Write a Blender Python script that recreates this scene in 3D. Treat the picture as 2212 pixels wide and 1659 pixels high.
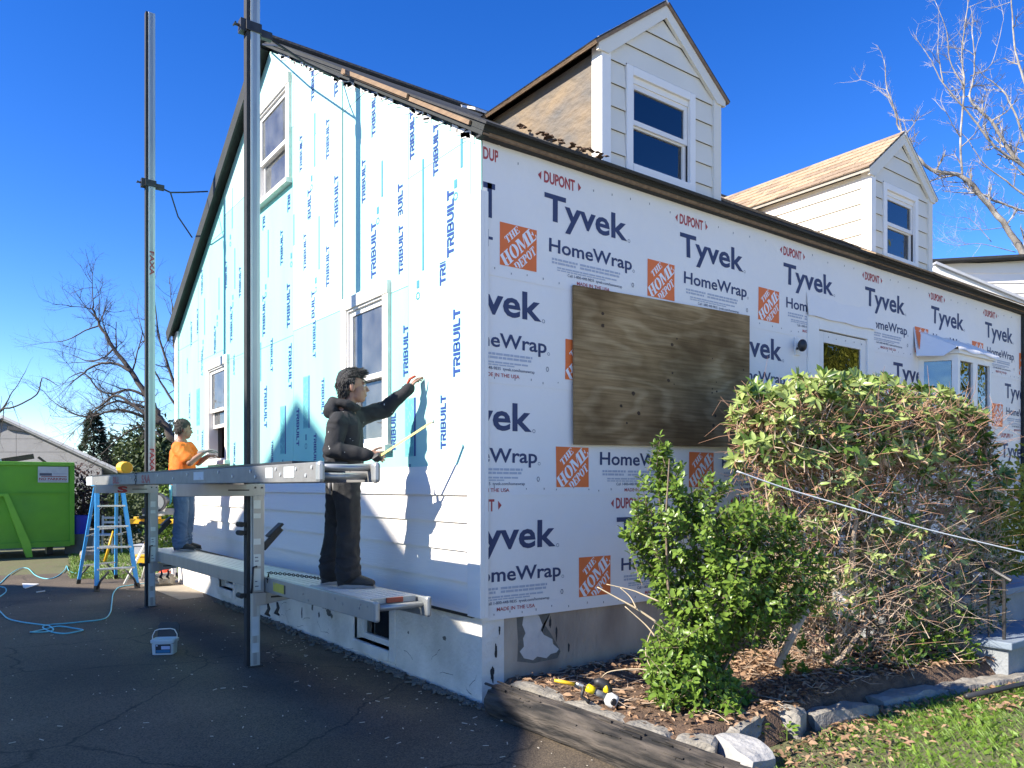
import bpy, bmesh, math, random
import numpy as np
from mathutils import Vector, Matrix, noise as mnoise

for o in list(bpy.data.objects): bpy.data.objects.remove(o)
scene = bpy.context.scene
COL = scene.collection
R = math.radians

# ------------------------------------------------------------------ camera, sky, sun, exposure
# World axes: X runs along the front wall, Y along the gable wall, house corner at the origin.
cd = bpy.data.cameras.new('camera'); cam = bpy.data.objects.new('camera', cd); COL.objects.link(cam)
CAM = Vector((-2.9913, -4.3802, 1.5)); YAW = R(36.6)
cam.location = CAM; cam.rotation_euler = (R(90), 0, -YAW)
cd.sensor_width = 36; cd.lens = 36 * 1665 / 2212; cd.shift_y = 222.5 / 2212
cd.clip_start = 0.05; cd.clip_end = 2000
scene.camera = cam

SUN_AZ = R(-10.0)      # direction the light travels, measured from +X
SUN_EL = R(36.5)
travel = Vector((math.cos(SUN_AZ) * math.cos(SUN_EL), math.sin(SUN_AZ) * math.cos(SUN_EL), -math.sin(SUN_EL)))
world = bpy.data.worlds.new('World'); scene.world = world; world.use_nodes = True
wn = world.node_tree.nodes; wl = world.node_tree.links
sky = wn.new('ShaderNodeTexSky'); sky.sky_type = 'NISHITA'; sky.sun_disc = False
sky.sun_elevation = SUN_EL
to_sun = -travel
sky.sun_rotation = math.atan2(to_sun.x, to_sun.y)
sky.air_density = 1.0; sky.dust_density = 0.0; sky.ozone_density = 3.0; sky.altitude = 900
hs = wn.new('ShaderNodeHueSaturation'); hs.inputs['Saturation'].default_value = 1.255; hs.inputs['Hue'].default_value = .515
gm = wn.new('ShaderNodeGamma'); gm.inputs[1].default_value = 1.18
wl.new(sky.outputs[0], gm.inputs[0]); wl.new(gm.outputs[0], hs.inputs['Color']); wl.new(hs.outputs[0], wn['Background'].inputs[0]); wn['Background'].inputs[1].default_value = .092
sl = bpy.data.lights.new('sun', 'SUN'); sl.energy = 5.0; sl.angle = R(0.55); sl.color = (1.0, 0.935, 0.83)
sun = bpy.data.objects.new('sun', sl); COL.objects.link(sun)
sun.rotation_euler = travel.to_track_quat('-Z', 'Y').to_euler(); sun.location = (-20, 3, 20)
vs = scene.view_settings
vs.view_transform = 'Standard'; vs.look = 'None'; vs.gamma = 1; vs.use_curve_mapping = False
vs.exposure = 1.2
scene.render.engine = 'CYCLES'
scene.cycles.max_bounces = 8; scene.cycles.transparent_max_bounces = 12

# ------------------------------------------------------------------ helpers
def px_ray(u, v):
    a = (u - 1106.) / 1665.
    c, s = math.cos(YAW), math.sin(YAW)
    return Vector((a * c + s, -a * s + c, (1052. - v) / 1665.))
def on(u, v, axis, val):
    r = px_ray(u, v); t = (val - CAM[axis]) / r[axis]
    return CAM + r * t
def onX(u, v, x=0.): return on(u, v, 0, x)
def onY(u, v, y=0.): return on(u, v, 1, y)
def onZ(u, v, z=0.): return on(u, v, 2, z)

MATS = {}
def mat(name, col, rough=.6, col2=None, nscale=6., detail=4., contrast=1., bump=0., bscale=60., metal=0., spec=.5,
        stretch=(1, 1, 1), coat=0., sss=0., trans=0.):
    """Principled material, two colours mixed by object-space noise, optional fine bump."""
    m = bpy.data.materials.new(name); m.use_nodes = True; MATS[name] = m
    nt = m.node_tree; N = nt.nodes; L = nt.links; b = N['Principled BSDF']
    b.inputs['Base Color'].default_value = (*col, 1); b.inputs['Roughness'].default_value = rough
    b.inputs['Metallic'].default_value = metal; b.inputs['Specular IOR Level'].default_value = spec
    b.inputs['Coat Weight'].default_value = coat
    if trans: b.inputs['Transmission Weight'].default_value = trans
    tc = None
    def coords():
        nonlocal tc
        if tc is None:
            t = N.new('ShaderNodeTexCoord'); mp = N.new('ShaderNodeMapping'); mp.inputs['Scale'].default_value = stretch
            L.new(t.outputs['Object'], mp.inputs[0]); tc = mp
        return tc.outputs[0]
    if col2 is not None:
        n = N.new('ShaderNodeTexNoise'); n.inputs['Scale'].default_value = nscale; n.inputs['Detail'].default_value = detail
        L.new(coords(), n.inputs['Vector'])
        r = N.new('ShaderNodeValToRGB'); h = .32 / contrast
        r.color_ramp.elements[0].position = max(0, .5 - h); r.color_ramp.elements[1].position = min(1, .5 + h)
        r.color_ramp.elements[0].color = (*col, 1); r.color_ramp.elements[1].color = (*col2, 1)
        L.new(n.outputs[0], r.inputs[0]); L.new(r.outputs[0], b.inputs['Base Color'])
    if bump:
        n2 = N.new('ShaderNodeTexNoise'); n2.inputs['Scale'].default_value = bscale; n2.inputs['Detail'].default_value = 5
        L.new(coords(), n2.inputs['Vector'])
        bp = N.new('ShaderNodeBump'); bp.inputs['Strength'].default_value = bump; bp.inputs['Distance'].default_value = .02
        L.new(n2.outputs[0], bp.inputs['Height']); L.new(bp.outputs[0], b.inputs['Normal'])
    return m

def tag(o, label=None, cat=None, group=None, kind=None):
    if label: o['label'] = label
    if cat: o['category'] = cat
    if group: o['group'] = group
    if kind: o['kind'] = kind
    return o
def thing(name, label, cat, loc=(0, 0, 0), group=None):
    o = bpy.data.objects.new(name, None); o.empty_display_size = .1; COL.objects.link(o); o.location = loc
    return tag(o, label, cat, group)
def root_loc(p):
    while p is not None and p.parent is not None: p = p.parent
    return Vector(p.location) if p is not None else Vector((0, 0, 0))

class MB:
    """Collects faces in world coordinates; build() links them as one mesh object under a parent."""
    def __init__(s): s.v = []; s.f = []
    def add(s, vs, fs):
        n = len(s.v); s.v += [tuple(p) for p in vs]; s.f += [tuple(n + i for i in q) for q in fs]; return s
    def quad(s, *p): return s.add(p, [tuple(range(len(p)))])
    def box(s, x0, x1, y0, y1, z0, z1):
        x0, x1 = min(x0, x1), max(x0, x1); y0, y1 = min(y0, y1), max(y0, y1); z0, z1 = min(z0, z1), max(z0, z1)
        return s.add([(x0,y0,z0),(x1,y0,z0),(x1,y1,z0),(x0,y1,z0),(x0,y0,z1),(x1,y0,z1),(x1,y1,z1),(x0,y1,z1)],
                     [(0,3,2,1),(4,5,6,7),(0,1,5,4),(1,2,6,5),(2,3,7,6),(3,0,4,7)])
    def obox(s, c, ax, ay, az):
        c = Vector(c); ax = Vector(ax); ay = Vector(ay); az = Vector(az)
        P = [c + i * ax + j * ay + k * az for k in (-1, 1) for j in (-1, 1) for i in (-1, 1)]
        return s.add(P, [(0,2,3,1),(4,5,7,6),(0,1,5,4),(1,3,7,5),(3,2,6,7),(2,0,4,6)])
    def bar(s, a, b, w, h, up=(0, 0, 1)):
        a = Vector(a); b = Vector(b); d = (b - a); L = d.length; d.normalize(); u = Vector(up)
        x = d.cross(u)
        if x.length < 1e-4: x = d.cross(Vector((1, 0, 0)))
        x.normalize(); u = x.cross(d)
        return s.obox((a + b) / 2, d * L / 2, x * w / 2, u * h / 2)
    def tube(s, pts, r, n=8, caps=True):
        pts = [Vector(p) for p in pts]; rs = r if isinstance(r, (list, tuple)) else [r] * len(pts)
        base = len(s.v); prev = None
        for i, p in enumerate(pts):
            t = (pts[min(i + 1, len(pts) - 1)] - pts[max(i - 1, 0)])
            if t.length < 1e-9: t = Vector((0, 0, 1))
            t.normalize()
            if prev is None:
                x = t.cross(Vector((0, 0, 1)))
                if x.length < .05: x = t.cross(Vector((0, 1, 0)))
            else: x = prev - t * prev.dot(t)
            x.normalize(); prev = x; y = t.cross(x)
            for k in range(n):
                a = 2 * math.pi * k / n; s.v.append(tuple(p + (x * math.cos(a) + y * math.sin(a)) * rs[i]))
        for i in range(len(pts) - 1):
            for k in range(n):
                a = base + i * n + k; b = base + i * n + (k + 1) % n
                s.f.append((a, b, b + n, a + n))
        if caps:
            s.f.append(tuple(base + k for k in reversed(range(n)))); e = base + (len(pts) - 1) * n
            s.f.append(tuple(e + k for k in range(n)))
        return s
    def cyl(s, a, b, r, n=14): return s.tube([a, b], r, n)
    def ellipsoid(s, c, r, nu=16, nv=10, M=None):
        c = Vector(c); vs = []; fs = []
        for j in range(nv + 1):
            th = math.pi * j / nv
            for i in range(nu):
                ph = 2 * math.pi * i / nu
                p = Vector((r[0] * math.sin(th) * math.cos(ph), r[1] * math.sin(th) * math.sin(ph), r[2] * math.cos(th)))
                if M is not None: p = M @ p
                vs.append(c + p)
        for j in range(nv):
            for i in range(nu):
                a = j * nu + i; b = j * nu + (i + 1) % nu; fs.append((a, a + nu, b + nu, b))
        return s.add(vs, fs)
    def prism(s, poly, fn, d0, d1):
        """poly: 2D outline (CCW); fn(a, b, d) -> world point."""
        n = len(poly)
        P = [fn(a, b, d0) for a, b in poly] + [fn(a, b, d1) for a, b in poly]
        F = [tuple(reversed(range(n))), tuple(range(n, 2 * n))] + [(i, (i + 1) % n, n + (i + 1) % n, n + i) for i in range(n)]
        return s.add(P, F)
    def build(s, name, m, parent=None, smooth=False, kind=None, bevel=0, fix=True, label=None):
        off = root_loc(parent)
        me = bpy.data.meshes.new(name)
        me.from_pydata([(p[0] - off.x, p[1] - off.y, p[2] - off.z) for p in s.v], [], s.f)
        if fix:
            bm = bmesh.new(); bm.from_mesh(me); bmesh.ops.recalc_face_normals(bm, faces=bm.faces); bm.to_mesh(me); bm.free()
        if smooth: me.polygons.foreach_set('use_smooth', [True] * len(me.polygons))
        me.materials.append(MATS[m] if isinstance(m, str) else m)
        o = bpy.data.objects.new(name, me); COL.objects.link(o)
        if parent is not None: o.parent = parent
        if kind: o['kind'] = kind
        if label: o['label'] = label
        if bevel:
            b = o.modifiers.new('bevel', 'BEVEL'); b.width = bevel; b.segments = 2; b.limit_method = 'ANGLE'; b.angle_limit = R(40)
        return o

def copy_tree(o, parent=None, loc=None):
    c = o.copy(); COL.objects.link(c); c.parent = parent
    if loc is not None: c.location = loc
    for ch in list(o.children): copy_tree(ch, c)
    return c

def clip_poly(poly, a, b, c):
    """keep the side a*x+b*y<=c of a convex polygon"""
    out = []
    for i in range(len(poly)):
        p, q = poly[i], poly[(i + 1) % len(poly)]
        dp, dq = a * p[0] + b * p[1] - c, a * q[0] + b * q[1] - c
        if dp <= 0: out.append(p)
        if (dp < 0 < dq) or (dq < 0 < dp):
            t = dp / (dp - dq); out.append((p[0] + t * (q[0] - p[0]), p[1] + t * (q[1] - p[1])))
    return out
def rect_minus(rect, holes):
    """split a rectangle (a0,a1,b0,b1) around rectangular holes"""
    rs = [rect]
    for h in holes:
        nxt = []
        for r in rs:
            a0, a1, b0, b1 = r
            if h[0] >= a1 or h[1] <= a0 or h[2] >= b1 or h[3] <= b0: nxt.append(r); continue
            if h[2] > b0: nxt.append((a0, a1, b0, h[2]))
            if h[3] < b1: nxt.append((a0, a1, h[3], b1))
            c0, c1 = max(b0, h[2]), min(b1, h[3])
            if h[0] > a0: nxt.append((a0, h[0], c0, c1))
            if h[1] < a1: nxt.append((h[1], a1, c0, c1))
        rs = nxt
    return rs

# ------------------------------------------------------------------ lettering
_TXT = {}
def text2d(body, bold=0.):
    """outline of built-in-font text as 2D triangles, scaled so capitals are 1 high"""
    key = (body, bold)
    if key in _TXT: return _TXT[key]
    def raw(t):
        c = bpy.data.curves.new('t', 'FONT'); c.body = t; c.size = 1; c.resolution_u = 3; c.offset = bold; c.fill_mode = 'FRONT'
        o = bpy.data.objects.new('t', c); COL.objects.link(o)
        dg = bpy.context.evaluated_depsgraph_get(); me = bpy.data.meshes.new_from_object(o.evaluated_get(dg))
        vs = [(v.co.x, v.co.y) for v in me.vertices]; fs = [tuple(p.vertices) for p in me.polygons]
        bpy.data.objects.remove(o); bpy.data.curves.remove(c); bpy.data.meshes.remove(me)
        return vs, fs
    cv, _ = raw('H'); y0 = min(p[1] for p in cv); cap = max(p[1] for p in cv) - y0
    vs, fs = raw(body); x0 = min(p[0] for p in vs)
    vs = [((x - x0) / cap, (y - y0) / cap) for x, y in vs]
    _TXT[key] = (vs, fs); return _TXT[key]
def rects2d(L):
    vs = []; fs = []
    for q in L:
        n = len(vs); vs += q; fs.append(tuple(range(n, n + len(q))))
    return vs, fs
def merge2d(parts):
    vs = []; fs = []
    for (v, f) in parts:
        n = len(vs); vs += v; fs += [tuple(n + i for i in q) for q in f]
    return vs, fs
def xform2d(g, sx, sy, dx=0, dy=0, rot=0):
    c, s = math.cos(rot), math.sin(rot)
    return [((x * sx) * c - (y * sy) * s + dx, (x * sx) * s + (y * sy) * c + dy) for x, y in g[0]], g[1]
def width2d(g): return max(p[0] for p in g[0]) - min(p[0] for p in g[0])
def clip2d(g, a, b, c):
    """keep a*x+b*y<=c"""
    vs = []; fs = []
    for q in g[1]:
        p = clip_poly([g[0][i] for i in q], a, b, c)
        if len(p) > 2: n = len(vs); vs += p; fs.append(tuple(range(n, n + len(p))))
    return vs, fs
def rc(x0, y0, x1, y1): return [(x0, y0), (x1, y0), (x1, y1), (x0, y1)]
def arc_band(cx, cy, rx0, ry0, rx1, ry1, a0, a1, n=8):
    out = []
    for i in range(n):
        t0 = a0 + (a1 - a0) * i / n; t1 = a0 + (a1 - a0) * (i + 1) / n
        out.append([(cx + rx0 * math.cos(t0), cy + ry0 * math.sin(t0)), (cx + rx1 * math.cos(t0), cy + ry1 * math.sin(t0)),
                    (cx + rx1 * math.cos(t1), cy + ry1 * math.sin(t1)), (cx + rx0 * math.cos(t1), cy + ry0 * math.sin(t1))])
    return out
HP = math.pi / 2
# heavy extended capitals for the insulation boards
BLOCK = {
 'T': (.74, [[(-.06, 1), (-.02, .74), (.74, .74), (.78, 1)], rc(.26, 0, .5, .74)]),
 'R': (.76, [rc(0, 0, .22, .62), rc(0, .76, .5, 1), rc(.22, .38, .5, .58)] + arc_band(.48, .69, .06, .11, .28, .31, -HP, HP, 6) + [[(.34, .4), (.56, 0), (.82, 0), (.58, .4)]]),
 'I': (.26, [rc(0, 0, .24, 1)]),
 'B': (.76, [rc(0, 0, .2, 1), rc(.2, 0, .5, .2), rc(.2, .41, .5, .6), rc(.2, .8, .5, 1)] + arc_band(.5, .3, .05, .1, .26, .3, -HP, HP, 6) + arc_band(.5, .71, .05, .1, .24, .29, -HP, HP, 6)),
 'U': (.76, [rc(0, .3, .22, 1), rc(.54, .3, .76, 1)] + arc_band(.38, .31, .16, .1, .38, .31, math.pi, 2 * math.pi, 8)),
 'L': (.6, [rc(0, .24, .22, 1), rc(0, 0, .6, .24)]),
}
def block_word(w):
    x = 0; parts = []
    for ch in w:
        wd, polys = BLOCK[ch]; parts.append(rects2d([[(px + x, py) for px, py in q] for q in polys])); x += wd + .07
    g = merge2d(parts); return g
# stencil slab capitals
def ring(w): return arc_band(w / 2, .5, w * .2, .42, w * .5, .52, HP + .12, 3 * HP - .12, 8) + arc_band(w / 2, .5, w * .2, .42, w * .5, .52, -HP + .12, HP - .12, 8)
SLAB = {
 'H': (.72, [rc(.08, .0, .28, 1), rc(.46, .0, .66, 1), rc(0, 0, .34, .07), rc(0, .93, .34, 1), rc(.4, 0, .74, .07), rc(.4, .93, .74, 1), rc(.31, .46, .43, .55)]),
 'O': (.66, ring(.66)),
 'M': (.94, [rc(.06, 0, .18, 1), rc(.68, 0, .9, 1), rc(0, 0, .25, .07), rc(.62, 0, .96, .07), rc(0, .93, .2, 1), rc(.76, .93, .96, 1), [(.1, 1), (.3, 1), (.5, .2), (.42, 0)], [(.46, .06), (.52, .2), (.72, 1), (.64, .9)]]),
 'E': (.6, [rc(.06, 0, .27, 1), rc(0, 0, .5, .09), rc(0, .91, .5, 1), rc(.31, .46, .42, .55), [(.5, 0), (.6, 0), (.6, .3), (.54, .3)], [(.54, .7), (.6, .7), (.6, 1), (.5, 1)], rc(.4, .36, .46, .66)]),
 'T': (.62, [rc(.21, 0, .41, .89), rc(.14, 0, .48, .07), rc(.0, .91, .62, 1), [(0, .7), (.06, .7), (.1, 1), (0, 1)], [(.56, .7), (.62, .7), (.62, 1), (.52, 1)]]),
 'D': (.68, [rc(.06, 0, .26, 1), rc(0, 0, .34, .07), rc(0, .93, .34, 1)] + arc_band(.34, .5, .1, .42, .34, .5, -HP + .05, HP - .05, 8)),
 'P': (.58, [rc(.06, 0, .26, 1), rc(0, 0, .33, .07), rc(0, .93, .33, 1)] + arc_band(.33, .72, .07, .2, .27, .28, -HP, HP, 6)),
}
def slab_word(w, gap=.03):
    x = 0; parts = []
    for ch in w:
        wd, polys = SLAB[ch]; parts.append(rects2d([[(px + x, py) for px, py in q] for q in polys])); x += wd + gap
    return merge2d(parts)
def put2d(g, fn, name, m, parent, kind=None):
    """flat print: map 2D triangles with fn(x, y) -> world"""
    b = MB(); b.add([fn(x, y) for x, y in g[0]], g[1])
    return b.build(name, m, parent, fix=False, kind=kind)
# ------------------------------------------------------------------ materials
mat('asphalt', (.066, .050, .033), .9, (.110, .084, .057), 1.6, 10, .9, .6, 160)
mat('lawn_soil', (.14, .11, .065), .95, (.11, .13, .045), 5, 8, 1.2, .8, 60)
mat('mulch', (.070, .042, .026), .95, (.17, .105, .065), 16, 8, 1.3, .9, 70)
mat('concrete', (.55, .52, .46), .9, (.45, .42, .37), 4, 7, 1, .4, 90)
mat('stone', (.155, .14, .115), .92, (.33, .305, .26), 7, 8, 1.3, .9, 30)
mat('pale_stone', (.40, .39, .37), .9, (.26, .255, .245), 6, 8, 1.3, .7, 25)
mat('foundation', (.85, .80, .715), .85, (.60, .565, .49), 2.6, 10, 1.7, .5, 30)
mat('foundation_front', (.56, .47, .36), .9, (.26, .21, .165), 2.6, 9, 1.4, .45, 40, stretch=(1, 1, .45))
mat('peeled_concrete', (.115, .110, .095), .95, (.19, .18, .15), 14, 8, 1, .5, 60)
mat('paint_flake', (.66, .62, .56), .85, (.50, .49, .47), 9, 6, 1.2, .3, 40)
mat('siding', (.89, .825, .74), .55, (.82, .765, .69), 2.2, 6, .8, .12, 30, stretch=(1, .25, 3))
mat('trim_white', (.83, .80, .745), .5, (.77, .74, .68), 5, 5, .8, .05, 30)
mat('old_trim', (.76, .745, .70), .65, (.60, .565, .49), 7, 8, 1.6, .3, 35)
mat('cream', (.74, .70, .60), .6, (.67, .63, .535), 3, 6, .9, .08, 25)
mat('seam_dark', (.06, .10, .12), .9)
mat('sash_white', (.80, .77, .715), .45, (.72, .69, .64), 6, 4, 1)
mat('wrap', (.84, .805, .755), .6, (.775, .745, .70), 1.4, 7, .9, .5, 6.0, spec=.35)
mat('foam_pale', (.37, .67, .60), .6, (.47, .73, .665), 1.3, 5, .8, .05, 90, stretch=(1, 2.2, .35), spec=.3)  # paler copy of the foam colour for boards the sun overexposes to white
mat('foam', (.235, .61, .53), .6, (.33, .67, .59), 1.3, 5, .8, .05, 90, stretch=(1, 2.2, .35), spec=.3)
mat('foam_band', (.13, .48, .45), .6, (.20, .56, .53), 5, 5, .8, stretch=(1, 4, .3), spec=.3)
mat('ink_navy', (.024, .036, .10), .65, (.042, .058, .135), 9, 6, 1)
mat('ink_blue', (.007, .035, .19), .6, (.014, .055, .24), 12, 6, 1)
mat('ink_teal', (.035, .19, .27), .6, (.07, .27, .32), 12, 6, 1)
mat('ink_red', (.36, .03, .045), .65, (.46, .09, .08), 14, 6, 1)
mat('ink_grey', (.42, .45, .52), .65)
mat('ink_dark', (.10, .11, .15), .65)
mat('ink_orange', (.80, .175, .035), .6, (.74, .155, .03), 6, 5, 1)
mat('ink_white', (.82, .82, .82), .6)
mat('staple', (.12, .12, .13), .4, metal=.7)
mat('shingle_old', (.055, .050, .047), .95, (.11, .10, .095), 20, 7, 1, .7, 130)
mat('shingle_tan', (.50, .375, .24), .95, (.33, .235, .15), 22, 7, 1.4, .7, 130)
mat('shingle_dark', (.38, .275, .18), .95, (.24, .175, .12), 22, 7, 1.4, .7, 130)
mat('felt', (.022, .022, .023), .85, (.04, .04, .04), 8, 6, 1, .5, 30)
mat('rake_dark', (.014, .016, .015), .8, (.032, .035, .032), 5, 6, 1, .3, 30)
mat('raw_wood', (.30, .20, .115), .85, (.16, .10, .06), 4, 8, 1.2, .3, 30, stretch=(6, .5, 6))
mat('room_dark', (.10, .095, .09), .9)
mat('curtain', (.55, .55, .53), .9, (.40, .40, .39), 8, 4, 1)
mat('wire_black', (.015, .015, .016), .6)
mat('metal_dark', (.03, .03, .032), .5, (.06, .06, .06), 15, 5, 1, metal=.4)

def glass_mat(name, tint=(.55, .6, .62), refl=1.5, rough=.01, wavy=.02, pale_refl=0.):
    m = bpy.data.materials.new(name); m.use_nodes = True; MATS[name] = m
    nt = m.node_tree; N = nt.nodes; L = nt.links; N.remove(N['Principled BSDF'])
    tr = N.new('ShaderNodeBsdfTransparent'); tr.inputs[0].default_value = (*tint, 1)
    gl = N.new('ShaderNodeBsdfGlossy'); gl.inputs['Roughness'].default_value = rough
    fr = N.new('ShaderNodeFresnel'); fr.inputs[0].default_value = refl
    mx = N.new('ShaderNodeMixShader'); out = N['Material Output']
    n = N.new('ShaderNodeTexNoise'); n.inputs['Scale'].default_value = 2.5; n.inputs['Detail'].default_value = 2
    tc = N.new('ShaderNodeTexCoord'); L.new(tc.outputs['Object'], n.inputs['Vector'])
    bp = N.new('ShaderNodeBump'); bp.inputs['Strength'].default_value = wavy; bp.inputs['Distance'].default_value = .1
    L.new(n.outputs[0], bp.inputs['Height']); L.new(bp.outputs[0], gl.inputs['Normal'])
    L.new(fr.outputs[0], mx.inputs[0]); L.new(tr.outputs[0], mx.inputs[1]); L.new(gl.outputs[0], mx.inputs[2])
    L.new(mx.outputs[0], out.inputs[0])
    if pale_refl:
        df_ = N.new('ShaderNodeBsdfDiffuse'); df_.inputs[0].default_value = (.50, .52, .52, 1); m2 = N.new('ShaderNodeMixShader')  # grey diffuse mixed in to imitate a pale reflection on the glass
        n5 = N.new('ShaderNodeTexNoise'); n5.inputs['Scale'].default_value = 5; n5.inputs['Detail'].default_value = 6; L.new(tc.outputs['Object'], n5.inputs['Vector'])
        mm = N.new('ShaderNodeMath'); mm.operation = 'MULTIPLY'; mm.inputs[1].default_value = pale_refl * 2; L.new(n5.outputs[0], mm.inputs[0])
        L.new(mm.outputs[0], m2.inputs[0]); L.new(mx.outputs[0], m2.inputs[1]); L.new(df_.outputs[0], m2.inputs[2]); L.new(m2.outputs[0], out.inputs[0])
    return m
glass_mat('glass', refl=2.1)
glass_mat('glass_pale_refl', refl=2.0, pale_refl=.16)  # gable panes, pale reflection put into the shader
glass_mat('glass_door', refl=2.4, wavy=.05)

# plywood: contour-like grain, knots and weathering
def plywood_mat():
    m = bpy.data.materials.new('plywood'); m.use_nodes = True; MATS['plywood'] = m
    nt = m.node_tree; N = nt.nodes; L = nt.links; b = N['Principled BSDF']; b.inputs['Roughness'].default_value = .9; b.inputs['Specular IOR Level'].default_value = .2
    tc = N.new('ShaderNodeTexCoord')
    def noise_(scale, stretch, detail):
        mp = N.new('ShaderNodeMapping'); mp.inputs['Scale'].default_value = stretch; L.new(tc.outputs['Object'], mp.inputs[0])
        n = N.new('ShaderNodeTexNoise'); n.inputs['Scale'].default_value = scale; n.inputs['Detail'].default_value = detail; L.new(mp.outputs[0], n.inputs['Vector']); return n.outputs[0]
    def ramp(src, p0, c0, p1, c1):
        r = N.new('ShaderNodeValToRGB'); e = r.color_ramp.elements; e[0].position = p0; e[0].color = (*c0, 1); e[1].position = p1; e[1].color = (*c1, 1); L.new(src, r.inputs[0]); return r.outputs[0]
    def mul(a, c):
        x = N.new('ShaderNodeMix'); x.data_type = 'RGBA'; x.blend_type = 'MULTIPLY'; x.inputs[0].default_value = 1; L.new(a, x.inputs[6]); L.new(c, x.inputs[7]); return x.outputs[2]
    # cathedral grain: level lines of a smooth stretched noise
    k = N.new('ShaderNodeMath'); k.operation = 'MULTIPLY'; k.inputs[1].default_value = 55.; L.new(noise_(1.1, (.55, 1, 1.9), 2.), k.inputs[0])
    sn = N.new('ShaderNodeMath'); sn.operation = 'SINE'; L.new(k.outputs[0], sn.inputs[0])
    g = ramp(sn.outputs[0], .0, (.32, .215, .105), 1., (.42, .300, .160))
    blot = ramp(noise_(1.7, (1, 1, 1.4), 7.), .36, (.50, .46, .41), .62, (1.05, 1.03, 1.0))
    streak = ramp(noise_(2., (1.2, 1, 26), 5.), .36, (.72, .70, .66), .62, (1.08, 1.08, 1.08))
    L.new(mul(mul(g, blot), streak), b.inputs['Base Color'])
plywood_mat()

def asphalt_mat():
    m = MATS['asphalt']; nt = m.node_tree; N = nt.nodes; L = nt.links; b = N['Principled BSDF']
    tc = N.new('ShaderNodeTexCoord'); src = b.inputs['Base Color'].links[0].from_socket
    v = N.new('ShaderNodeTexVoronoi'); v.inputs['Scale'].default_value = 130; L.new(tc.outputs['Object'], v.inputs['Vector'])
    r = N.new('ShaderNodeValToRGB'); r.color_ramp.elements[0].color = (.45, .45, .45, 1); r.color_ramp.elements[1].color = (1.9, 1.9, 1.85, 1); L.new(v.outputs['Color'], r.inputs[0])
    n = N.new('ShaderNodeTexNoise'); n.inputs['Scale'].default_value = .55; n.inputs['Detail'].default_value = 6; L.new(tc.outputs['Object'], n.inputs['Vector'])
    r2 = N.new('ShaderNodeValToRGB'); r2.color_ramp.elements[0].position = .38; r2.color_ramp.elements[1].position = .64; r2.color_ramp.elements[0].color = (.62, .62, .63, 1); r2.color_ramp.elements[1].color = (1.15, 1.13, 1.1, 1); L.new(n.outputs[0], r2.inputs[0])
    # hairline cracks
    vc = N.new('ShaderNodeTexVoronoi'); vc.feature = 'DISTANCE_TO_EDGE'; vc.inputs['Scale'].default_value = .75
    nd = N.new('ShaderNodeTexNoise'); nd.inputs['Scale'].default_value = 3; nd.inputs['Detail'].default_value = 5; L.new(tc.outputs['Object'], nd.inputs['Vector'])
    ma = N.new('ShaderNodeMix'); ma.data_type = 'VECTOR'; ma.inputs[0].default_value = .22; L.new(tc.outputs['Object'], ma.inputs[4]); L.new(nd.outputs['Color'], ma.inputs[5]); L.new(ma.outputs[1], vc.inputs['Vector'])
    r3 = N.new('ShaderNodeValToRGB'); r3.color_ramp.elements[0].position = .0; r3.color_ramp.elements[1].position = .008; r3.color_ramp.elements[0].color = (.35, .35, .35, 1); r3.color_ramp.elements[1].color = (1, 1, 1, 1); L.new(vc.outputs['Distance'], r3.inputs[0])
    cur = src
    for o in (r.outputs[0], r2.outputs[0], r3.outputs[0]):
        x = N.new('ShaderNodeMix'); x.data_type = 'RGBA'; x.blend_type = 'MULTIPLY'; x.inputs[0].default_value = 1; L.new(cur, x.inputs[6]); L.new(o, x.inputs[7]); cur = x.outputs[2]
    L.new(cur, b.inputs['Base Color'])
    bp = N.new('ShaderNodeBump'); bp.inputs['Strength'].default_value = .5; bp.inputs['Distance'].default_value = .004; L.new(v.outputs['Distance'], bp.inputs['Height']); L.new(bp.outputs[0], b.inputs['Normal'])
asphalt_mat()
# ------------------------------------------------------------------ the ground
def sheet(name, poly, z, m, n=0, label=None):
    b = MB(); b.quad(*[(x, y, z) for x, y in poly]); o = b.build(name, m); o['kind'] = 'structure'; return o
sheet('ground', [(-300, -300), (300, -300), (300, 300), (-300, 300)], -.012, 'lawn_soil')
sheet('street', [(-300, -22), (300, -22), (300, -9.6), (-300, -9.6)], -.004, 'concrete')  # unseen pale street, added to bounce sunlight onto the front wall
sheet('bounce_sidewalk', [(-300, -8.8), (300, -8.8), (300, -4.9), (-300, -4.9)], .004, 'concrete')  # unseen too, added close to the house for warm bounce light
drv = [(-6.6, -12), (.05, -12), (.02, -1.6), (-.02, -.5), (.06, 0), (.06, 8.7), (-.1, 10.7), (-2.2, 11.3), (-6.6, 11.6)]
sheet('driveway', drv, 0., 'asphalt')
sheet('path', [(-11.5, -5), (-6.8, -5), (-6.8, 14), (-11.5, 14)], -.004, 'concrete')

# ------------------------------------------------------------------ the house
HOUSE = thing('house', 'white house being re-clad, insulation boards on its gable and house wrap on its front', 'house')
EAVE, RIDGE, W, LEN = 3.94, 6.47, 8.46, 9.06
MID = W / 2; SL = (RIDGE - EAVE) / MID
def gx(a, b, d): return (-d, a, b)          # gable wall: a = Y, b = Z, d outwards
def fy(a, b, d): return (a, -d, b)          # front wall
def gable_cell(a0, a1, b0, b1, inset=0.):
    p = [(a0, b0), (a1, b0), (a1, b1), (a0, b1)]
    p = clip_poly(p, -SL, 1, EAVE - inset)                # b <= EAVE + SL*a
    p = clip_poly(p, SL, 1, EAVE + SL * W - inset)        # b <= EAVE + SL*(W-a)
    return p
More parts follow.
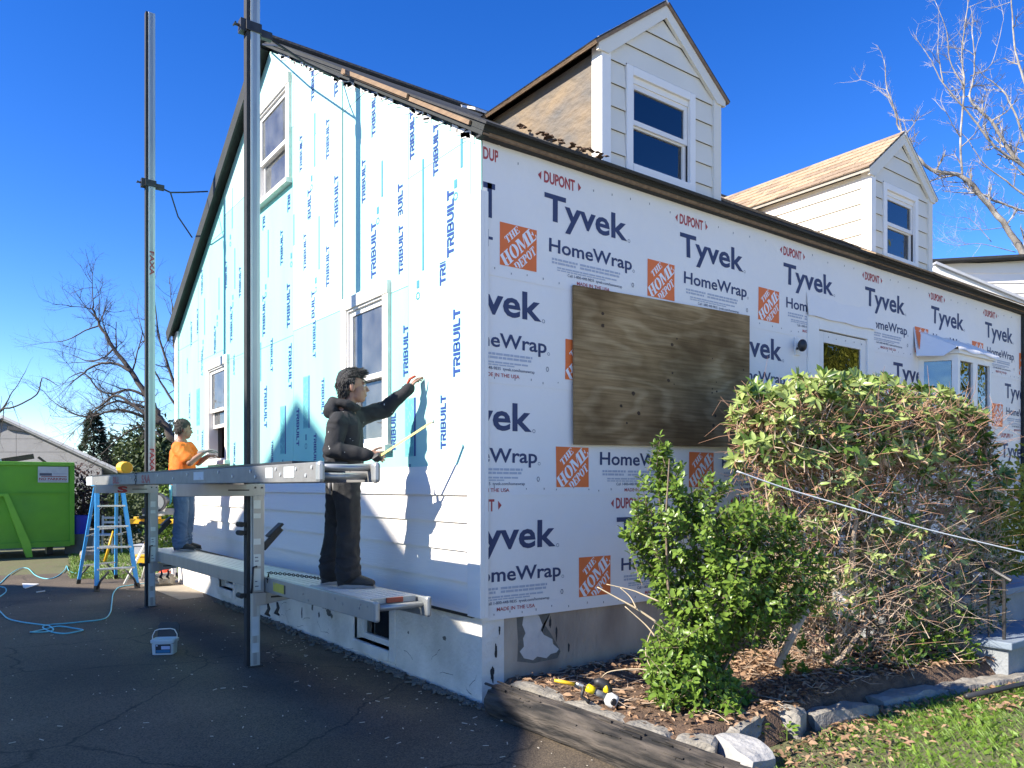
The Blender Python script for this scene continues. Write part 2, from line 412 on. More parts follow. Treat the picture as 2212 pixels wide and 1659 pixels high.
# openings on the gable wall (hole rectangles Y0,Y1,Z0,Z1)
GW = [(1.42, 2.13, 1.86, 3.10), (3.66, 4.56, 4.78, 5.78), (5.84, 6.62, 1.86, 3.10)]
BW = [(1.36, 2.04, .14, .50), (5.60, 6.22, .17, .42)]
FW_DOOR = (4.06, 4.98, 1.05, 3.08); FW_BAY = (6.16, 7.46, 1.75, 3.02)
b = MB()
for r in rect_minus((0, W, .62, 6.6), GW):
    p = gable_cell(*r)
    if len(p) > 2: b.prism(p, gx, -.16, -.032)
b.box(.16, LEN - .1, W - .12, W - .03, .62, EAVE)
b.box(LEN - .12, LEN - .03, .06, W - .05, .62, EAVE)
b.build('wall', 'room_dark', HOUSE)
b = MB()
for r in rect_minus((.17, LEN - .03, .62, EAVE), [FW_DOOR, FW_BAY]): b.box(r[0], r[1], .004, .13, r[2], r[3])
b.build('wall', 'room_dark', HOUSE)
MB().box(.2, LEN - .2, .2, W - .2, 1.0, 1.05).build('floor', 'raw_wood', HOUSE)
MB().box(.2, LEN - .2, .2, W - .2, 3.7, 3.74).build('ceiling', 'room_dark', HOUSE)
# foundation
b = MB()
for r in rect_minus((.012, W - .02, -.3, .63), BW): b.box(.012, .2, r[0], r[1], r[2], r[3])
fnd = b.build('foundation', 'foundation', HOUSE)
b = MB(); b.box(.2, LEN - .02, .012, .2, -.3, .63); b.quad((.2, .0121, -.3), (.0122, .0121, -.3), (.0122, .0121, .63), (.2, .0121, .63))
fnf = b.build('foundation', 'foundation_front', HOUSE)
b = MB(); b.box(.2, LEN - .2, .2, W - .2, -.28, -.2); b.box(.9, 1, .2, W - .2, -.2, .6); b.build('cellar', 'room_dark', HOUSE)

# --- insulation boards, each board with its gap
random.seed(4)
colsY = [0.135, 1.03, 2.27, 3.51, 4.75, 5.99, 7.23, W - .02]
rowsZ = {0: [1.655, 3.95, 6.6], 1: [1.655, 3.10, 4.955, 6.6], 2: [1.655, 3.14, 5.0, 6.6], 3: [1.655, 3.1, 5.3, 6.6],
         4: [1.655, 3.14, 5.05, 6.6], 5: [1.655, 3.3, 4.86, 6.6], 6: [1.655, 3.62, 6.6]}
for i in range(len(colsY) - 1):
    zr = rowsZ[i]
    for j in range(len(zr) - 1):
        b = MB(); g = .003
        gl = .014 if abs(colsY[i] - 2.27) < .01 else g; gr = .012 if abs(colsY[i + 1] - 2.27) < .01 else g
        for r in rect_minus((colsY[i] + gl, colsY[i + 1] - gr, zr[j] + g, zr[j + 1] - g), GW):
            p = gable_cell(*r, inset=.055)
            if len(p) > 2: b.prism(p, gx, -.030, random.uniform(-.001, .0015))
        if b.f: b.build('foam_board', 'foam_pale' if (i, j) in ((0, 0), (0, 1), (1, 1), (1, 2), (2, 1), (2, 2), (3, 2), (4, 2)) else 'foam', HOUSE)
b = MB(); b.prism(gable_cell(.004, .132, 3.536, 6.6, .055), gx, -.030, 0); b.build('foam_board', 'foam_pale', HOUSE)
# the openings stay open behind the seams
b = MB()
for r in rect_minus((.02, W - .02, 1.64, 6.6), GW):
    p = gable_cell(*r, inset=.03)
    if len(p) > 2: b.prism(p, gx, -.0318, -.0305)
b.build('seam_tape', 'seam_dark', HOUSE)
# --- printing on the boards: word, bars and small marks
WORD = block_word('TRIBUILT'); WW = width2d(WORD)
def board_word(u, v0, v1, down=False, part=None, ink='ink_blue'):
    """word running up (or down) the wall at pixel column u from row v0 (top) to v1"""
    t = onX(u, v0); q = onX(u, v1); L = abs(t.z - q.z); y = (t.y + q.y) / 2
    full = L
    g = WORD
    if part == 'end': full = .44 if L < .3 else L * 1.5; g = clip2d(g, -1, 0, -(WW - L / full * WW))
    if part == 'start': full = .44; g = clip2d(g, 1, 0, L / full * WW)
    sx = full / WW; h = full * .19
    x0 = min(p[0] for p in g[0])
    if down: fn = lambda x, yy: (-.0026, y - h / 2 + yy * h * 1.0, t.z - (x - x0) * sx)
    else: fn = lambda x, yy: (-.0026, y - h / 2 + yy * h, q.z + (x - x0) * sx)
    if down: fn = lambda x, yy: (-.0026, y + h / 2 - yy * h, t.z - (x - x0) * sx)
    put2d(g, fn, 'printed_word', ink, HOUSE)
def Z2(x, y): return 530.9 + .3733 * x, .3733 * y
def Z3(x, y): return 380.5 + .3733 * x, 398.2 + .3733 * y
def Z6(x, y): return 486.6 + .3733 * x, 619.4 + .3733 * y
up2 = [(388,352,580),(740,520,790),(963,640,920),(1100,712,1015),(320,780,995),(475,685,920),(525,1010,1310),(683,920,1175),
       (740,1285,1610),(898,1300,1585),(1185,1095,1485),(70,1420,1610),(208,1330,1535),(343,1350,1565),(475,1420,1660)]
for x, a, c in up2: u, v0 = Z2(x, a); board_word(u, v0, Z2(x, c)[1])
for x, a, c, pt in [(523,430,555,'start'),(368,1090,1270,'end'),(895,1055,1245,'end'),(1140,1520,1650,'start'),(250,1130,1225,'start'),(105,1255,1330,'start')]:
    u, v0 = Z2(x, a); board_word(u, v0, Z2(x, c)[1], part=pt)
for x, a, c in [(508,640,880),(650,570,830),(320,700,915),(225,815,985),(125,715,870),(88,790,940),(150,490,640),(290,440,610),(370,475,655)]:
    u, v0 = Z3(x, a); board_word(u, v0, Z3(x, c)[1])
u, v0 = Z3(793, 610); board_word(u, v0, Z3(793, 775)[1], part='end')
for x, a, c in [(800,785,1005),(553,890,1085),(660,920,1185),(518,1165,1410),(850,1120,1340),(705,1295,1515),(805,1440,1640),(335,985,1105),(338,1490,1640),(150,955,1110),(65,1005,1095),(78,1205,1360),(153,1420,1600),(557,1480,1640)]:
    u, v0 = Z3(x, a); board_word(u, v0, Z3(x, c)[1], down=True)
for x, a, c in [(1340,125,520),(1045,220,520),(975,690,960),(1262,625,940)]:
    u, v0 = Z6(x, a); board_word(u, v0, Z6(x, c)[1])
def info_block(u, v0, v1, full=True):
    t = onX(u, v0); q = onX(u, v1); y = (t.y + q.y) / 2; z0, z1 = q.z, t.z
    rnd = random.Random(int(u * 7 + v0))
    b = MB(); b.box(-.0022, -.0018, y - .014, y + .014, z0, z1); b.build('printed_bar', 'ink_blue' if full else 'ink_teal', HOUSE)
    if full:
        band = MB(); band.box(-.0014, -.001, y + .02, y + .16, z0, z1); band.build('printed_panel', 'foam_band', HOUSE)
        ln = MB()
        for k in range(7):
            yy = y + .03 + k * .018; zz = z0 + .01
            while zz < z1 - .03:
                l = rnd.uniform(.03, .14); e = min(zz + l, z1 - .01)
                ln.box(-.0024, -.002, yy, yy + .006, zz, e); zz = e + rnd.uniform(.01, .03)
        ln.build('printed_lines', 'ink_teal', HOUSE, kind='stuff')
    mk = MB(); mk.box(-.0024, -.002, y + .06, y + .1, z0 - .12, z0 - .06)
    for k in range(10):
        a = k * .628; mk.box(-.0024, -.002, y + .08 + .025 * math.cos(a) - .006, y + .08 + .025 * math.cos(a) + .006, z0 - .18 + .025 * math.sin(a) - .006, z0 - .18 + .025 * math.sin(a) + .006)
    mk.build('printed_mark', 'ink_teal', HOUSE, kind='stuff')
for x, a, c, f in [(400,655,965,0),(790,930,1140,0),(1250,760,970,0),(130,1330,1605,0),(280,1240,1420,0),(425,1250,1560,0),(1027,920,1565,0)]:
    u, v0 = Z2(x, a); info_block(u, v0, Z2(x, c)[1], bool(f))
for x, a, c, f in [(325,20,255,0),(340,370,605,0),(248,540,725,0),(165,660,870,0),(490,915,1140,0),(633,1280,1560,1),(770,1105,1410,1),(135,1180,1395,1)]:
    u, v0 = Z3(x, a); info_block(u, v0, Z3(x, c)[1], bool(f))
for x, a, c, f in [(1098,640,980,1)]:
    u, v0 = Z6(x, a); info_block(u, v0, Z6(x, c)[1], bool(f))
# blown-over caulk and tape scraps along the rake
b = MB(); rnd = random.Random(9)
for k in range(60):
    a = rnd.uniform(.1, 3.9); z = EAVE + SL * a - rnd.uniform(.045, .075)
    b.obox((-.003, a, z), (.004, 0, 0), (0, rnd.uniform(.02, .07), rnd.uniform(.01, .03)), (0, 0, rnd.uniform(.008, .025)))
b.build('sealant', 'trim_white', HOUSE, kind='stuff')

# --- siding boards below the insulation
zs = [.623, .84, 1.06, 1.26, 1.455, 1.652]
joints = {0: [.1, 3.1, 6.6, 8.4], 1: [.1, 4.55, 8.4], 2: [.1, 2.3, 5.9, 8.4], 3: [.1, 5.2, 8.4], 4: [.1, 1.27, 4.9, 8.4]}
for k in range(5):
    js = joints[k]
    for i in range(len(js) - 1):
        z0, z1 = zs[k] - .012, zs[k + 1] + .006
        y0, y1 = js[i] + .0012, js[i + 1] - .0012
        b = MB()
        b.add([(-.024, y0, z0), (-.024, y1, z0), (-.004, y1, z1), (-.004, y0, z1), (-.006, y0, z0), (-.006, y1, z0), (.004, y1, z1), (.004, y0, z1)],
              [(0,1,2,3),(4,7,6,5),(0,4,5,1),(3,2,6,7),(0,3,7,4),(1,5,6,2)])
        b.build('siding_board', 'siding', HOUSE)
MB().box(-.012, .03, .1, 8.4, .585, .612).build('starter_strip', 'metal_dark', HOUSE)
# corner posts
b = MB(); b.box(-.034, .0, -.034, .125, .60, 3.53); b.box(.0, .036, -.034, -.0205, .60, 3.53)
b.build('corner_post', 'trim_white', HOUSE, bevel=.003)
b = MB(); b.box(-.03, .0, W - .13, W + .03, .62, EAVE - .02); b.build('corner_post', 'trim_white', HOUSE, bevel=.003)
MB().box(-.005, .03, W + .02, W + .11, .25, EAVE - .1).build('downspout', 'old_trim', HOUSE, bevel=.01)

# --- windows
def window(fn, a0, a1, b0, b1, m='old_trim', cas=.085, proud=.034, deep=-.1, sash='sash_white', rail=None, lower_open=0., sill=True, glassm='glass', curtain=True, lug=0.):
    b = MB()
    B = lambda q0, q1, r0, r1, d0, d1: b.prism([(q0, r0), (q1, r0), (q1, r1), (q0, r1)], fn, d0, d1)
    B(a0 - cas, a0, b0 - .01, b1, -.004, proud); B(a1, a1 + cas, b0 - .01, b1, -.004, proud)
    B(a0 - cas - lug, a1 + cas + lug, b1, b1 + cas * 1.1, -.004, proud + .006)
    if sill: B(a0 - cas - .02, a1 + cas + .02, b0 - .065, b0 - .01, -.004, proud + .035)
    else: B(a0 - cas, a1 + cas, b0 - cas, b0 - .01, -.004, proud)
    w = b.build('window', m, HOUSE, bevel=.003)
    b = MB()
    t = .018
    B(a0, a0 + t, b0, b1, deep, proud - .012); B(a1 - t, a1, b0, b1, deep, proud - .012); B(a0 + t, a1 - t, b1 - t, b1, deep, proud - .012); B(a0 + t, a1 - t, b0 - .01, b0 + t, deep, proud - .004)
    b.build('jamb', sash, w)
    mid = rail if rail else (b0 + b1) / 2
    def sashf(r0, r1, d, fw=.045):
        nonlocal b
        b = MB()
        q0, q1 = a0 + t, a1 - t
        B(q0, q0 + fw, r0, r1, d, d + .03); B(q1 - fw, q1, r0, r1, d, d + .03); B(q0 + fw, q1 - fw, r0, r0 + fw, d, d + .03); B(q0 + fw, q1 - fw, r1 - fw, r1, d, d + .03)
        s = b.build('sash', sash, w, bevel=.002)
        b = MB(); b.prism([(q0 + fw, r0 + fw), (q1 - fw, r0 + fw), (q1 - fw, r1 - fw), (q0 + fw, r1 - fw)], fn, d + .012, d + .016); b.build('pane', glassm, w)
    sashf(mid - .01, b1 - t, -.03)
    sashf(b0 + t + lower_open, mid + .035 + lower_open, -.066)
    if curtain:
        b = MB(); n = 14; P = []
        for i in range(n + 1):
            a = a0 + (a1 - a0) * i / n; d = -.15 + .012 * (-1) ** i
            P += [fn(a, mid + .02 if lower_open == 0 else mid + .3, d), fn(a, b1, d)]
        b.add(P, [(2 * i, 2 * i + 2, 2 * i + 3, 2 * i + 1) for i in range(n)]); b.build('curtain', 'curtain', w)
    return w
window(gx, *GW[0], cas=.1, rail=2.44, glassm='glass_pale_refl')
window(gx, *GW[1], cas=.1, rail=5.22, glassm='glass_pale_refl')
window(gx, *GW[2], cas=.1, rail=2.52, lower_open=.42, curtain=False, glassm='glass_pale_refl')
for (a0, a1, b0, b1) in BW:      # cellar windows
    b = MB(); fn = lambda a, z, d: (.012 - d, a, z)
    B = lambda q0, q1, r0, r1, d0, d1: b.prism([(q0, r0), (q1, r0), (q1, r1), (q0, r1)], fn, d0, d1)
    B(a0 - .1, a0, b0 - .09, b1 + .02, -.03, .014); B(a1, a1 + .1, b0 - .09, b1 + .02, -.03, .014); B(a0, a1, b0 - .09, b0, -.1, .03)
    w = b.build('cellar_window', 'foundation', HOUSE, bevel=.008)
    b = MB(); f = .05
    B(a0, a0 + f, b0, b1, -.12, -.07); B(a1 - f, a1, b0, b1, -.12, -.07); B(a0 + f, a1 - f, b0, b0 + f, -.12, -.07); B(a0 + f, a1 - f, b1 - .03, b1, -.12, -.07)
    b.build('sash', 'sash_white', w)
    b = MB(); b.prism([(a0 + f, b0 + f), (a1 - f, b0 + f), (a1 - f, b1 - .03), (a0 + f, b1 - .03)], fn, -.1, -.096); b.build('pane', 'glass', w)

# --- house wrap, four lapped courses, printed
seams = [(2.966, EAVE - .02), (2.222, 3.12), (1.44, 2.36), (.575, 1.58)]
hdx = [.145, .743, .657, .885]; dzs = [0., .75, 1.553, 2.385]
def ripple(x, z):
    k = min(1., max(0., (x - .16) / .3)) * min(1., max(0., (LEN - .1 - x) / .3))
    return k * (.0075 * (mnoise.noise(Vector((x * 1.5, z * 2.4, 1.7))) - .5) + .003 * mnoise.noise(Vector((x * 3.4 + z, z * 1.3, 8.))))
for k in range(4):
    z0, z1 = seams[k]; yo = -.004 - .0030 * (3 - k)
    b = MB()
    holes = [(4.0, 5.04, 1.0, 3.14), (6.12, 7.5, 1.6, 3.06)]
    for r in rect_minus((.0, LEN, z0, z1), holes):
        na, nb2 = max(1, int((r[1] - r[0]) / .09)), max(1, int((r[3] - r[2]) / .09)); P = []
        for i in range(na + 1):
            for j in range(nb2 + 1):
                x_ = r[0] + (r[1] - r[0]) * i / na; z_ = r[2] + (r[3] - r[2]) * j / nb2; P.append((x_, yo + ripple(x_, z_), z_))
        b.add(P, [(i * (nb2 + 1) + j, (i + 1) * (nb2 + 1) + j, (i + 1) * (nb2 + 1) + j + 1, i * (nb2 + 1) + j + 1) for i in range(na) for j in range(nb2)])
        b.add([(r[0], yo, r[2]), (r[1], yo, r[2]), (r[1], .003, r[2]), (r[0], .003, r[2])], [(0, 1, 2, 3)])
    sh = b.build('house_wrap', 'wrap', HOUSE, smooth=True, fix=False)
    yp = yo - .0019; dz = dzs[k]
    M = lambda x, z: (x, yp, z)
    for n in range(-1, 7):
        x0 = hdx[k] + 1.47 * n
        def put(g, name, m, dy=0.):
            g = clip2d(g, -1, 0, -.004); g = clip2d(g, 1, 0, LEN - .03); g = clip2d(g, 0, 1, z1 - .0)
            for (h0, h1, h2, h3) in holes:
                if g[1] and max(p[0] for p in g[0]) > h0 and min(p[0] for p in g[0]) < h1 and max(p[1] for p in g[0]) > h2 and min(p[1] for p in g[0]) < h3:
                    mid_ = clip2d(clip2d(g, -1, 0, -h0), 1, 0, h1)
                    g = merge2d([clip2d(g, 1, 0, h0), clip2d(g, -1, 0, -h1), clip2d(mid_, 0, 1, h2), clip2d(mid_, 0, -1, -h3)])
            if not g[1]: return
            put2d(g, lambda x, z: (x, yp - dy + ripple(x, z), z), name, m, sh)
        # retailer square
        sq = rects2d([rc(x0 + .065 * qi, 3.052 - dz + .06 * qj, x0 + .065 * (qi + 1), 3.112 - dz + .06 * qj) for qi in range(5) for qj in range(5)]); put(sq, 'printed_square', 'ink_orange')
        th = math.radians(43)
        wd = []
        for wtxt, hgt, cx_, cz_, ln in [('THE', .056, .105, .228, .150), ('HOME', .105, .163, .152, .385), ('DEPOT', .068, .222, .078, .235)]:
            g = slab_word(wtxt); ww = width2d(g)
            c_, s_ = math.cos(th), math.sin(th)
            vs_ = []
            for (gx_, gy_) in g[0]:
                p_ = (gx_ / ww - .5) * ln; q_ = (gy_ - .5) * hgt
                vs_.append((x0 + cx_ + p_ * c_ - q_ * s_ * .75, 3.052 - dz + cz_ + p_ * s_ + q_ * c_ * 1.0))
            wd.append((vs_, g[1]))
        g = merge2d(wd)
        for cl in ((-1, 0, -(x0 + .004)), (1, 0, x0 + .321), (0, -1, -(3.056 - dz)), (0, 1, 3.348 - dz)): g = clip2d(g, *cl)
        put(g, 'printed_logo', 'ink_white', .0007)
        # maker name between two arrow heads
        g = text2d('DUPONT', .03); g = xform2d(g, .30 / width2d(g), .084, x0 + .39, 3.716 - dz)
        A = rects2d([[(x0 + .334, 3.758 - dz), (x0 + .362, 3.726 - dz), (x0 + .366, 3.79 - dz)], [(x0 + .752, 3.758 - dz), (x0 + .72, 3.79 - dz), (x0 + .724, 3.726 - dz)]])
        put(merge2d([g, A]), 'printed_maker', 'ink_red')
        g = text2d('Tyvek', .022); g = xform2d(g, .85 / width2d(g), .198, x0 + .394, 3.448 - dz); put(g, 'printed_wordmark', 'ink_navy')
        g = text2d('HomeWrap', .018); g = xform2d(g, .85 / width2d(g), .100, x0 + .442, 3.224 - dz); put(g, 'printed_wordmark', 'ink_navy')
        c8 = []
        for (qx, qz, qr) in ((1.262, 3.455, .014), (1.31, 3.222, .012)): c8 += arc_band(x0 + qx, qz - dz, qr * .75, qr * .75, qr, qr, 0, 6.283, 10)
        c8 += arc_band(x0 + 1.30, 3.11 - dz, .009, .014, .014, .02, 0, 6.283, 6)
        put(rects2d(c8), 'printed_mark', 'ink_dark')
        # rows of small print
        rows = []
        rr = random.Random(31)
        for (ra, rb, zz, hh) in ((.47, .72, 3.168, .016), (.745, 1.16, 3.168, .016), (.47, .7, 3.143, .016), (.745, 1.15, 3.143, .016), (.52, 1.12, 3.112, .012), (.52, 1.0, 3.096, .009)):
            xx = ra
            while xx < rb:
                e = min(rb, xx + rr.uniform(.02, .07)); rows.append(rc(x0 + xx, zz - dz, x0 + e, zz + hh - dz)); xx = e + .006
        put(rects2d(rows), 'printed_lines', 'ink_grey')
        g = text2d('Call 1-800-448-9835  tyvek.com/homewrap', .01); g = xform2d(g, .56 / width2d(g), .021, x0 + .62, 3.066 - dz)
        put(g, 'printed_small_text', 'ink_dark')
        g = text2d('MADE IN THE USA', .015); g = xform2d(g, .335 / width2d(g), .026, x0 + .71, 3.018 - dz); put(g, 'printed_small_text', 'ink_red')
    # staples along the lap
    b = MB(); rnd = random.Random(k)
    x = .1
    while x < LEN - .1:
        z = z0 + .035 + rnd.uniform(-.01, .015); l = rnd.uniform(.006, .012); b.box(x, x + .0035, yo - .003 + ripple(x, z), yo + ripple(x, z), z, z + l * 1.4); x += rnd.uniform(.1, .2)
    if k == 0:
        x = .3
        while x < LEN - .2:
            z = EAVE - .16 + rnd.uniform(-.02, .02); b.box(x, x + .0035, yo - .003 + ripple(x, z), yo + ripple(x, z), z, z + .016); x += rnd.uniform(.17, .3)
    b.build('staples', 'staple', sh, kind='stuff')
# strip of wrap lapped round the corner, top left
st = MB(); st.add([(.0, -.0140, 2.97), (.092, -.0138, 2.97), (.115, -.0138, 3.5), (.138, -.0142, 3.905), (.0, -.0145, 3.93)], [(0, 1, 2, 3, 4)])
st.add([(.09, -.0150, 3.93), (.15, -.0155, 3.935), (.142, -.02, 3.86)], [(0, 1, 2)])
so = st.build('wrap_flap', 'wrap', HOUSE)
g = text2d('DUP', .03); g = xform2d(g, .13 / width2d(g), .085, .004, 3.755); g = clip2d(g, 1, 0, .13); put2d(g, lambda x, z: (x, -.0150, z), 'printed_maker', 'ink_red', so)
put2d(rects2d([rc(.004, 3.56, .105, 3.60), rc(.04, 3.36, .078, 3.6), rc(.037, 3.16, .05, 3.28), rc(.05, 3.21, .085, 3.23)]), lambda x, z: (x, -.0150, z), 'printed_wordmark', 'ink_navy', so)

# --- plywood over an opening
ply = MB()
P4 = [onY(1240, 615, -.05), onY(1620, 682, -.05), onY(1619, 966, -.05), onY(1242, 960, -.05)]
poly = [(p.x, p.z) for p in reversed(P4)]
ply.prism(poly, lambda a, z, d: (a, -d, z), .030, .048)
po = ply.build('plywood_sheet', 'plywood', HOUSE, label='weathered brown plywood sheet over the front window')
b = MB(); b.box(.92, 2.84, -.03, -.011, 1.88, 2.98); b.build('window_casing', 'trim_white', HOUSE)
mat('knot', (.045, .026, .013), .9, (.08, .045, .02), 40, 4, 1)
rnd = random.Random(12); px0, px1 = poly[0][0], poly[1][0]
for k in range(22):
    b = MB(); u_ = rnd.choice([.1, .23, .5, .52, .78, .97, .3]) + rnd.uniform(-.02, .02); v_ = rnd.random() * .9 + .04
    x_ = .86 + u_ * 2.0; z_ = 1.86 + v_ * 1.13; r_ = rnd.uniform(.006, .02)
    b.add([(x_ + r_ * math.cos(t_) * rnd.uniform(.8, 1.5), -.0486, z_ + r_ * math.sin(t_)) for t_ in [i * .785 for i in range(8)]], [tuple(range(8))]); b.build('knot', 'knot', po)

# --- front door opening and its frame
b = MB()
for (q0, q1, r0, r1, d) in [(4.0 - .13, 4.06, 1.05, 3.2, .03), (4.98, 5.11, 1.05, 3.2, .03), (4.06, 4.98, 3.08, 3.2, .03)]: b.box(q0, q1, -d, .0035, r0, r1)
dr = b.build('door_frame', 'trim_white', HOUSE, bevel=.003)
b = MB()
for (q0, q1, r0, r1) in [(4.062, 4.17, 1.06, 3.07), (4.87, 4.978, 1.06, 3.07), (4.17, 4.87, 2.96, 3.07), (4.17, 4.87, 1.06, 1.35), (4.17, 4.87, 2.0, 2.12)]: b.box(q0, q1, -.012, .02, r0, r1)
b.build('storm_door', 'sash_white', dr, bevel=.004)
MB().box(4.17, 4.87, .0, .005, 1.35, 2.96).build('pane', 'glass_door', dr)
MB().box(4.88, 4.91, -.05, -.012, 2.02, 2.16).build('door_handle', 'metal_dark', dr)
fl = MB(); n = 12; P = []
for i in range(n + 1):
    t = i / n; x = 3.86 + 1.28 * t; P += [(x, -.018 - .002 * math.sin(i * 1.9), 3.42 - .008 * math.sin(i)), (x, -.040 - .008 * abs(math.sin(i * 1.3)), 3.19 + .005 * math.sin(i * 1.3))]
fl.add(P, [(2 * i, 2 * i + 1, 2 * i + 3, 2 * i + 2) for i in range(n)]); fl.build('wrap_flap', 'wrap', HOUSE, smooth=True)
# wall lamp by the door
b = MB(); b.box(3.66, 3.74, -.03, -.011, 2.78, 2.95); lw = b.build('wall_lamp', 'trim_white', HOUSE, bevel=.004)
b = MB(); b.tube([(3.68, -.03, 2.84), (3.67, -.09, 2.86), (3.66, -.1, 2.9)], .012, 8); b.ellipsoid((3.66, -.1, 2.86), (.045, .045, .06), 12, 8); b.build('lamp_shade', 'metal_dark', lw, smooth=True)

# --- bay window
bx = [(6.12, -.012), (6.32, -.36), (7.22, -.36), (7.50, -.012)]
def facet(p, q):
    p = Vector((*p, 0)); q = Vector((*q, 0)); d = (q - p); L = d.length; d.normalize(); nrm = Vector((d.y, -d.x, 0))
    return (lambda a, z, dd: tuple(p + d * a + nrm * dd + Vector((0, 0, z)))), L
b = MB(); poly = [(x, y) for x, y in bx]
for z0, z1, e in ((3.02, 3.07, .03), (1.60, 1.68, .03)):
    pl = [(6.12 - e, -.012), (6.32 - e, -.36 - e), (7.22 + e, -.36 - e), (7.50 + e, -.012)]
    if z0 > 3: bay = MB().prism(pl, lambda a, c, d: (a, c, d), z0, z1).build('bay_window', 'trim_white', HOUSE, bevel=.004)
    else: MB().prism(pl, lambda a, c, d: (a, c, d), z0, z1).build('seat_board', 'trim_white', bay, bevel=.004)
for (p, q, parts) in ((bx[0], bx[1], 1), (bx[1], bx[2], 2), (bx[2], bx[3], 1)):
    fn, L = facet(p, q)
    for i in range(parts):
        a0, a1 = L * i / parts, L * (i + 1) / parts; b = MB()
        B = lambda q0, q1, r0, r1: b.prism([(q0, r0), (q1, r0), (q1, r1), (q0, r1)], fn, -.05, .0)
        f = .06; B(a0, a0 + f, 1.68, 3.02); B(a1 - f, a1, 1.68, 3.02); B(a0 + f, a1 - f, 1.68, 1.75); B(a0 + f, a1 - f, 2.95, 3.02); b.build('sash', 'sash_white', bay)
        b = MB(); b.prism([(a0 + f, 1.75), (a1 - f, 1.75), (a1 - f, 2.95), (a0 + f, 2.95)], fn, -.03, -.026); b.build('pane', 'glass_door', bay)
hd = MB(); n = 14; P = []
for i in range(n + 1):
    t = i / n; x0_ = 6.16 + 1.32 * t
    P += [(x0_, -.016, 3.30 + .012 * math.sin(i * 2)), (6.24 + 1.06 * t + .02 * math.sin(i), -.40 - .006 * math.sin(i * 1.1), 3.085 + .006 * math.sin(i * 1.3)), (6.24 + 1.06 * t, -.405 - .006 * math.sin(i * 1.1), 3.05 + .012 * math.sin(i * .9))]
hd.add(P, [(3 * i + j, 3 * i + j + 1, 3 * i + j + 4, 3 * i + j + 3) for i in range(n) for j in (0, 1)])
hd.add([(6.0, -.015, 3.36), (6.16, -.016, 3.30), (6.22, -.40, 3.085), (6.1, -.3, 2.98), (5.98, -.06, 3.0)], [(0, 1, 2, 3, 4)])
hd.add([(7.48, -.016, 3.30), (7.6, -.015, 3.06), (7.3, -.40, 3.08)], [(0, 1, 2)])
ho = hd.build('wrap_flap', 'wrap', HOUSE, smooth=True)
g = rects2d([rc(6.03, 3.08, 6.14, 3.3)]); put2d(g, lambda x, z: (x, -.0165 - (3.34 - z) * .2, z), 'printed_square', 'ink_orange', ho)

# --- roof: deck, shingles, trim
def roof_pt(x, y, off=0.):
    s = SL if y <= MID else -SL
    z = EAVE + .02 + SL * (y if y <= MID else W - y)
    L = math.hypot(1, SL); return Vector((x, y - off * s / L, z + off / L))
D1 = (1.22, 2.66); D2 = (5.27, 6.66); DYF = .10
def slab(name, x0, x1, y0, y1, o0, o1, m, parent=HOUSE):
    b = MB(); q = [(x0, y0), (x1, y0), (x1, y1), (x0, y1)]
    b.add([roof_pt(x, y, o0) for x, y in q] + [roof_pt(x, y, o1) for x, y in q], [(3,2,1,0),(4,5,6,7),(0,1,5,4),(1,2,6,5),(2,3,7,6),(3,0,4,7)])
    return b.build(name, m, parent)
slab('roof_deck', -.055, LEN + .1, -.10, MID, .0, .045, 'rake_dark'); slab('roof_deck', -.098, LEN + .1, MID, W + .12, .0, .05, 'rake_dark')
slab('roofing_felt', -.07, LEN + .11, -.13, MID + .02, .046, .062, 'felt'); slab('roofing_felt', -.11, LEN + .11, MID - .02, W + .16, .053, .075, 'felt')
# ridge cap
b = MB(); a = roof_pt(-.09, MID); b.tube([(-.12, MID, RIDGE + .09), (LEN + .11, MID, RIDGE + .09)], .045, 6); b.build('ridge_cap', 'felt', HOUSE)
# barge boards on the gable
def rake_board(y0, y1, x0, x1, o0, o1, m, nm='rake_board'):
    b = MB(); P = [roof_pt(x, y, o) for o in (o0, o1) for x, y in ((x0, y0), (x1, y0), (x1, y1), (x0, y1))]
    b.add(P, [(3,2,1,0),(4,5,6,7),(0,1,5,4),(1,2,6,5),(2,3,7,6),(3,0,4,7)]); b.build(nm, m, HOUSE)
rake_board(MID + .03, W + .15, -.125, -.10, -.10, .08, 'rake_dark'); rake_board(MID + .05, W + .1, -.10, .0, -.035, -.012, 'rake_dark', 'soffit')
rake_board(.05, 2.15, -.075, -.056, .0, .03, 'raw_wood', 'batten'); rake_board(.9, 2.1, -.095, -.0755, .012, .045, 'raw_wood', 'batten')
rake_board(-.1, MID - .03, -.056, .0, -.03, -.002, 'rake_dark', 'soffit')
# front eave: fascia and drip edge
b = MB(); b.box(-.05, 4.855, -.095, -.075, EAVE - .06, EAVE - .0); b.build('fascia', 'raw_wood', HOUSE)
b = MB(); b.box(4.858, LEN + .1, -.095, -.075, EAVE - .045, EAVE - .0); b.build('fascia', 'raw_wood', HOUSE)
b = MB(); b.box(-.05, LEN + .1, -.075, -.002, EAVE - .06, EAVE - .045); b.build('soffit', 'felt', HOUSE)
b = MB(); b.box(.6, 4.85, -.115, -.097, EAVE - .02, EAVE + .03); b.build('drip_edge', 'felt', HOUSE)
b = MB(); b.box(4.86, LEN + .1, -.118, -.097, EAVE - .035, EAVE + .012); b.build('drip_edge', 'rake_dark', HOUSE)
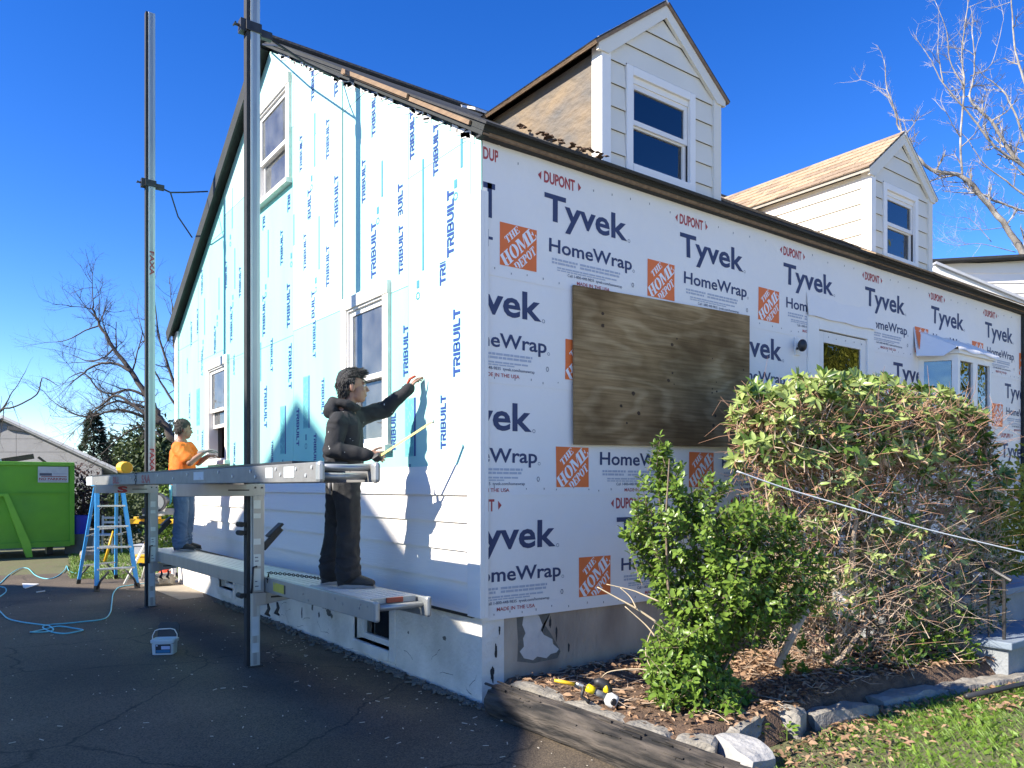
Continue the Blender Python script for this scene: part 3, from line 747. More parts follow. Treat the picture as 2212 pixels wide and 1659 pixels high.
# shingles on the right end of the front slope, nearest courses one by one
sh_me = None
def shingles(x0, x1, ncourse, parent, pt, w=.33, exp_=.14, ylo=-.14, mats=('shingle_tan', 'shingle_dark'), seed=1, skip=None):
    rnd = random.Random(seed); protos = {}
    for c in range(ncourse):
        x = x0 - (c % 2) * w * .5
        while x < x1:
            ww = w; a0, a1 = max(x, x0), min(x + ww - .006, x1)
            if a1 - a0 > .05 and not (skip and skip(a0, a1, ylo + c * exp_)):
                y0_ = ylo + c * exp_; L = .20
                key = (rnd.choice(mats), round(a1 - a0, 3))
                b = MB(); lift = rnd.uniform(.0, .004)
                P = [pt(xx, yy, oo) for xx, yy, oo in ((a0, y0_, .020 + lift), (a1, y0_, .020 + lift), (a1, y0_ + L, .010), (a0, y0_ + L, .010), (a0, y0_, .009), (a1, y0_, .009), (a1, y0_ + L, .003), (a0, y0_ + L, .003))]
                b.add(P, [(0,1,2,3),(0,4,5,1),(1,5,6,2),(3,7,4,0),(7,6,5,4)]); b.build('shingle', key[0], parent)
            x += ww
rp = lambda x, y, o: roof_pt(x, y, .062 + o)
shingles(4.85, LEN + .12, 5, HOUSE, rp, ylo=-.15, skip=lambda a, c, y: a > D2[0] - .05 and c < D2[1] + .05 and y > .0)
shingles(2.75, 4.85, 6, HOUSE, rp, ylo=.02, mats=('shingle_dark', 'shingle_old', 'shingle_dark'), seed=3)
slab('shingle_field', 2.8, LEN + .12, .60, MID, .063, .07, 'shingle_dark')

# --- dormers
def dormer(x0, x1, stripped):
    xm = (x0 + x1) / 2; ze = 4.985; zr = 5.52; zb = 3.98
    yb = (ze - EAVE - .08) / SL; yr = (zr - EAVE - .08) / SL
    base = MB()
    base.add([(x0, DYF, zb), (x1, DYF, zb), (x1, DYF, ze), (xm, DYF, zr), (x0, DYF, ze)], []) 
    wx0, wx1, wz0, wz1 = x0 + .34, x1 - .40, 4.14, 4.87
    for r in rect_minus((x0, x1, zb - .05, zr), [(wx0, wx1, wz0, wz1)]):
        p = [(r[0], r[2]), (r[1], r[2]), (r[1], r[3]), (r[0], r[3])]
        s = (zr - ze) / (xm - x0)
        p = clip_poly(p, -s, 1, ze - s * x0); p = clip_poly(p, s, 1, ze + s * x1)
        if len(p) > 2: base.prism(p, lambda a, z, d: (a, DYF + .02 - d, z), -.06, 0)
    o = base.build('dormer', 'felt', HOUSE)
    # cheeks
    for sx, xx in ((-1, x0), (1, x1)):
        b = MB()
        pl = [(DYF + .02, zb), (DYF + .02, ze), (yb + .05, ze), ]
        b.prism(pl, lambda a, z, d: (xx + sx * d, a, z), -.03, -.004)
        b.build('cheek', 'dormer_sheathing' if (stripped and sx < 0) else 'cream', o)
    # clapboards on the front
    wf = lambda a, z, d: (a, DYF + .018 - d, z)
    zz = zb + .02; k = 0; s = (zr - ze) / (xm - x0)
    while zz < zr - .06:
        z1 = min(zz + .185, zr)
        for r in rect_minus((x0 + .085, x1 - .085, zz, z1), [(wx0 - .075, wx1 + .075, wz0 - .09, wz1 + .08)]):
            if r[3] - r[2] < .02: continue
            P = [(r[0], r[2]), (r[1], r[2]), (r[1], r[3]), (r[0], r[3])]
            P = clip_poly(P, -s, 1, ze - s * x0 - .06); P = clip_poly(P, s, 1, ze + s * x1 - .06)
            if len(P) < 3: continue
            b = MB(); lean = lambda a, z, d: wf(a, z, d + .016 * (z1 - z) / .185)
            b.prism(P, lean, .002, .008); b.build('clapboard', 'cream', o)
        zz += .185
    # corner boards, barge boards
    for xa, xb in ((x0 - .015, x0 + .085), (x1 - .085, x1 + .015)):
        b = MB(); b.box(xa, xb, DYF - .02, DYF + .10, zb - .06, ze + .03); b.build('corner_board', 'trim_white' if xa < xm else 'cream', o, bevel=.003)
    for sx in (-1, 1):
        b = MB(); e = x0 - .06 if sx < 0 else x1 + .06
        ze2 = ze - .06 * s
        b.prism([(e, ze2 - .0), (e, ze2 + .10), (xm, zr + .10), (xm, zr - .055), (e - sx * .11, ze2 - .0)][:: sx], lambda a, z, d: (a, DYF + .02 - d, z), .024, .052)
        b.build('barge_board', 'cream', o)
    # window
    b = MB(); B = lambda q0, q1, r0, r1, d0, d1: b.prism([(q0, r0), (q1, r0), (q1, r1), (q0, r1)], wf, d0, d1)
    B(wx0 - .07, wx0, wz0 - .07, wz1 + .07, 0, .035); B(wx1, wx1 + .07, wz0 - .07, wz1 + .07, 0, .035); B(wx0, wx1, wz1, wz1 + .07, 0, .035); B(wx0, wx1, wz0 - .09, wz0, 0, .045)
    b.build('window_frame', 'trim_white', o, bevel=.003)
    for r0, r1, d in ((wz0, wz0 + .37, -.02), (wz0 + .345, wz1 - .05, .0)):
        b = MB(); f = .04
        B(wx0, wx0 + f, r0, r1, d - .03, d); B(wx1 - f, wx1, r0, r1, d - .03, d); B(wx0 + f, wx1 - f, r0, r0 + f, d - .03, d); B(wx0 + f, wx1 - f, r1 - f, r1, d - .03, d); b.build('sash', 'sash_white', o)
        b = MB(); B(wx0 + f, wx1 - f, r0 + f, r1 - f, d - .02, d - .016); b.build('pane', 'glass', o)
    b = MB(); B(wx0, wx1, wz1 - .05, wz1, -.03, .01); b.build('window_head', 'trim_white', o)
    b = MB(); B(wx0 - .05, wx1 + .05, wz0 - .05, wz1 + .05, -.5, -.45); b.build('dark_room', 'room_dark', o)
    # roof planes
    def dp(sx, t, y, off):       # t 0 at ridge .. 1 at eave edge
        e = x0 - .09 if sx < 0 else x1 + .09; ze2 = ze - .09 * s
        x = xm + (e - xm) * t; z = zr + (ze2 - zr) * t; L = math.hypot(1, s)
        return Vector((x + sx * off * s / L, y, z + off / L + .05))
    for sx in (-1, 1):
        for nm, o0, o1, m in (('roof_board', .0, .025, 'raw_wood' if stripped else 'cream'), ('roofing_felt', .027, .037, 'felt')):
            b = MB(); ye = (ze - EAVE) / SL + .2
            P = [dp(sx, 0, DYF - .045, o0), dp(sx, 1, DYF - .045, o0), dp(sx, 1, ye, o0), dp(sx, 0, yr + .25, o0), dp(sx, 0, DYF - .045, o1), dp(sx, 1, DYF - .045, o1), dp(sx, 1, ye, o1), dp(sx, 0, yr + .25, o1)]
            b.add(P, [(0,1,2,3),(4,7,6,5),(0,4,5,1),(1,5,6,2),(2,6,7,3),(3,7,4,0)]); b.build(nm, m, o)
    if not stripped:
        rnd = random.Random(5); Ls = math.hypot(x1 + .09 - xm, (ze - .09 * s) - zr)
        nc = 7; e = Ls / nc
        for c in range(nc):
            y = DYF - .05 - (c % 2) * .15
            while y < yr + .1:
                t1 = 1 - c / nc; t0 = max(0, t1 - 1.35 / nc)
                yy0, yy1 = max(y, DYF - .05), y + .29
                lim = DYF + .2 + (yr - .3) * (1 - (t0 + t1) / 2) + yb * ((t0 + t1) / 2)
                if yy1 - yy0 > .04 and yy0 < lim + .3:
                    b = MB(); l = rnd.uniform(0, .004)
                    P = [dp(-1, t1, yy0, .052 + l), dp(-1, t1, yy1, .052 + l), dp(-1, t0, yy1, .044), dp(-1, t0, yy0, .044), dp(-1, t1, yy0, .040), dp(-1, t1, yy1, .040), dp(-1, t0, yy1, .038), dp(-1, t0, yy0, .038)]
                    b.add(P, [(0,1,2,3),(7,6,5,4),(0,4,5,1),(1,5,6,2),(3,7,4,0),(2,6,7,3)]); b.build('shingle', rnd.choice(['shingle_tan', 'shingle_tan', 'shingle_dark']), o)
                y += .295
        # cheek clapboards
        zz = zb; 
        while zz < ze - .02:
            z1 = zz + .17; ya = max(.12, (zz + .02 - EAVE - .06) / SL); b = MB()
            b.add([(x0 - .024, .19, zz), (x0 - .024, ya + .5 if zz < 4.1 else ya + .35, zz), (x0 - .008, ya + .5, min(z1, ze)), (x0 - .008, .19, min(z1, ze)), (x0, .19, zz), (x0, ya + .4, zz), (x0, ya + .5, min(z1, ze)), (x0, .19, min(z1, ze))],
                  [(0,1,2,3),(7,6,5,4),(0,4,5,1),(1,5,6,2),(2,6,7,3),(3,7,4,0)]); b.build('clapboard', 'cream', o); zz += .17
    return o
mat('dormer_sheathing', (.105, .098, .09), .75, (.22, .155, .088), 2.4, 9, 1.7, 1.0, 9, stretch=(1, 1, 1.8))
dormer(*D1, True); dormer(*D2, False)
b = MB(); rnd = random.Random(3)
for k in range(34):
    y = rnd.uniform(.0, 1.1); p = roof_pt(1.2 - rnd.uniform(.0, .12), y, .075 + rnd.uniform(0, .03)); a = rnd.uniform(0, 6.28); l = rnd.uniform(.012, .035)
    b.obox(p, (math.cos(a) * l, math.sin(a) * l, .2 * l), (-math.sin(a) * .015, math.cos(a) * .015, 0), (0, 0, .003))
b.build('roof_debris', 'mulch', HOUSE, kind='stuff')
# pale flashing where the stripped dormer meets the roof
b = MB(); p = roof_pt(1.1, 1.75, .09); b.obox(p, (.09, 0, 0), (0, .12, .06), (0, .002, .012)); b.build('flashing', 'trim_white', HOUSE)
# trim board at the far end of the front wall
b = MB(); b.box(LEN - .03, LEN + .05, -.05, .02, .6, EAVE - .05); b.build('corner_post', 'rake_dark', HOUSE)

# --- the neighbouring house across the drive (it throws the shade over the drive)
NB = thing('neighbour_house', 'tall neighbouring gabled house on the far side of the driveway', 'house', (-12, 5.3, 0))
dX = 12.0; pk = (3.43 + dX * math.tan(-SUN_AZ), 2.43 + dX * math.tan(SUN_EL) / math.cos(SUN_AZ)); ns = .68; nsr = .60; he = 7.4; hw = (pk[1] - he) / ns; hwr = (pk[1] - he) / nsr
b = MB(); b.prism([(pk[0] - hwr + .3, -.1), (pk[0] + hw - .3, -.1), (pk[0] + hw - .3, he), (pk[0], pk[1] - .25), (pk[0] - hwr + .3, he)], lambda a, z, d: (-dX - .2 - d, a, z), 0, 8); b.build('wall', 'siding', NB)
for sx in (-1, 1):
    b = MB(); b.prism([(pk[0], pk[1]), (pk[0] + sx * (hw if sx > 0 else hwr), he), (pk[0] + sx * (hw if sx > 0 else hwr), he - .2), (pk[0], pk[1] - .2)], lambda a, z, d: (-dX - d, a, z), 0, 8.4); b.build('roof', 'shingle_old', NB)
for yy in (-3., 1.6):
    for z0 in (1.4, 4.6):
        b = MB(); b.box(-dX - .2, -dX - .14, pk[0] + yy, pk[0] + yy + 1.1, z0, z0 + 1.4); wq = b.build('window', 'trim_white', NB); b = MB(); b.box(-dX - .13, -dX - .125, pk[0] + yy + .1, pk[0] + yy + 1., z0 + .1, z0 + 1.3); b.build('pane', 'glass', wq)
# ------------------------------------------------------------------ scaffolding
mat('aluminium', (.42, .43, .42), .42, (.32, .33, .325), 9, 7, 1.1, .08, 60, metal=.55, stretch=(1, 1, .3))
mat('aluminium_pole', (.56, .59, .56), .5, (.45, .48, .455), 6, 7, 1.1, .06, 60, metal=.5, stretch=(1, 1, .25))
mat('bench_metal', (.27, .265, .25), .55, (.19, .185, .175), 8, 7, 1.2, .08, 60, metal=.3)
mat('aluminium_deck', (.62, .63, .62), .45, (.50, .51, .50), 12, 6, 1, .1, 90, metal=.4)
mat('rubber', (.014, .014, .015), .75, (.03, .03, .03), 12, 5, 1, .2, 80)
mat('sticker_white', (.62, .66, .64), .6, (.50, .54, .53), 10, 6, 1.2)
mat('sticker_yellow', (.62, .55, .07), .55, (.5, .45, .06), 20, 5, 1)
mat('paint_red', (.40, .03, .035), .6, (.22, .05, .05), 25, 6, 1)
mat('grip_red', (.45, .09, .04), .6, (.36, .07, .03), 15, 4, 1)
mat('blue_fibre', (.03, .25, .62), .5, (.05, .33, .70), 8, 6, 1)
mat('black_plastic', (.015, .016, .018), .5, (.03, .03, .032), 12, 4, 1)
mat('tool_yellow', (.80, .46, .02), .45, (.72, .40, .02), 10, 4, 1)

def pole(loc, top, name_label, zb, jackz0, jackz1, braces, word=None):
    x, y = loc
    t = thing('scaffold_pole', name_label, 'scaffold pole', (x, y, zb), 'aluminium scaffold poles beside the gable wall')
    MB().box(x - .032, x + .048, y - .045, y + .045, zb, top).build('post', 'aluminium_pole', t, bevel=.004)
    MB().box(x - .062, x - .032, y - .038, y + .038, zb, top).build('rubber_strip', 'rubber', t)
    MB().box(x - .010, x + .02, y - .0475, y - .045, zb + .02, top - .01).build('groove', 'aluminium', t)
    MB().box(x - .06, x + .07, y - .06, y + .06, zb, zb + .012).build('base_plate', 'metal_dark', t)
    # jack carriage
    b = MB(); b.box(x - .018, x + .078, y - .062, y + .062, jackz0, jackz1); j = b.build('jack', 'aluminium', t, bevel=.005)
    rnd = random.Random(int(y * 10))
    for z0, z1 in ((jackz0 + .02, jackz0 + .20), (jackz0 + .22, jackz0 + .32), (jackz0 + .40, jackz0 + .45), (jackz0 + .62, jackz0 + .66), (jackz0 + .70, jackz0 + .77)):
        MB().box(x - .012, x + .046, y - .0642, y - .0622, z0, z1).build('sticker', 'sticker_white', j)
    for z, w in ((jackz0 + .05, .03), (jackz0 + .09, .02), (jackz0 + .26, .03), (jackz0 + .29, .026)):
        MB().box(x - .002, x - .002 + w, y - .0652, y - .0645, z, z + .008).build('print', 'ink_dark', j)
    for z0, z1 in ((zb + .12, zb + .2), (zb + .26, zb + .42)):
        MB().box(x - .022, x + .036, y - .0492, y - .0477, z0, z1).build('sticker', 'sticker_white', t)
    # rollers and screws behind the carriage
    for z in (jackz0 + .50, jackz0 + .57, jackz0 - .02):
        b = MB(); b.cyl((x - .105, y - .05, z), (x - .105, y + .05, z), .022, 10); b.box(x - .11, x - .02, y - .03, y - .01, z - .018, z + .018); b.build('roller', 'rubber', j)
    # pedal, crank
    b = MB(); b.bar((x + .08, y - .01, jackz0 + .36), (x + .23, y - .03, jackz0 + .53), .045, .05); b.build('pedal_arm', 'black_plastic', j, bevel=.006)
    b = MB(); b.obox((x + .175, y - .03, jackz0 + .515), (.055, -.01, .055), (0, .05, 0), (-.008, 0, .008)); b.build('pedal', 'black_plastic', j, bevel=.004)
    b = MB(); b.tube([(x + .01, y - .08, jackz0 + .22), (x - .022, y - .08, jackz0 + .215), (x - .032, y - .08, jackz0 + .05), (x - .034, y - .07, jackz0 + .0)], .009, 8); b.build('crank', 'black_plastic', j, smooth=True)
    # arm carrying the plank, towards the house
    b = MB(); b.box(x - .0, x + .10, y - .055, y - .0, jackz0 - .11, jackz0 - .002); b.build('bracket', 'aluminium', j, bevel=.003)
    b = MB(); b.prism([(x + .10, jackz0 - .105), (x + .10, jackz0 - .01), (x + .56, jackz0 - .01), (x + .56, jackz0 - .045)], lambda a, z, d: (a, y - .04 + d, z), 0, .075); b.build('plank_arm', 'aluminium', j, bevel=.003)
    b = MB(); b.box(x + .14, x + .34, y - .0415, y - .0402, jackz0 - .055, jackz0 - .04); b.build('slot', 'black_plastic', j)
    for k, xx in enumerate((.12, .2)):
        b = MB(); b.tube([(x + xx, y - .02, jackz0 - .1), (x + xx + .01, y - .02, jackz0 - .15), (x + xx - .01, y - .02, jackz0 - .19), (x + xx + .02, y - .02, jackz0 - .215)], [.008, .014, .02, .006], 8); b.build('hook', 'metal_dark', j, smooth=True)
    # arm carrying the work bench, away from the house
    b = MB(); b.box(x - .62, x + .08, y - .066, y + .05, jackz1 - .10, jackz1); ba = b.build('bench_arm', 'aluminium', j, bevel=.003)
    b = MB(); b.box(x - .22, x - .05, y - .0675, y - .066, jackz1 - .056, jackz1 - .046); b.build('slot', 'black_plastic', ba)
    for xx in (-.0, .055):
        b = MB(); b.cyl((x + xx, y - .07, jackz1 - .03), (x + xx, y - .06, jackz1 - .03), .009, 8); b.build('bolt', 'metal_dark', ba)
    # brace clamp and stays
    cz, ends = braces
    b = MB(); b.box(x - .07, x + .06, y - .056, y - .046, cz - .04, cz + .04); b.box(x - .07, x + .06, y + .046, y + .056, cz - .04, cz + .04); b.box(x + .05, x + .06, y - .05, y + .05, cz - .04, cz + .04); b.build('clamp', 'metal_dark', t, bevel=.003)
    b = MB(); b.cyl((x - .15, y - .0, cz + .0), (x - .06, y - .0, cz), .012, 8); b.cyl((x - .15, y - .03, cz), (x - .15, y + .03, cz), .008, 6); b.box(x - .11, x - .06, y - .04, y + .04, cz - .05, cz + .05); b.build('clamp_screw', 'metal_dark', t)
    b = MB(); b.box(x + .06, x + .16, y - .025, y + .025, cz - .045, cz + .02); b.build('clamp_eye', 'metal_dark', t, bevel=.004)
    for e in ends:
        m_ = (Vector((x + .14, y, cz - .02)) + Vector(e)) / 2 - Vector((0, 0, .03))
        b = MB(); b.tube([(x + .14, y, cz - .02), (x + .24, y + .02, cz - .04), m_, e], .010, 6); b.build('stay', 'wire_black', t, smooth=True)
    if word:
        for (zc, h) in word:
            g = text2d('FAXA', .03); wd = width2d(g)
            put2d(g, lambda gx_, gy_: (x - .018 + gy_ * .052, y - .0485, zc - gx_ * h / wd), 'painted_word', 'paint_red', t)
    return t
P1 = pole((-.885, 2.1), 7.9, 'nearer aluminium scaffold pole with a black rubber strip, between the two workers', 0, .62, 1.525, (5.33, [(-.03, 2.27, 5.26), (-.09, 4.2, 6.45)]))
P2 = pole((-.865, 6.1), 7.44, 'farther scaffold pole with red letters painted on it, by the worker in orange', 0, .55, 1.525, (5.30, [(-.1, 6.37, 5.47), (-.11, 7.13, 5.05)]), word=[(4.45, .30), (1.98, .28)])

# walking plank
PK = thing('scaffold_plank', 'long aluminium walking plank the workers stand on', 'scaffold plank', (-.6, 3, .7))
zt = lambda y: .775 - .014 * y
def plank_rail(x0, x1, y0, y1, h, m, par, zf=zt, o=0.):
    b = MB(); b.add([(x, y, zf(y) + dz) for dz in (-h + o, o) for x, y in ((x0, y0), (x1, y0), (x1, y1), (x0, y1))], [(3,2,1,0),(4,5,6,7),(0,1,5,4),(1,2,6,5),(2,3,7,6),(3,0,4,7)]); return b
pe = 6.75
for xa in (-.80, -.425):
    r_ = plank_rail(xa, xa + .03, .03, pe, .125, 'aluminium', PK).build('side_rail', 'aluminium', PK, bevel=.004)
    b = MB(); b.box(xa - .004, xa + .034, .0, .05, zt(0) - .13, zt(0) + .006); b.build('end_cap', 'aluminium', PK, bevel=.016)
    for y in [.12, .22, .24, .5, .62, 1.1, 1.2, 1.8, 2.6, 3.4, 4.2]:
        b = MB(); zz = zt(y) - random.choice([.035, .06, .095]); xo = xa if xa < -.6 else xa
        b.cyl((xa - .004, y, zz), (xa + .001, y, zz), .009, 8); b.build('rivet', 'aluminium', PK)
for k in range(6):
    xa = -.765 + k * .0563
    plank_rail(xa, xa + .047, .16, pe, .018, 'aluminium_deck', PK).build('deck_slat', 'aluminium_deck', PK)
b = MB()
for k in range(6):
    for i in range(46):
        xa = -.765 + k * .0563 + .008; y = .18 + i * .022; b.box(xa, xa + .036, y, y + .006, zt(y), zt(y) + .004)
b.build('deck_tread', 'aluminium_deck', PK, kind='stuff')
b = MB(); b.cyl((-.775, .075, zt(0) - .05), (-.42, .075, zt(0) - .05), .021, 14); b.build('end_bar', 'aluminium', PK, smooth=True)
MB().box(-.76, -.44, .135, .158, zt(0) - .035, zt(0) + .002).build('end_plate', 'aluminium', PK)
MB().box(-.66, -.54, .118, .1355, zt(0) - .03, zt(0) + .004).build('grip', 'grip_red', PK, bevel=.004)
b = MB(); b.box(-.8025, -.8005, 1.60, 1.84, zt(1.7) - .10, zt(1.7) - .03); b.build('sticker', 'sticker_yellow', PK)
b = MB(); b.box(-.8025, -.8005, 1.57, 1.60, zt(1.7) - .10, zt(1.7) - .03); b.build('sticker', 'black_plastic', PK)

# work bench behind the workers
BN = thing('work_bench', 'aluminium work bench rail at waist height running in front of the poles', 'work bench', (-1.12, 4, 1.53))
zb = 1.527; ztp = 1.64
for xa in (-1.305, -.965):
    MB().box(xa, xa + .028, -.28, 8.05, zb, ztp).build('side_rail', 'bench_metal', BN, bevel=.004)
    MB().box(xa - .006, xa + .034, -.335, -.265, zb - .004, ztp + .006).build('end_cap', 'aluminium', BN, bevel=.02)
    for i, y in enumerate([-.22, -.13, .02, .28, .36, .75, .85, 1.25, 1.6, 2.1, 2.5, 3.0, 3.6, 4.2, 4.9, 5.5, 6.2, 7.2, 7.6]):
        b = MB(); zz = zb + (.085, .04, .08, .05)[i % 4]; b.cyl((xa - .006, y, zz), (xa + .001, y, zz), .011, 8); b.build('rivet', 'aluminium_deck', BN)
for y, z_ in ((-.24, .085), (-.2, .035)):
    b = MB(); b.cyl((-1.28, y, zb + z_), (-.965, y, zb + z_), .02, 12); b.build('rung', 'aluminium', BN, smooth=True)
for y in (.6, 1.6, 3, 4.4, 5.8, 7.2):
    MB().box(-1.277, -.965, y, y + .05, zb + .02, zb + .07).build('rung', 'aluminium', BN)
b = MB(); b.box(-1.30, -.945, .10, 8.04, ztp + .002, ztp + .016); b.build('bench_top', 'black_plastic', BN)
for (ya, yb_) in ((.05, .22), (.42, .55), (2.0, 2.3)):
    b = MB(); b.box(-1.3075, -1.3052, ya, yb_, zb + .03, zb + .095); b.build('sticker', 'sticker_white', BN)
for (yc, wtxt, hh) in ((4.35, 'SAA', .085), (6.0, 'BILL', .085)):
    g = text2d(wtxt, .04); wd = width2d(g); put2d(g, lambda a, z: (-1.3065, yc - a * .42 / wd, zb + .012 + z * hh), 'painted_word', 'paint_red', BN)
g = text2d('S', .05); put2d(g, lambda a, z: (-1.25 + a * .18, 6.0315, 1.43 + z * .08), 'painted_word', 'paint_red', P2)
MB().box(-1.31, -1.297, 7.55, 8.06, zb - .002, ztp + .004).build('end_cap', 'sticker_white', BN)

# chains
mat('chain_metal', (.02, .02, .022), .5, metal=.6)
def chain(pts, label, link=.035, nmax=40):
    pts = [Vector(p) for p in pts]; t = thing('chain', label, 'chain', pts[0])
    seg = []; 
    for a, c in zip(pts[:-1], pts[1:]):
        n = max(1, int((c - a).length / (link * .72)))
        for i in range(n): seg.append((a + (c - a) * (i / n), (c - a).normalized()))
    for i, (p, d) in enumerate(seg[:nmax]):
        s = d.cross(Vector((0, 0, 1))); s = s.normalized() if s.length > .1 else Vector((1, 0, 0)); u_ = s if i % 2 else d.cross(s).normalized()
        ring = [p + d * (link * .5 * math.cos(a)) + u_ * (link * .28 * math.sin(a)) for a in [k * .785 for k in range(9)]]
        b = MB(); b.tube(ring, .0035, 5, caps=False); b.build('link', 'chain_metal', t)
chain([(-.80, 1.98, .72), (-.80, 1.95, .79), (-.72, 1.75, .79), (-.62, 1.45, .785), (-.60, 1.2, .79)], 'dark chain lying along the plank beside the nearer pole')
chain([(-1.31, 4.62, 1.66), (-1.315, 4.60, 1.52)], 'short dark chain hanging over the work bench rail')

# ------------------------------------------------------------------ drive: bucket, hose, ladder, scraps
mat('tub_white', (.52, .60, .64), .45, (.44, .52, .56), 8, 5, 1)
mat('label_dark', (.012, .02, .04), .4); mat('label_blue', (.02, .16, .33), .4); mat('label_pale', (.42, .50, .70), .4)
bc = onZ(356, 1411); BK = thing('bucket', 'open tub with black lid up and blue label, standing on the asphalt', 'bucket', bc)
ux = Vector((math.cos(YAW), -math.sin(YAW), 0)).normalized(); ux = (ux + Vector((0, .12, 0))).normalized(); uy = Vector((0, 0, 1)).cross(ux)
def tub(w0, w1, d0, d1, z0, z1, nm, m, r=.022, open_=True):
    b = MB(); n = 24
    def ring_(w, d, z, k=1.):
        out = []
        for i in range(n):
            a = 2 * math.pi * i / n; c, s = math.cos(a), math.sin(a); e = .35
            out.append(bc + ux * (w * math.copysign(abs(c) ** e, c)) + uy * (d * math.copysign(abs(s) ** e, s)) + Vector((0, 0, z)))
        return out
    rings = [ring_(w0, d0, z0), ring_(w1, d1, z1)]
    if open_: rings += [ring_(w1 - .006, d1 - .006, z1), ring_(w0 - .006, d0 - .006, z0 + .01)]
    vs = [p for r_ in rings for p in r_]; fs = [(i + k * n, (i + 1) % n + k * n, (i + 1) % n + (k + 1) * n, i + (k + 1) * n) for k in range(len(rings) - 1) for i in range(n)]
    fs += [tuple(reversed(range(n)))] + ([tuple(range((len(rings) - 1) * n, len(rings) * n))])
    b.add(vs, fs); return b.build(nm, m, BK)
tub(.092, .1, .07, .078, 0, .135, 'tub', 'tub_white'); tub(.106, .108, .084, .086, .105, .128, 'rim', 'tub_white', open_=False)
def bp_(a, d, z): return bc + ux * a + uy * d + Vector((0, 0, z))
b = MB(); b.prism([(-.095, .13), (.095, .13), (.095, .235), (.075, .26), (-.075, .26), (-.095, .235)], lambda a, z, d: bp_(a, .086 + d + (z - .13) * .2, z), 0, .014); b.build('lid', 'black_plastic', BK, bevel=.004)
b = MB(); b.prism([(-.098, .0), (.098, .0), (.098, .0 + .01), (-.098, .01)], lambda a, z, d: bp_(a, -.07 + d, z + .10), 0, .14); b.build('contents', 'black_plastic', BK)
b = MB(); b.tube([bp_(-.106, 0, .1), bp_(-.107, .0, .16), bp_(-.085, -.0, .205), bp_(-.05, 0, .218), bp_(.05, 0, .222), bp_(.085, 0, .212), bp_(.107, 0, .17), bp_(.106, 0, .1)], .0045, 6); b.build('handle', 'sash_white', BK, smooth=True)
lb = lambda a, z, d: bp_(a, -.0735 - d - z * .055, z)
for (a0, a1, z0, z1, m, d) in ((-.055, .075, .015, .095, 'label_dark', 0), (-.05, .07, .02, .045, 'label_blue', .001), (-.005, .07, .05, .08, 'label_pale', .001), (-.05, -.035, .078, .09, 'label_pale', .001)):
    b = MB(); b.prism([(a0, z0), (a1, z0), (a1, z1), (a0, z1)], lb, d, d + .0008); b.build('label', m, BK)

mat('hose_cyan', (.20, .58, .66), .4, (.16, .50, .60), 20, 3, 1)
def Z8(x, y): return x * .28, 973.3 + y * .28
def spline(P, n=8):
    out = []; P = [Vector(p) for p in P]
    for i in range(len(P) - 1):
        p0 = P[max(i - 1, 0)]; p1 = P[i]; p2 = P[i + 1]; p3 = P[min(i + 2, len(P) - 1)]
        for k in range(n):
            t = k / n; out.append(.5 * ((2 * p1) + (-p0 + p2) * t + (2 * p0 - 5 * p1 + 4 * p2 - p3) * t * t + (-p0 + 3 * p1 - 3 * p2 + p3) * t ** 3))
    out.append(P[-1]); return out
hp = [(1300,1010),(1180,1015),(1080,1030),(1000,1040),(920,1055),(875,1100),(862,1180),(850,1250),(800,1300),(650,1320),(500,1335),(380,1345),(330,1365),(400,1400),(500,1412),(600,1405),(640,1385),(560,1370),(450,1365),(350,1378),(260,1398),(240,1410),(350,1400),(412,1385),(380,1362),(330,1345),(250,1335),(150,1320),(60,1295),(0,1240),(-60,1180),(-30,1140),(0,1125),(45,1090),(40,1060),(0,1050),(-60,1045),(0,1025),(70,960),(150,912),(215,910),(270,960),(330,985),(390,988),(450,965),(500,920),(515,888),(530,925),(580,945),(650,945),(740,930),(900,915)]
pts = []
for i, (a, c) in enumerate(hp):
    u, v = Z8(a, c); p = onZ(u, v, .006); p.z = .007 + (.012 if 12 < i < 26 and i % 3 == 0 else 0); pts.append(p)
b = MB(); b.tube(spline(pts, 6), .0075, 6); tag(b.build('hose', 'hose_cyan', None, smooth=True), 'light blue air hose looped across the asphalt', 'hose')

# step ladder
LD = thing('step_ladder', 'blue step ladder with silver treads under the far end of the work bench', 'ladder', (-.95, 8.6, 0))
f1, f2 = onZ(209, 1278), onZ(297, 1271); t1 = onX(233, 1046, f1.x + .1); 
r1, r2 = onZ(169, 1261), onZ(250, 1250)
H = 1.52
top_c = (f1 + f2 + r1 + r2) / 4 + Vector((0, -.05, 0)); sd = (f2 - f1).normalized(); fw = Vector((sd.y, -sd.x, 0))
tf1 = top_c - sd * .17 + fw * .12 + Vector((0, 0, H)); tf2 = top_c + sd * .17 + fw * .12 + Vector((0, 0, H)); tr1 = top_c - sd * .15 - fw * .1 + Vector((0, 0, H - .03)); tr2 = top_c + sd * .15 - fw * .1 + Vector((0, 0, H - .03))
for a, c, w in ((f1, tf1, .075), (f2, tf2, .075), (r1, tr1, .055), (r2, tr2, .055)):
    b = MB(); b.bar(a + (c - a) * .03, c, w * .8, .03, up=fw); b.build('rail', 'blue_fibre', LD, bevel=.003)
    b = MB(); b.bar(a, a + (c - a) * .05, w * .8 + .012, .04, up=fw); b.build('foot', 'black_plastic', LD)
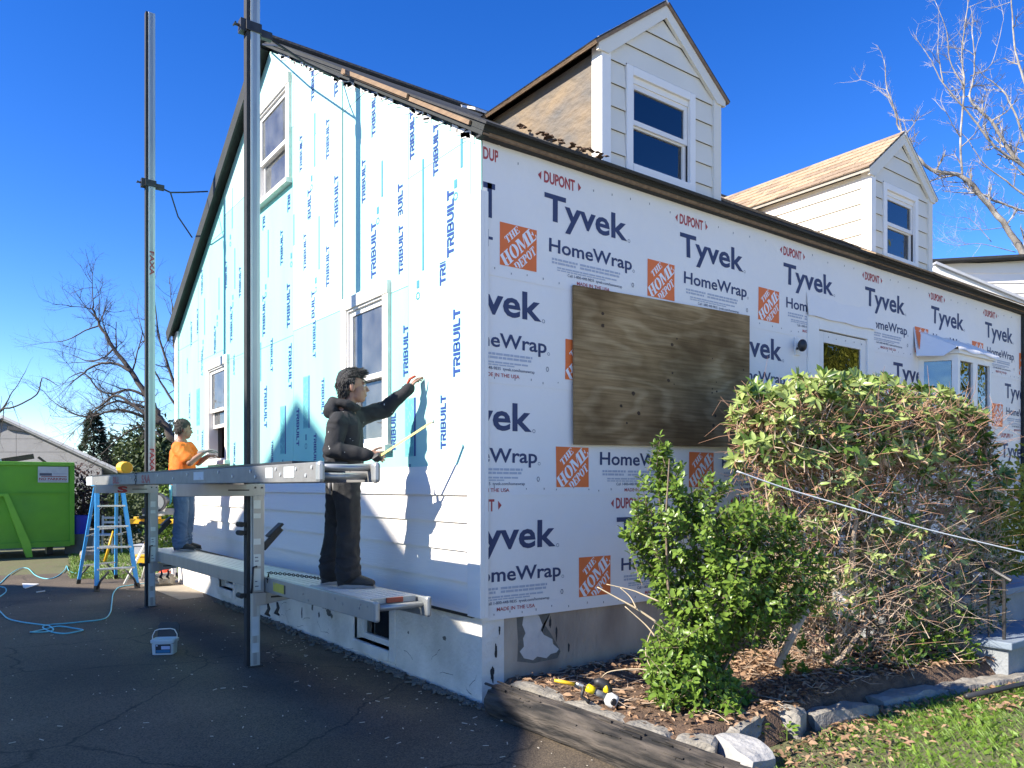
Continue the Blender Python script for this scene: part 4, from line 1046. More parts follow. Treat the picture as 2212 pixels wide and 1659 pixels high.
for k in range(1, 5):
    s_ = k / 5.; a = f1 + (tf1 - f1) * s_; c = f2 + (tf2 - f2) * s_; b = MB(); b.bar(a - fw * .02, c - fw * .02, .085, .025); b.build('step', 'aluminium_deck', LD, bevel=.003)
    if k < 4:
        a2 = r1 + (tr1 - r1) * (s_ * .95); c2 = r2 + (tr2 - r2) * (s_ * .95); b = MB(); b.bar(a2, c2, .025, .02); b.build('rear_brace', 'aluminium_deck', LD)
    for e, o_ in ((a, 1), (c, -1)):
        b = MB(); b.bar(e - Vector((0, 0, .09)), e + sd * o_ * .07 - Vector((0, 0, .012)), .012, .004); b.build('gusset', 'aluminium', LD)
for a, o_ in ((f1, 1), (f2, -1), (r1, 1), (r2, -1)):
    b = MB(); b.tube([a + Vector((0, 0, .03)), a + sd * o_ * .05 + Vector((0, 0, .15)), a + sd * o_ * .16 + Vector((0, 0, .28))], .016, 6); b.build('knee_brace', 'black_plastic', LD, smooth=True)
b = MB(); b.obox(top_c + Vector((0, 0, H + .012)), sd * .2, fw * .15, Vector((0, 0, .018))); b.build('top_cap', 'blue_fibre', LD, bevel=.006)
for a, c in ((f1 + (tf1 - f1) * .55, r1 + (tr1 - r1) * .5), (f2 + (tf2 - f2) * .55, r2 + (tr2 - r2) * .5)):
    b = MB(); b.bar(a, c, .02, .006); b.build('spreader', 'aluminium', LD)

# dumpster
mat('dumpster_green', (.17, .50, .025), .5, (.11, .34, .028), 1.6, 10, 1.3, .25, 9)
mat('dumpster_lip', (.24, .60, .05), .5, (.18, .48, .04), 5, 6, 1)
DP = thing('dumpster', 'bright green dumpster full of scraps, with a white notice', 'dumpster', (-2.6, 15.5, 0))
dr_ = onZ(157, 1199); dl_ = onZ(-330, 1222); dd = (dl_ - dr_).normalized(); dn = Vector((dd.y, -dd.x, 0))
if dn.y > 0: dn = -dn
DLW = 4.6; Hd = 2.02
def dq(a, d, z): return dr_ + dd * a - dn * d + Vector((0, 0, z))
# hull with slightly dented front
b = MB(); nx, nz = 16, 12; P = []
for j in range(nz + 1):
    for i in range(nx + 1):
        a = DLW * i / nx; z = .22 + (Hd - .22) * j / nz; dent = 0 if i in (0, nx) or j in (0, nz) else .03 * mnoise.noise(Vector((a * 1.3, z * 1.7, 2)))
        P.append(dq(a, dent, z))
b.add(P, [(j * (nx + 1) + i, j * (nx + 1) + i + 1, (j + 1) * (nx + 1) + i + 1, (j + 1) * (nx + 1) + i) for j in range(nz) for i in range(nx)])
b.build('side_panel', 'dumpster_green', DP, smooth=True)
b = MB(); b.prism([(0, .22), (DLW, .22), (DLW, Hd), (0, Hd)], lambda a, z, d: dq(a, .06 + d, z), 0, .02)
b.add([dq(0, 0, .22), dq(0, 2.2, .22), dq(0, 2.2, Hd), dq(0, 0, Hd)], [(0, 1, 2, 3)]); b.add([dq(0, 2.2, .22), dq(DLW, 2.2, .22), dq(DLW, 2.2, Hd), dq(0, 2.2, Hd)], [(0, 1, 2, 3)]); b.add([dq(DLW, 0, .22), dq(DLW, 2.2, .22), dq(DLW, 2.2, Hd), dq(DLW, 0, Hd)], [(0, 1, 2, 3)])
b.add([dq(0, 0, .23), dq(DLW, 0, .23), dq(DLW, 2.2, .23), dq(0, 2.2, .23)], [(0, 1, 2, 3)]); b.build('hull', 'dumpster_green', DP)
bb = lambda a0, a1, d0, d1, z0, z1, nm, m: MB().prism([(a0, z0), (a1, z0), (a1, z1), (a0, z1)], lambda a, z, d: dq(a, d, z), d0, d1).build(nm, m, DP, bevel=.008)
bb(-.03, DLW, -.05, .06, Hd - .06, Hd + .02, 'top_rail', 'dumpster_lip'); bb(-.03, .06, -.045, .05, .22, Hd - .06, 'corner_post', 'dumpster_green'); bb(.05, DLW, -.04, .04, .20, .32, 'bottom_rail', 'dumpster_green')
bb(1.28, 3.4, -.12, .0, 1.30, 1.36, 'fork_shelf', 'dumpster_lip')
b = MB(); b.prism([(1.20, 1.36), (1.30, 1.36), (.88, .0), (.76, .0), (.80, .3)], lambda a, z, d: dq(a, d, z), -.11, .01); b.build('rib', 'dumpster_lip', DP, bevel=.006)
b = MB(); b.prism([(1.32, 1.30), (3.3, 1.30), (3.3, .3), (.96, .3)], lambda a, z, d: dq(a, d, z), .0, .02); b.build('recess_panel', 'dumpster_green', DP)
b = MB(); b.prism([(.06, 1.36), (1.2, 1.36), (1.2, 1.375), (.06, 1.375)], lambda a, z, d: dq(a, d, z), -.03, .0); b.build('fold', 'dumpster_green', DP)
b = MB(); b.prism([(.09, 1.60), (.66, 1.60), (.66, 1.94), (.09, 1.94)], lambda a, z, d: dq(a, d, z), -.036, -.03); nt_ = b.build('notice', 'sticker_white', DP)
for (a0, a1, z0, z1, m) in ((.40, .63, 1.745, 1.80, 'ink_dark'), (.12, .38, 1.78, 1.795, 'ink_grey'), (.12, .6, 1.72, 1.735, 'paint_red'), (.12, .64, 1.625, 1.635, 'ink_dark')):
    b = MB(); b.prism([(a0, z0), (a1, z0), (a1, z1), (a0, z1)], lambda a, z, d: dq(a, d, z), -.0375, -.0365); b.build('print', m, nt_)
g = text2d('NO PARKING', .03); wd = width2d(g); put2d(g, lambda a, z: dq(.64 - a * .52 / wd, -.0375, 1.65 + z * .05), 'print', 'paint_red', nt_)
for a in (.35, 1.9, 3.6): bb(a, a + .12, .2, .5, .02, .22, 'skid', 'metal_dark')
mat('scrap_pale', (.62, .55, .44), .8, (.5, .42, .3), 6, 5, 1); mat('scrap_dark', (.16, .11, .08), .85, (.1, .07, .05), 8, 5, 1)
rnd = random.Random(21)
lab = ['pale broken board sticking up from the dumpster', 'flat white scrap lying on the dumpster rim', 'dark brown plank end leaning on the dumpster rim', 'short pale offcut on the dumpster heap', 'bent cream strip on top of the dumpster heap', 'small splintered batten at the dumpster edge']
for k, (a, z, l, w, tilt, m) in enumerate([(1.95, .16, .28, .05, .5, 'scrap_pale'), (1.5, .05, .36, .05, .02, 'trim_white'), (1.0, .09, .30, .07, -.2, 'scrap_dark'), (1.66, .14, .14, .045, -.3, 'scrap_pale'), (2.4, .07, .4, .05, .12, 'trim_white'), (.55, .07, .10, .03, .7, 'scrap_dark')]):
    c = dq(a, .25, Hd + z); d = (dd * -math.cos(tilt) + Vector((0, 0, -math.sin(tilt)))); nb = dn
    b = MB(); b.obox(c, d * l, d.cross(nb).normalized() * w * .8, nb * .02); tag(b.build('wood_scrap', m, None, bevel=.004), lab[k], 'scrap', 'scraps on the dumpster')
b = MB(); b.prism([(.06, Hd - .1), (DLW, Hd - .1), (DLW, Hd - .02), (.06, Hd - .02)], lambda a, z, d: dq(a, d, z), .07, 2.1); b.build('rubble_fill', 'mulch', DP)

# miter saw on its stand, tool boxes, bins behind the ladder
def cam_pt(u, v, depth): return CAM + px_ray(u, v) * depth
mat('dark_tool', (.03, .03, .033), .5, (.10, .10, .11), 14, 5, 1.3, metal=.3)
q = cam_pt(335, 1118, 12.0); SW = thing('miter_saw', 'miter saw with grey guard and yellow base on a folding stand', 'saw', (q.x, q.y, 0))
rx = Vector((math.cos(YAW), -math.sin(YAW), 0)); ry = Vector((math.sin(YAW), math.cos(YAW), 0)); rz = Vector((0, 0, 1))
def sp(a, d, z): return Vector((q.x, q.y, 0)) + rx * a + ry * d + rz * z
zt_ = q.z
b = MB(); b.obox(sp(.1, 0, zt_ - .06), rx * .5, ry * .06, rz * .035); b.build('stand_beam', 'tool_yellow', SW, bevel=.006)
for a0, a1, m in ((.02, -.34, 'tool_yellow'), (.35, .65, 'tool_yellow')):
    for d in (-.28, .28):
        b = MB(); b.tube([sp(a0, 0, zt_ - .08), sp(a0 + (a1 - a0) * .35, d * .35, zt_ - .08 - (zt_ - .1) * .35)], .022, 8); b.build('leg', 'tool_yellow', SW, smooth=True)
        b = MB(); b.tube([sp(a0 + (a1 - a0) * .35, d * .35, zt_ - .08 - (zt_ - .1) * .35), sp(a1, d, .02)], .019, 8); b.build('leg', 'sash_white', SW, smooth=True)
for a in (-.12, .0, .12): 
    b = MB(); b.obox(sp(a - .06, -.12, zt_), rx * .05, ry * .1, rz * .022); b.build('base_clamp', 'tool_yellow', SW, bevel=.008)
b = MB(); b.cyl(sp(0, -.05, zt_ + .03), sp(0, -.05, zt_ + .06), .16, 20); b.build('turntable', 'aluminium', SW)
b = MB(); b.obox(sp(.0, .12, zt_ + .09), rx * .25, ry * .015, rz * .05); b.build('fence', 'aluminium_deck', SW)
b = MB(); b.cyl(sp(.04, -.05, zt_ + .24), sp(.04, .0, zt_ + .24), .15, 24); b.build('blade_guard', 'dark_tool', SW, smooth=False)
b = MB(); b.cyl(sp(.04, -.055, zt_ + .24), sp(.04, -.052, zt_ + .24), .12, 24); b.build('blade', 'aluminium', SW)
b = MB(); b.cyl(sp(.08, .0, zt_ + .25), sp(.1, .17, zt_ + .27), .06, 14); b.build('motor', 'dark_tool', SW, smooth=True)
b = MB(); b.tube([sp(-.1, -.05, zt_ + .16), sp(-.13, -.06, zt_ + .30), sp(-.04, -.05, zt_ + .40), sp(.05, -.05, zt_ + .38)], .02, 8); b.build('handle', 'black_plastic', SW, smooth=True)
b = MB(); b.obox(sp(-.14, -.03, zt_ + .1), rx * .035, ry * .04, rz * .05); b.build('vice', 'dark_tool', SW, bevel=.01)

def crate(u, v, depth, w, d, h, m, name, label, cat, lidm=None):
    p = cam_pt(u, v, depth); t = thing(name, label, cat, (p.x, p.y, max(p.z, 0)))
    c = Vector((p.x, p.y, max(p.z, 0)))
    b = MB(); b.obox(c + rz * h / 2, rx * w / 2, ry * d / 2, rz * h / 2); b.build('body', m, t, bevel=.015)
    b = MB(); b.obox(c + rz * (h + .012), rx * (w / 2 + .012), ry * (d / 2 + .012), rz * .015); b.build('lid' if lidm else 'rim', lidm or m, t, bevel=.006)
    b = MB(); b.tube([c + rz * (h + .02) - rx * w * .2, c + rz * (h + .07) - rx * w * .18, c + rz * (h + .07) + rx * w * .18, c + rz * (h + .02) + rx * w * .2], .01, 6); b.build('handle', 'black_plastic', t)
    return t
mat('crate_grey', (.45, .46, .48), .5, (.36, .37, .38), 9, 5, 1); mat('bin_blue', (.012, .03, .55), .45, (.02, .04, .42), 5, 5, 1); mat('bin_grey', (.17, .175, .17), .6, (.13, .135, .13), 9, 5, 1)
crate(313, 1208, 14.5, .26, .3, .26, 'crate_grey', 'tool_crate', 'pale grey tool crate on the ground behind the far pole', 'crate', 'crate_grey')
crate(310, 1216, 13.6, .30, .2, .12, 'tool_yellow', 'tool_bag', 'low yellow tool case in front of the pale grey crate', 'tool case', 'tool_yellow')
# blue bin and grey can beside the dumpster
p = onZ(170, 1196); BB = thing('blue_bin', 'blue recycling bin half hidden by the green dumpster', 'bin', p)
b = MB(); b.tube([p + rz * .45, p + rz * .85, p + rz * .86], [.16, .22, .235], 16); b.build('body', 'bin_blue', BB, smooth=False); b = MB(); b.obox(p + rz * .23, rx * .2, ry * .2, rz * .22); b.build('base', 'bin_grey', BB)
p = onZ(190, 1192) ; BC = thing('trash_can', 'grey trash can standing behind the blue ladder', 'trash can', p)
b = MB(); b.tube([p, p + rz * .5], [.13, .17], 14); b.build('body', 'bin_grey', BC); b = MB(); b.tube([p + rz * .5, p + rz * .53], .18, 14); b.build('rim', 'metal_dark', BC)
# white plastic chair behind the ladder
p = onZ(232, 1196); CH = thing('garden_chair', 'white garden chair seen through the blue ladder', 'chair', p)
for a, d in ((-.22, -.2), (.22, -.2), (-.22, .2), (.22, .2)):
    b = MB(); b.bar(p + rx * a + ry * d, p + rx * a * .9 + ry * d * .9 + rz * (.42 if d < 0 else .85), .04, .03); b.build('leg', 'sash_white', CH)
b = MB(); b.obox(p + rz * .43, rx * .24, ry * .23, rz * .015); b.build('seat', 'sash_white', CH); 
for z in (.6, .7, .8): b = MB(); b.obox(p + rz * z + ry * .19, rx * .2, ry * .012, rz * .025); b.build('back_slat', 'sash_white', CH)
# leaning orange handle tool
p = onZ(226, 1215); b = MB(); b.tube([p, p + rx * .12 + ry * .1 + rz * .62], [.03, .018], 8); SP = tag(b.build('shovel_handle', 'tool_yellow', None, smooth=True), 'orange handled tool leaning behind the ladder', 'tool')
# power drill on the bench
p = Vector((-1.08, 6.75, ztp + .017)); DR = thing('power_drill', 'yellow power drill lying on the far end of the work bench', 'drill', p)
b = MB(); b.cyl(p + Vector((0, -.34, .09)), p + Vector((0, -.02, .1)), .075, 12); b.build('body', 'tool_yellow', DR, bevel=.01)
b = MB(); b.tube([p + Vector((0, -.02, .1)), p + Vector((0, .13, .1)), p + Vector((0, .2, .1))], [.06, .05, .02], 10); b.build('chuck', 'dark_tool', DR)
b = MB(); b.tube([p + Vector((0, .2, .1)), p + Vector((0, .32, .11))], .008, 6); b.build('bit', 'aluminium', DR)
b = MB(); b.bar(p + Vector((0, -.06, .06)), p + Vector((.06, .12, .02)), .05, .045); b.build('grip', 'black_plastic', DR, bevel=.01)
# stones behind
def rock(c, r, m, name, label, seed, squash=.6, parent=None, cat='stone', group=None, rot=0.):
    b = MB(); b.ellipsoid((0, 0, 0), (1, 1, 1), 14, 9); vs = []
    cr, sr = math.cos(rot), math.sin(rot)
    for v in b.v:
        v = Vector(v); n = mnoise.noise(v * 1.3 + Vector((seed * 7.1, 0, 0))) * .28 + mnoise.noise(v * 3.1 + Vector((seed, 5, 0))) * .12
        v = Vector([math.copysign(abs(k) ** .7, k) for k in v]); v = v * (1 + n)
        x, y = v.x * r[0], v.y * r[1]; vs.append((c[0] + x * cr - y * sr, c[1] + x * sr + y * cr, c[2] + v.z * r[2]))
    b.v = vs; o = b.build(name, m, parent, smooth=False)
    if label: tag(o, label, cat, group)
    return o
p = onZ(193, 1213); rock((p.x, p.y, .1), (.16, .13, .14), 'stone', 'boulder', 'tan boulder at the drive edge behind the ladder', 3)
p = onZ(350, 1264); rock((p.x, p.y, .08), (.2, .16, .11), 'stone', 'boulder', 'low pale boulder behind the far pole base', 5)
# downspout shoe at far corner
b = MB(); b.tube([(-.03, 8.52, .4), (-.03, 8.52, .12), (-.12, 8.45, .05), (-.22, 8.4, .04)], .045, 8); b.build('downspout', 'trim_white', HOUSE, smooth=True)
mat('red_plastic', (.55, .06, .02), .5)
p = onZ(358, 1258); TR = thing('leaf_blower', 'small orange and black power tool lying by the downspout', 'power tool', p)
b = MB(); b.ellipsoid(p + rz * .12, (.12, .1, .09), 12, 8); b.build('housing', 'red_plastic', TR, smooth=True); b = MB(); b.tube([p + rz * .13, p + rx * .1 + rz * .2, p + rx * .22 + rz * .08], .03, 8); b.build('nozzle', 'black_plastic', TR)
# scraps on the asphalt
def flat(poly, z, m, name, label, cat, th=.003):
    b = MB(); b.prism(poly, lambda a, c, d: (a, c, d), z, z + th); return tag(b.build(name, m), label, cat)
P_ = [onZ(48, 1262), onZ(84, 1263), onZ(55, 1272), onZ(50, 1270)]; flat([(p.x, p.y) for p in P_][::-1], .004, 'sash_white', 'paper_scrap', 'white wedge of siding scrap on the asphalt near the hose', 'scrap', .012)
P_ = [onZ(78, 1279), onZ(97, 1276), onZ(98, 1278), onZ(79, 1281)]; flat([(p.x, p.y) for p in P_][::-1], .004, 'scrap_pale', 'paper_scrap', 'thin pale sliver of siding on the asphalt', 'scrap')
P_ = [onZ(1083, 1553), onZ(1094, 1552), onZ(1092, 1558), onZ(1081, 1559)]; flat([(p.x, p.y) for p in P_][::-1], .004, 'sash_white', 'paper_scrap', 'small white paper scrap on the asphalt near the log', 'scrap')
rnd = random.Random(77); b = MB()
for k in range(330):
    x = rnd.uniform(-3.2, -.05); y = rnd.uniform(-2.5, 8.5) if rnd.random() < .6 else rnd.uniform(-1.8, 3.0)
    if rnd.random() < .4: x = -.1 - abs(rnd.gauss(0, .7))
    a = rnd.uniform(0, 6.28); l = rnd.choice([.003, .004, .005, .006, .009, .018]); w = rnd.uniform(.0015, .004)
    c, s = math.cos(a), math.sin(a)
    b.obox((x, y, .003), (c * l, s * l, rnd.uniform(-.001, .002)), (-s * w, c * w, 0), (0, 0, .0015))
b.build('litter', 'scrap_pale', None, kind='stuff'); bpy.data.objects['litter']['label'] = 'pale chips and splinters scattered over the asphalt'; bpy.data.objects['litter']['category'] = 'litter'
b = MB()
for k in range(500):
    x = -.02 - abs(rnd.gauss(0, .05)); y = rnd.uniform(-.1, 6); a = rnd.uniform(0, 6.28); l = rnd.uniform(.008, .03)
    b.obox((x, y, rnd.uniform(.002, .02)), (math.cos(a) * l, math.sin(a) * l, 0), (-math.sin(a) * l * .6, math.cos(a) * l * .6, .004), (0, 0, .006))
o = b.build('dirt_crumbs', 'peeled_concrete', None, kind='stuff'); tag(o, 'dark crumbs of soil along the foot of the foundation', 'dirt')

# peeled patches and cracks on the foundation
def blob(fn, a, z, ra, rz_, seed, m, nm, parent, d=.0016, n=22):
    P = []
    for i in range(n):
        t = 2 * math.pi * i / n; k = 1 + .55 * mnoise.noise(Vector((math.cos(t) * 1.6 + seed * 3.3, math.sin(t) * 1.6, seed))) + .25 * mnoise.noise(Vector((math.cos(t) * 5 + seed, math.sin(t) * 5, seed)))
        P.append((a + ra * k * math.cos(t), z + rz_ * k * math.sin(t)))
    b = MB(); c = fn(a, z, d); b.add([c] + [fn(x, y, d) for x, y in P], [(0, 1 + i, 1 + (i + 1) % n) for i in range(n)]); return b.build(nm, m, parent)
gfn = lambda a, z, d: (.012 - d, a, z)
for k, (a, z, ra, rz_) in enumerate([(2.72, .37, .07, .05), (2.62, .30, .05, .04), (3.0, .37, .025, .06), (3.02, .29, .02, .03), (2.55, .27, .03, .025), (3.9, .4, .03, .06), (3.75, .38, .025, .05), (2.85, .24, .02, .03), (1.05, .34, .012, .012), (.5, .38, .025, .016), (3.3, .2, .02, .05)]): blob(gfn, a, z, ra, rz_, k + 1, 'peeled_concrete', 'peeled_patch', fnd)
rnd = random.Random(8); b = MB()
for k in range(26):
    y = rnd.uniform(.05, 5.5); z = rnd.uniform(.02, .2); a = rnd.choice([rnd.uniform(-.4, .4), rnd.uniform(1.1, 2.0)])
    pts = []
    for i in range(6):
        pts.append((.0105, y, z)); a += rnd.uniform(-.6, .6); l = rnd.uniform(.02, .06); y += math.cos(a) * l; z += math.sin(a) * l * .7
    for p0, p1 in zip(pts[:-1], pts[1:]):
        w = rnd.uniform(.001, .003); b.add([(p0[0], p0[1], p0[2] - w), (p1[0], p1[1], p1[2] - w), (p1[0], p1[1], p1[2] + w), (p0[0], p0[1], p0[2] + w)], [(0, 1, 2, 3)])
b.build('cracks', 'peeled_concrete', fnd, kind='stuff')
ffn = lambda a, z, d: (a, .0118 - d, z)
def outline(P, nm, m, parent, fn, d):
    b = MB(); c = (sum(p[0] for p in P) / len(P), sum(p[1] for p in P) / len(P)); b.add([fn(*c, d)] + [fn(x, z, d) for x, z in P], [(0, 1 + i, 1 + (i + 1) % len(P)) for i in range(len(P))]); return b.build(nm, m, parent)
D8 = lambda x, y: ((1100 + x / 2.4575) * .8848, (1200 + y / 2.4575) * .8848)
pp = [(440,735),(500,728),(530,745),(552,800),(540,830),(560,860),(610,885),(615,915),(650,945),(635,965),(600,975),(575,1000),(520,990),(495,1012),(440,1000),(415,960),(440,930),(435,880),(450,850),(430,800)]
Pp = []
for x, y in pp: p = onY(*D8(x, y), .011); Pp.append((p.x, p.z))
dk = [(395,745),(430,740),(600,730),(560,790),(600,850),(640,920),(660,960),(640,1000),(500,1030),(400,1020),(405,900)]
Pd = []
for x, y in dk: p = onY(*D8(x, y), .011); Pd.append((p.x, p.z))
outline(Pd, 'bare_patch', 'peeled_concrete', fnf, ffn, .0006); outline(Pp, 'paint_flake', 'paint_flake', fnf, ffn, .0016)
for k, (a, z, ra, rz_) in enumerate([(.13, .35, .012, .05), (.1, .2, .015, .06), (.62, .5, .01, .04), (.68, .42, .008, .05), (.8, .3, .008, .03), (.16, .5, .008, .03)]): blob(ffn, a, z, ra, rz_, k + 20, 'felt', 'peeled_patch', fnf)

# ------------------------------------------------------------------ far things: garage, wires, neighbour at right
GR = thing('garage', 'grey garage gable behind the green dumpster', 'garage', (-1.5, 22, 0))
mat('garage_grey', (.27, .265, .26), .8, (.22, .215, .21), 3, 6, 1, .2, 20); mat('garage_roof', (.27, .27, .26), .85, (.2, .2, .2), 8, 6, 1, .3, 40)
gl = cam_pt(2, 897, 24.5); gr_ = cam_pt(252, 1013, 24.5); gn = (gr_ - gl); hw_ = Vector((gn.x, gn.y, 0)).length; gd = Vector((gn.x, gn.y, 0)).normalized(); gs = gn.z / hw_; bk = (Vector((-gd.y, gd.x, 0)) * .62 - gd * .78).normalized()
g0 = Vector((gl.x, gl.y, 0)); gp = lambda a, z, d: g0 + gd * a + bk * d + rz * z
zp = gl.z
b = MB(); b.prism([(-hw_ + .35, 0), (hw_ - .35, 0), (hw_ - .35, zp + gs * (hw_ - .35) - .12), (0, zp - .12), (-hw_ + .35, zp + gs * (hw_ - .35) - .12)], gp, .2, 6); b.build('wall', 'garage_grey', GR)
for k in range(9):
    z0 = .1 + k * .42
    for a0, a1 in ((-3, -1.3), (-1.3, .55), (.55, hw_ - .4)):
        P = [(a0 + .008, z0), (a1 - .008, z0), (a1 - .008, z0 + .41), (a0 + .008, z0 + .41)]; P = clip_poly(P, -gs, 1, zp - .16); P = clip_poly(P, gs, 1, zp - .16)
        if len(P) > 2: b = MB(); b.prism(P, gp, .16, .2); b.build('panel', 'garage_grey', GR)
for sx in (-1, 1):
    b = MB(); b.prism([(0, zp), (sx * hw_, zp + gs * hw_), (sx * hw_, zp + gs * hw_ - .14), (0, zp - .14)], gp, -.05, 6.3); b.build('roof', 'garage_roof', GR)
    b = MB(); b.prism([(0, zp + .01), (sx * (hw_ + .02), zp + gs * hw_ + .01), (sx * (hw_ + .02), zp + gs * hw_ - .08), (0, zp - .09)], gp, -.09, -.055); b.build('rake_board', 'crate_grey', GR)
b = MB(); b.prism([(.25, zp - .45), (.75, zp - .52), (.75, zp - .40), (.25, zp - .33)], gp, .05, .15); b.build('vent', 'metal_dark', GR)
for k, (v0, v1) in enumerate(((995, 1003), (1008, 1014), (1023, 1028))):
    b = MB(); a = cam_pt(-60, v0 - 1, 60); c = cam_pt(480, v1, 62); m_ = (a + c) / 2 - rz * .1; b.tube([a, m_, c], .018, 4); tag(b.build('power_line', 'wire_black'), ['topmost thin power line crossing the sky at far left', 'middle thin power line crossing the sky at far left', 'lowest thin power line just above the garage roof'][k], 'power line')
NR = thing('neighbour_house', 'white clapboard house beyond the far right end of the wrapped wall', 'house', (14, 2, 0))
A_ = cam_pt(1960, 576, 15.5); B_ = cam_pt(2420, 550, 15.5); nd = (B_ - A_); nd.z = 0; nl = nd.length; nd.normalize(); nb_ = Vector((-nd.y, nd.x, 0))
npnt = lambda a, z, d: Vector((A_.x, A_.y, 0)) + nd * a + nb_ * d + rz * z
zt2 = A_.z; rise = (B_.z - A_.z) / nl
MB().prism([(0, 0), (nl, 0), (nl, zt2 + rise * nl), (0, zt2)], npnt, .05, 5).build('wall', 'siding', NR)
z = 3.0
while z < zt2 - .05:
    b = MB(); b.prism([(0, z), (nl, z), (nl, z + .2), (0, z + .2)], lambda a, zz, d: npnt(a, zz, d - .02 * (z + .2 - zz) / .2), .0, .045); b.build('siding_board', 'siding', NR); z += .2
b = MB(); b.prism([(-.2, zt2), (nl, zt2 + rise * nl), (nl, zt2 + rise * nl + .05), (-.2, zt2 + .05)], npnt, -.25, 5); b.build('roof', 'felt', NR)
a0 = cam_pt(2016, 580, 15.0); a1 = cam_pt(2230, 668, 15.0)
b = MB(); b.bar(a0, a1, .06, .13); b.build('lower_rake', 'trim_white', NR); b = MB(); b.bar(a0 + rz * .09, a1 + rz * .09, .2, .05); b.build('lower_roof', 'crate_grey', NR)
b = MB(); b.add([a0, a1, Vector((a1.x, a1.y, 0)), Vector((a0.x, a0.y, 0))], [(0, 1, 2, 3)]); b.build('lower_wall', 'siding', NR)

mat('pale_dirt', (.34, .29, .22), .95, (.24, .20, .15), 3, 8, 1.2, .5, 60)
sheet('dirt_patch', [(p.x, p.y) for p in (onZ(160, 1222), onZ(285, 1212), onZ(420, 1206), onZ(440, 1290), onZ(388, 1296), onZ(300, 1262), onZ(270, 1236))][::-1], .004, 'pale_dirt')
# ------------------------------------------------------------------ people
mat('skin', (.30, .16, .105), .5, (.24, .12, .078), 14, 5, 1, .12, 160)
mat('hair_black', (.012, .011, .011), .5, (.028, .025, .024), 40, 5, 1, .8, 120)
mat('hair_brown', (.022, .016, .013), .55, (.04, .03, .024), 40, 5, 1, .8, 120)
mat('jacket_black', (.010, .010, .0115), .85, (.020, .020, .023), 7, 7, 1, .35, 200)
mat('trouser_black', (.010, .010, .011), .85, (.026, .026, .026), 5, 7, 1.3, .35, 160)
mat('shoe_black', (.016, .016, .017), .7, (.03, .03, .03), 12, 5, 1, .4, 120)
mat('sole', (.30, .29, .28), .8, (.2, .19, .18), 9, 4, 1)
mat('shirt_orange', (.85, .19, .012), .75, (.78, .15, .01), 6, 6, 1, .25, 140)
mat('denim', (.055, .105, .20), .85, (.105, .165, .27), 4, 8, 1.4, .35, 200)
mat('glove', (.24, .235, .23), .85, (.16, .155, .15), 12, 5, 1)
mat('speck', (.62, .62, .60), .8); mat('eye_white', (.6, .58, .55), .3); mat('eye_dark', (.012, .01, .01), .2)

def rcone(mb, a, b, ra, rb, n=14):
    """closed tapered capsule"""
    a = Vector(a); b = Vector(b); d = (b - a); L = max(d.length, 1e-5); d /= L
    P = []; Rr = []
    for k in range(5):
        t = math.radians(90 - 22.5 * k) ; P.append(a - d * ra * math.sin(t)); Rr.append(max(ra * math.cos(t), .0008))
    for k in range(5):
        t = math.radians(22.5 * k); P.append(b + d * rb * math.sin(t)); Rr.append(max(rb * math.cos(t), .0008))
    mb.tube(P, Rr, n)
def loft(mb, rings, n=20):
    """rings: (centre, vecx, vecy) ellipses"""
    vs = []; fs = []
    for c, ax, ay in rings:
        for i in range(n):
            t = 2 * math.pi * i / n; vs.append(Vector(c) + ax * math.cos(t) + ay * math.sin(t))
    for k in range(len(rings) - 1):
        for i in range(n): fs.append((k * n + i, k * n + (i + 1) % n, (k + 1) * n + (i + 1) % n, (k + 1) * n + i))
    fs.append(tuple(reversed(range(n)))); fs.append(tuple(range((len(rings) - 1) * n, len(rings) * n)))
    mb.add(vs, fs)
def flesh(mb, name, m, parent, voxel=.008, smooth=6, wrinkle=0., wfreq=14., seed=0, fold=None, label=None, hemz=None, zs_=1.2):
    """union of the closed shapes as one continuous skin"""
    off = root_loc(parent)
    me = bpy.data.meshes.new('tmp'); me.from_pydata([(p[0] - off.x, p[1] - off.y, p[2] - off.z) for p in mb.v], [], mb.f)
    bm = bmesh.new(); bm.from_mesh(me); bmesh.ops.recalc_face_normals(bm, faces=bm.faces); bm.to_mesh(me); bm.free()
    o = bpy.data.objects.new('tmp', me); COL.objects.link(o)
    r = o.modifiers.new('r', 'REMESH'); r.mode = 'VOXEL'; r.voxel_size = voxel; r.use_smooth_shade = True
    if smooth: s = o.modifiers.new('s', 'SMOOTH'); s.factor = .5; s.iterations = smooth
    dg = bpy.context.evaluated_depsgraph_get(); nm = bpy.data.meshes.new_from_object(o.evaluated_get(dg))
    bpy.data.objects.remove(o); bpy.data.meshes.remove(me)
    if wrinkle:
        co = [v.co.copy() for v in nm.vertices]; no = [v.normal.copy() for v in nm.vertices]
        for v, c, n in zip(nm.vertices, co, no):
            hem = hemz is not None and (c.z + off.z) < hemz
            zf_ = 2.2 if hem else zs_
            q = Vector((c.x * wfreq * .8, c.y * wfreq * .8, c.z * wfreq * zf_ + 1.4 * mnoise.noise(c * 6 + Vector((seed, 0, 0))))) + Vector((seed * 3.7, 1, 2))
            r1 = 1 - abs(mnoise.noise(q)) * 2.4; r2 = mnoise.noise(c * wfreq * 2.6 + Vector((0, seed, 0)))
            k = wrinkle * (r1 * .9 + r2 * .35)
            if fold: k *= fold(c + off)
            v.co = c + n * k
    nm.polygons.foreach_set('use_smooth', [True] * len(nm.polygons)); nm.materials.clear(); nm.materials.append(MATS[m]); nm.name = name
    o = bpy.data.objects.new(name, nm); COL.objects.link(o); o.parent = parent
    if label: o['label'] = label
    return o

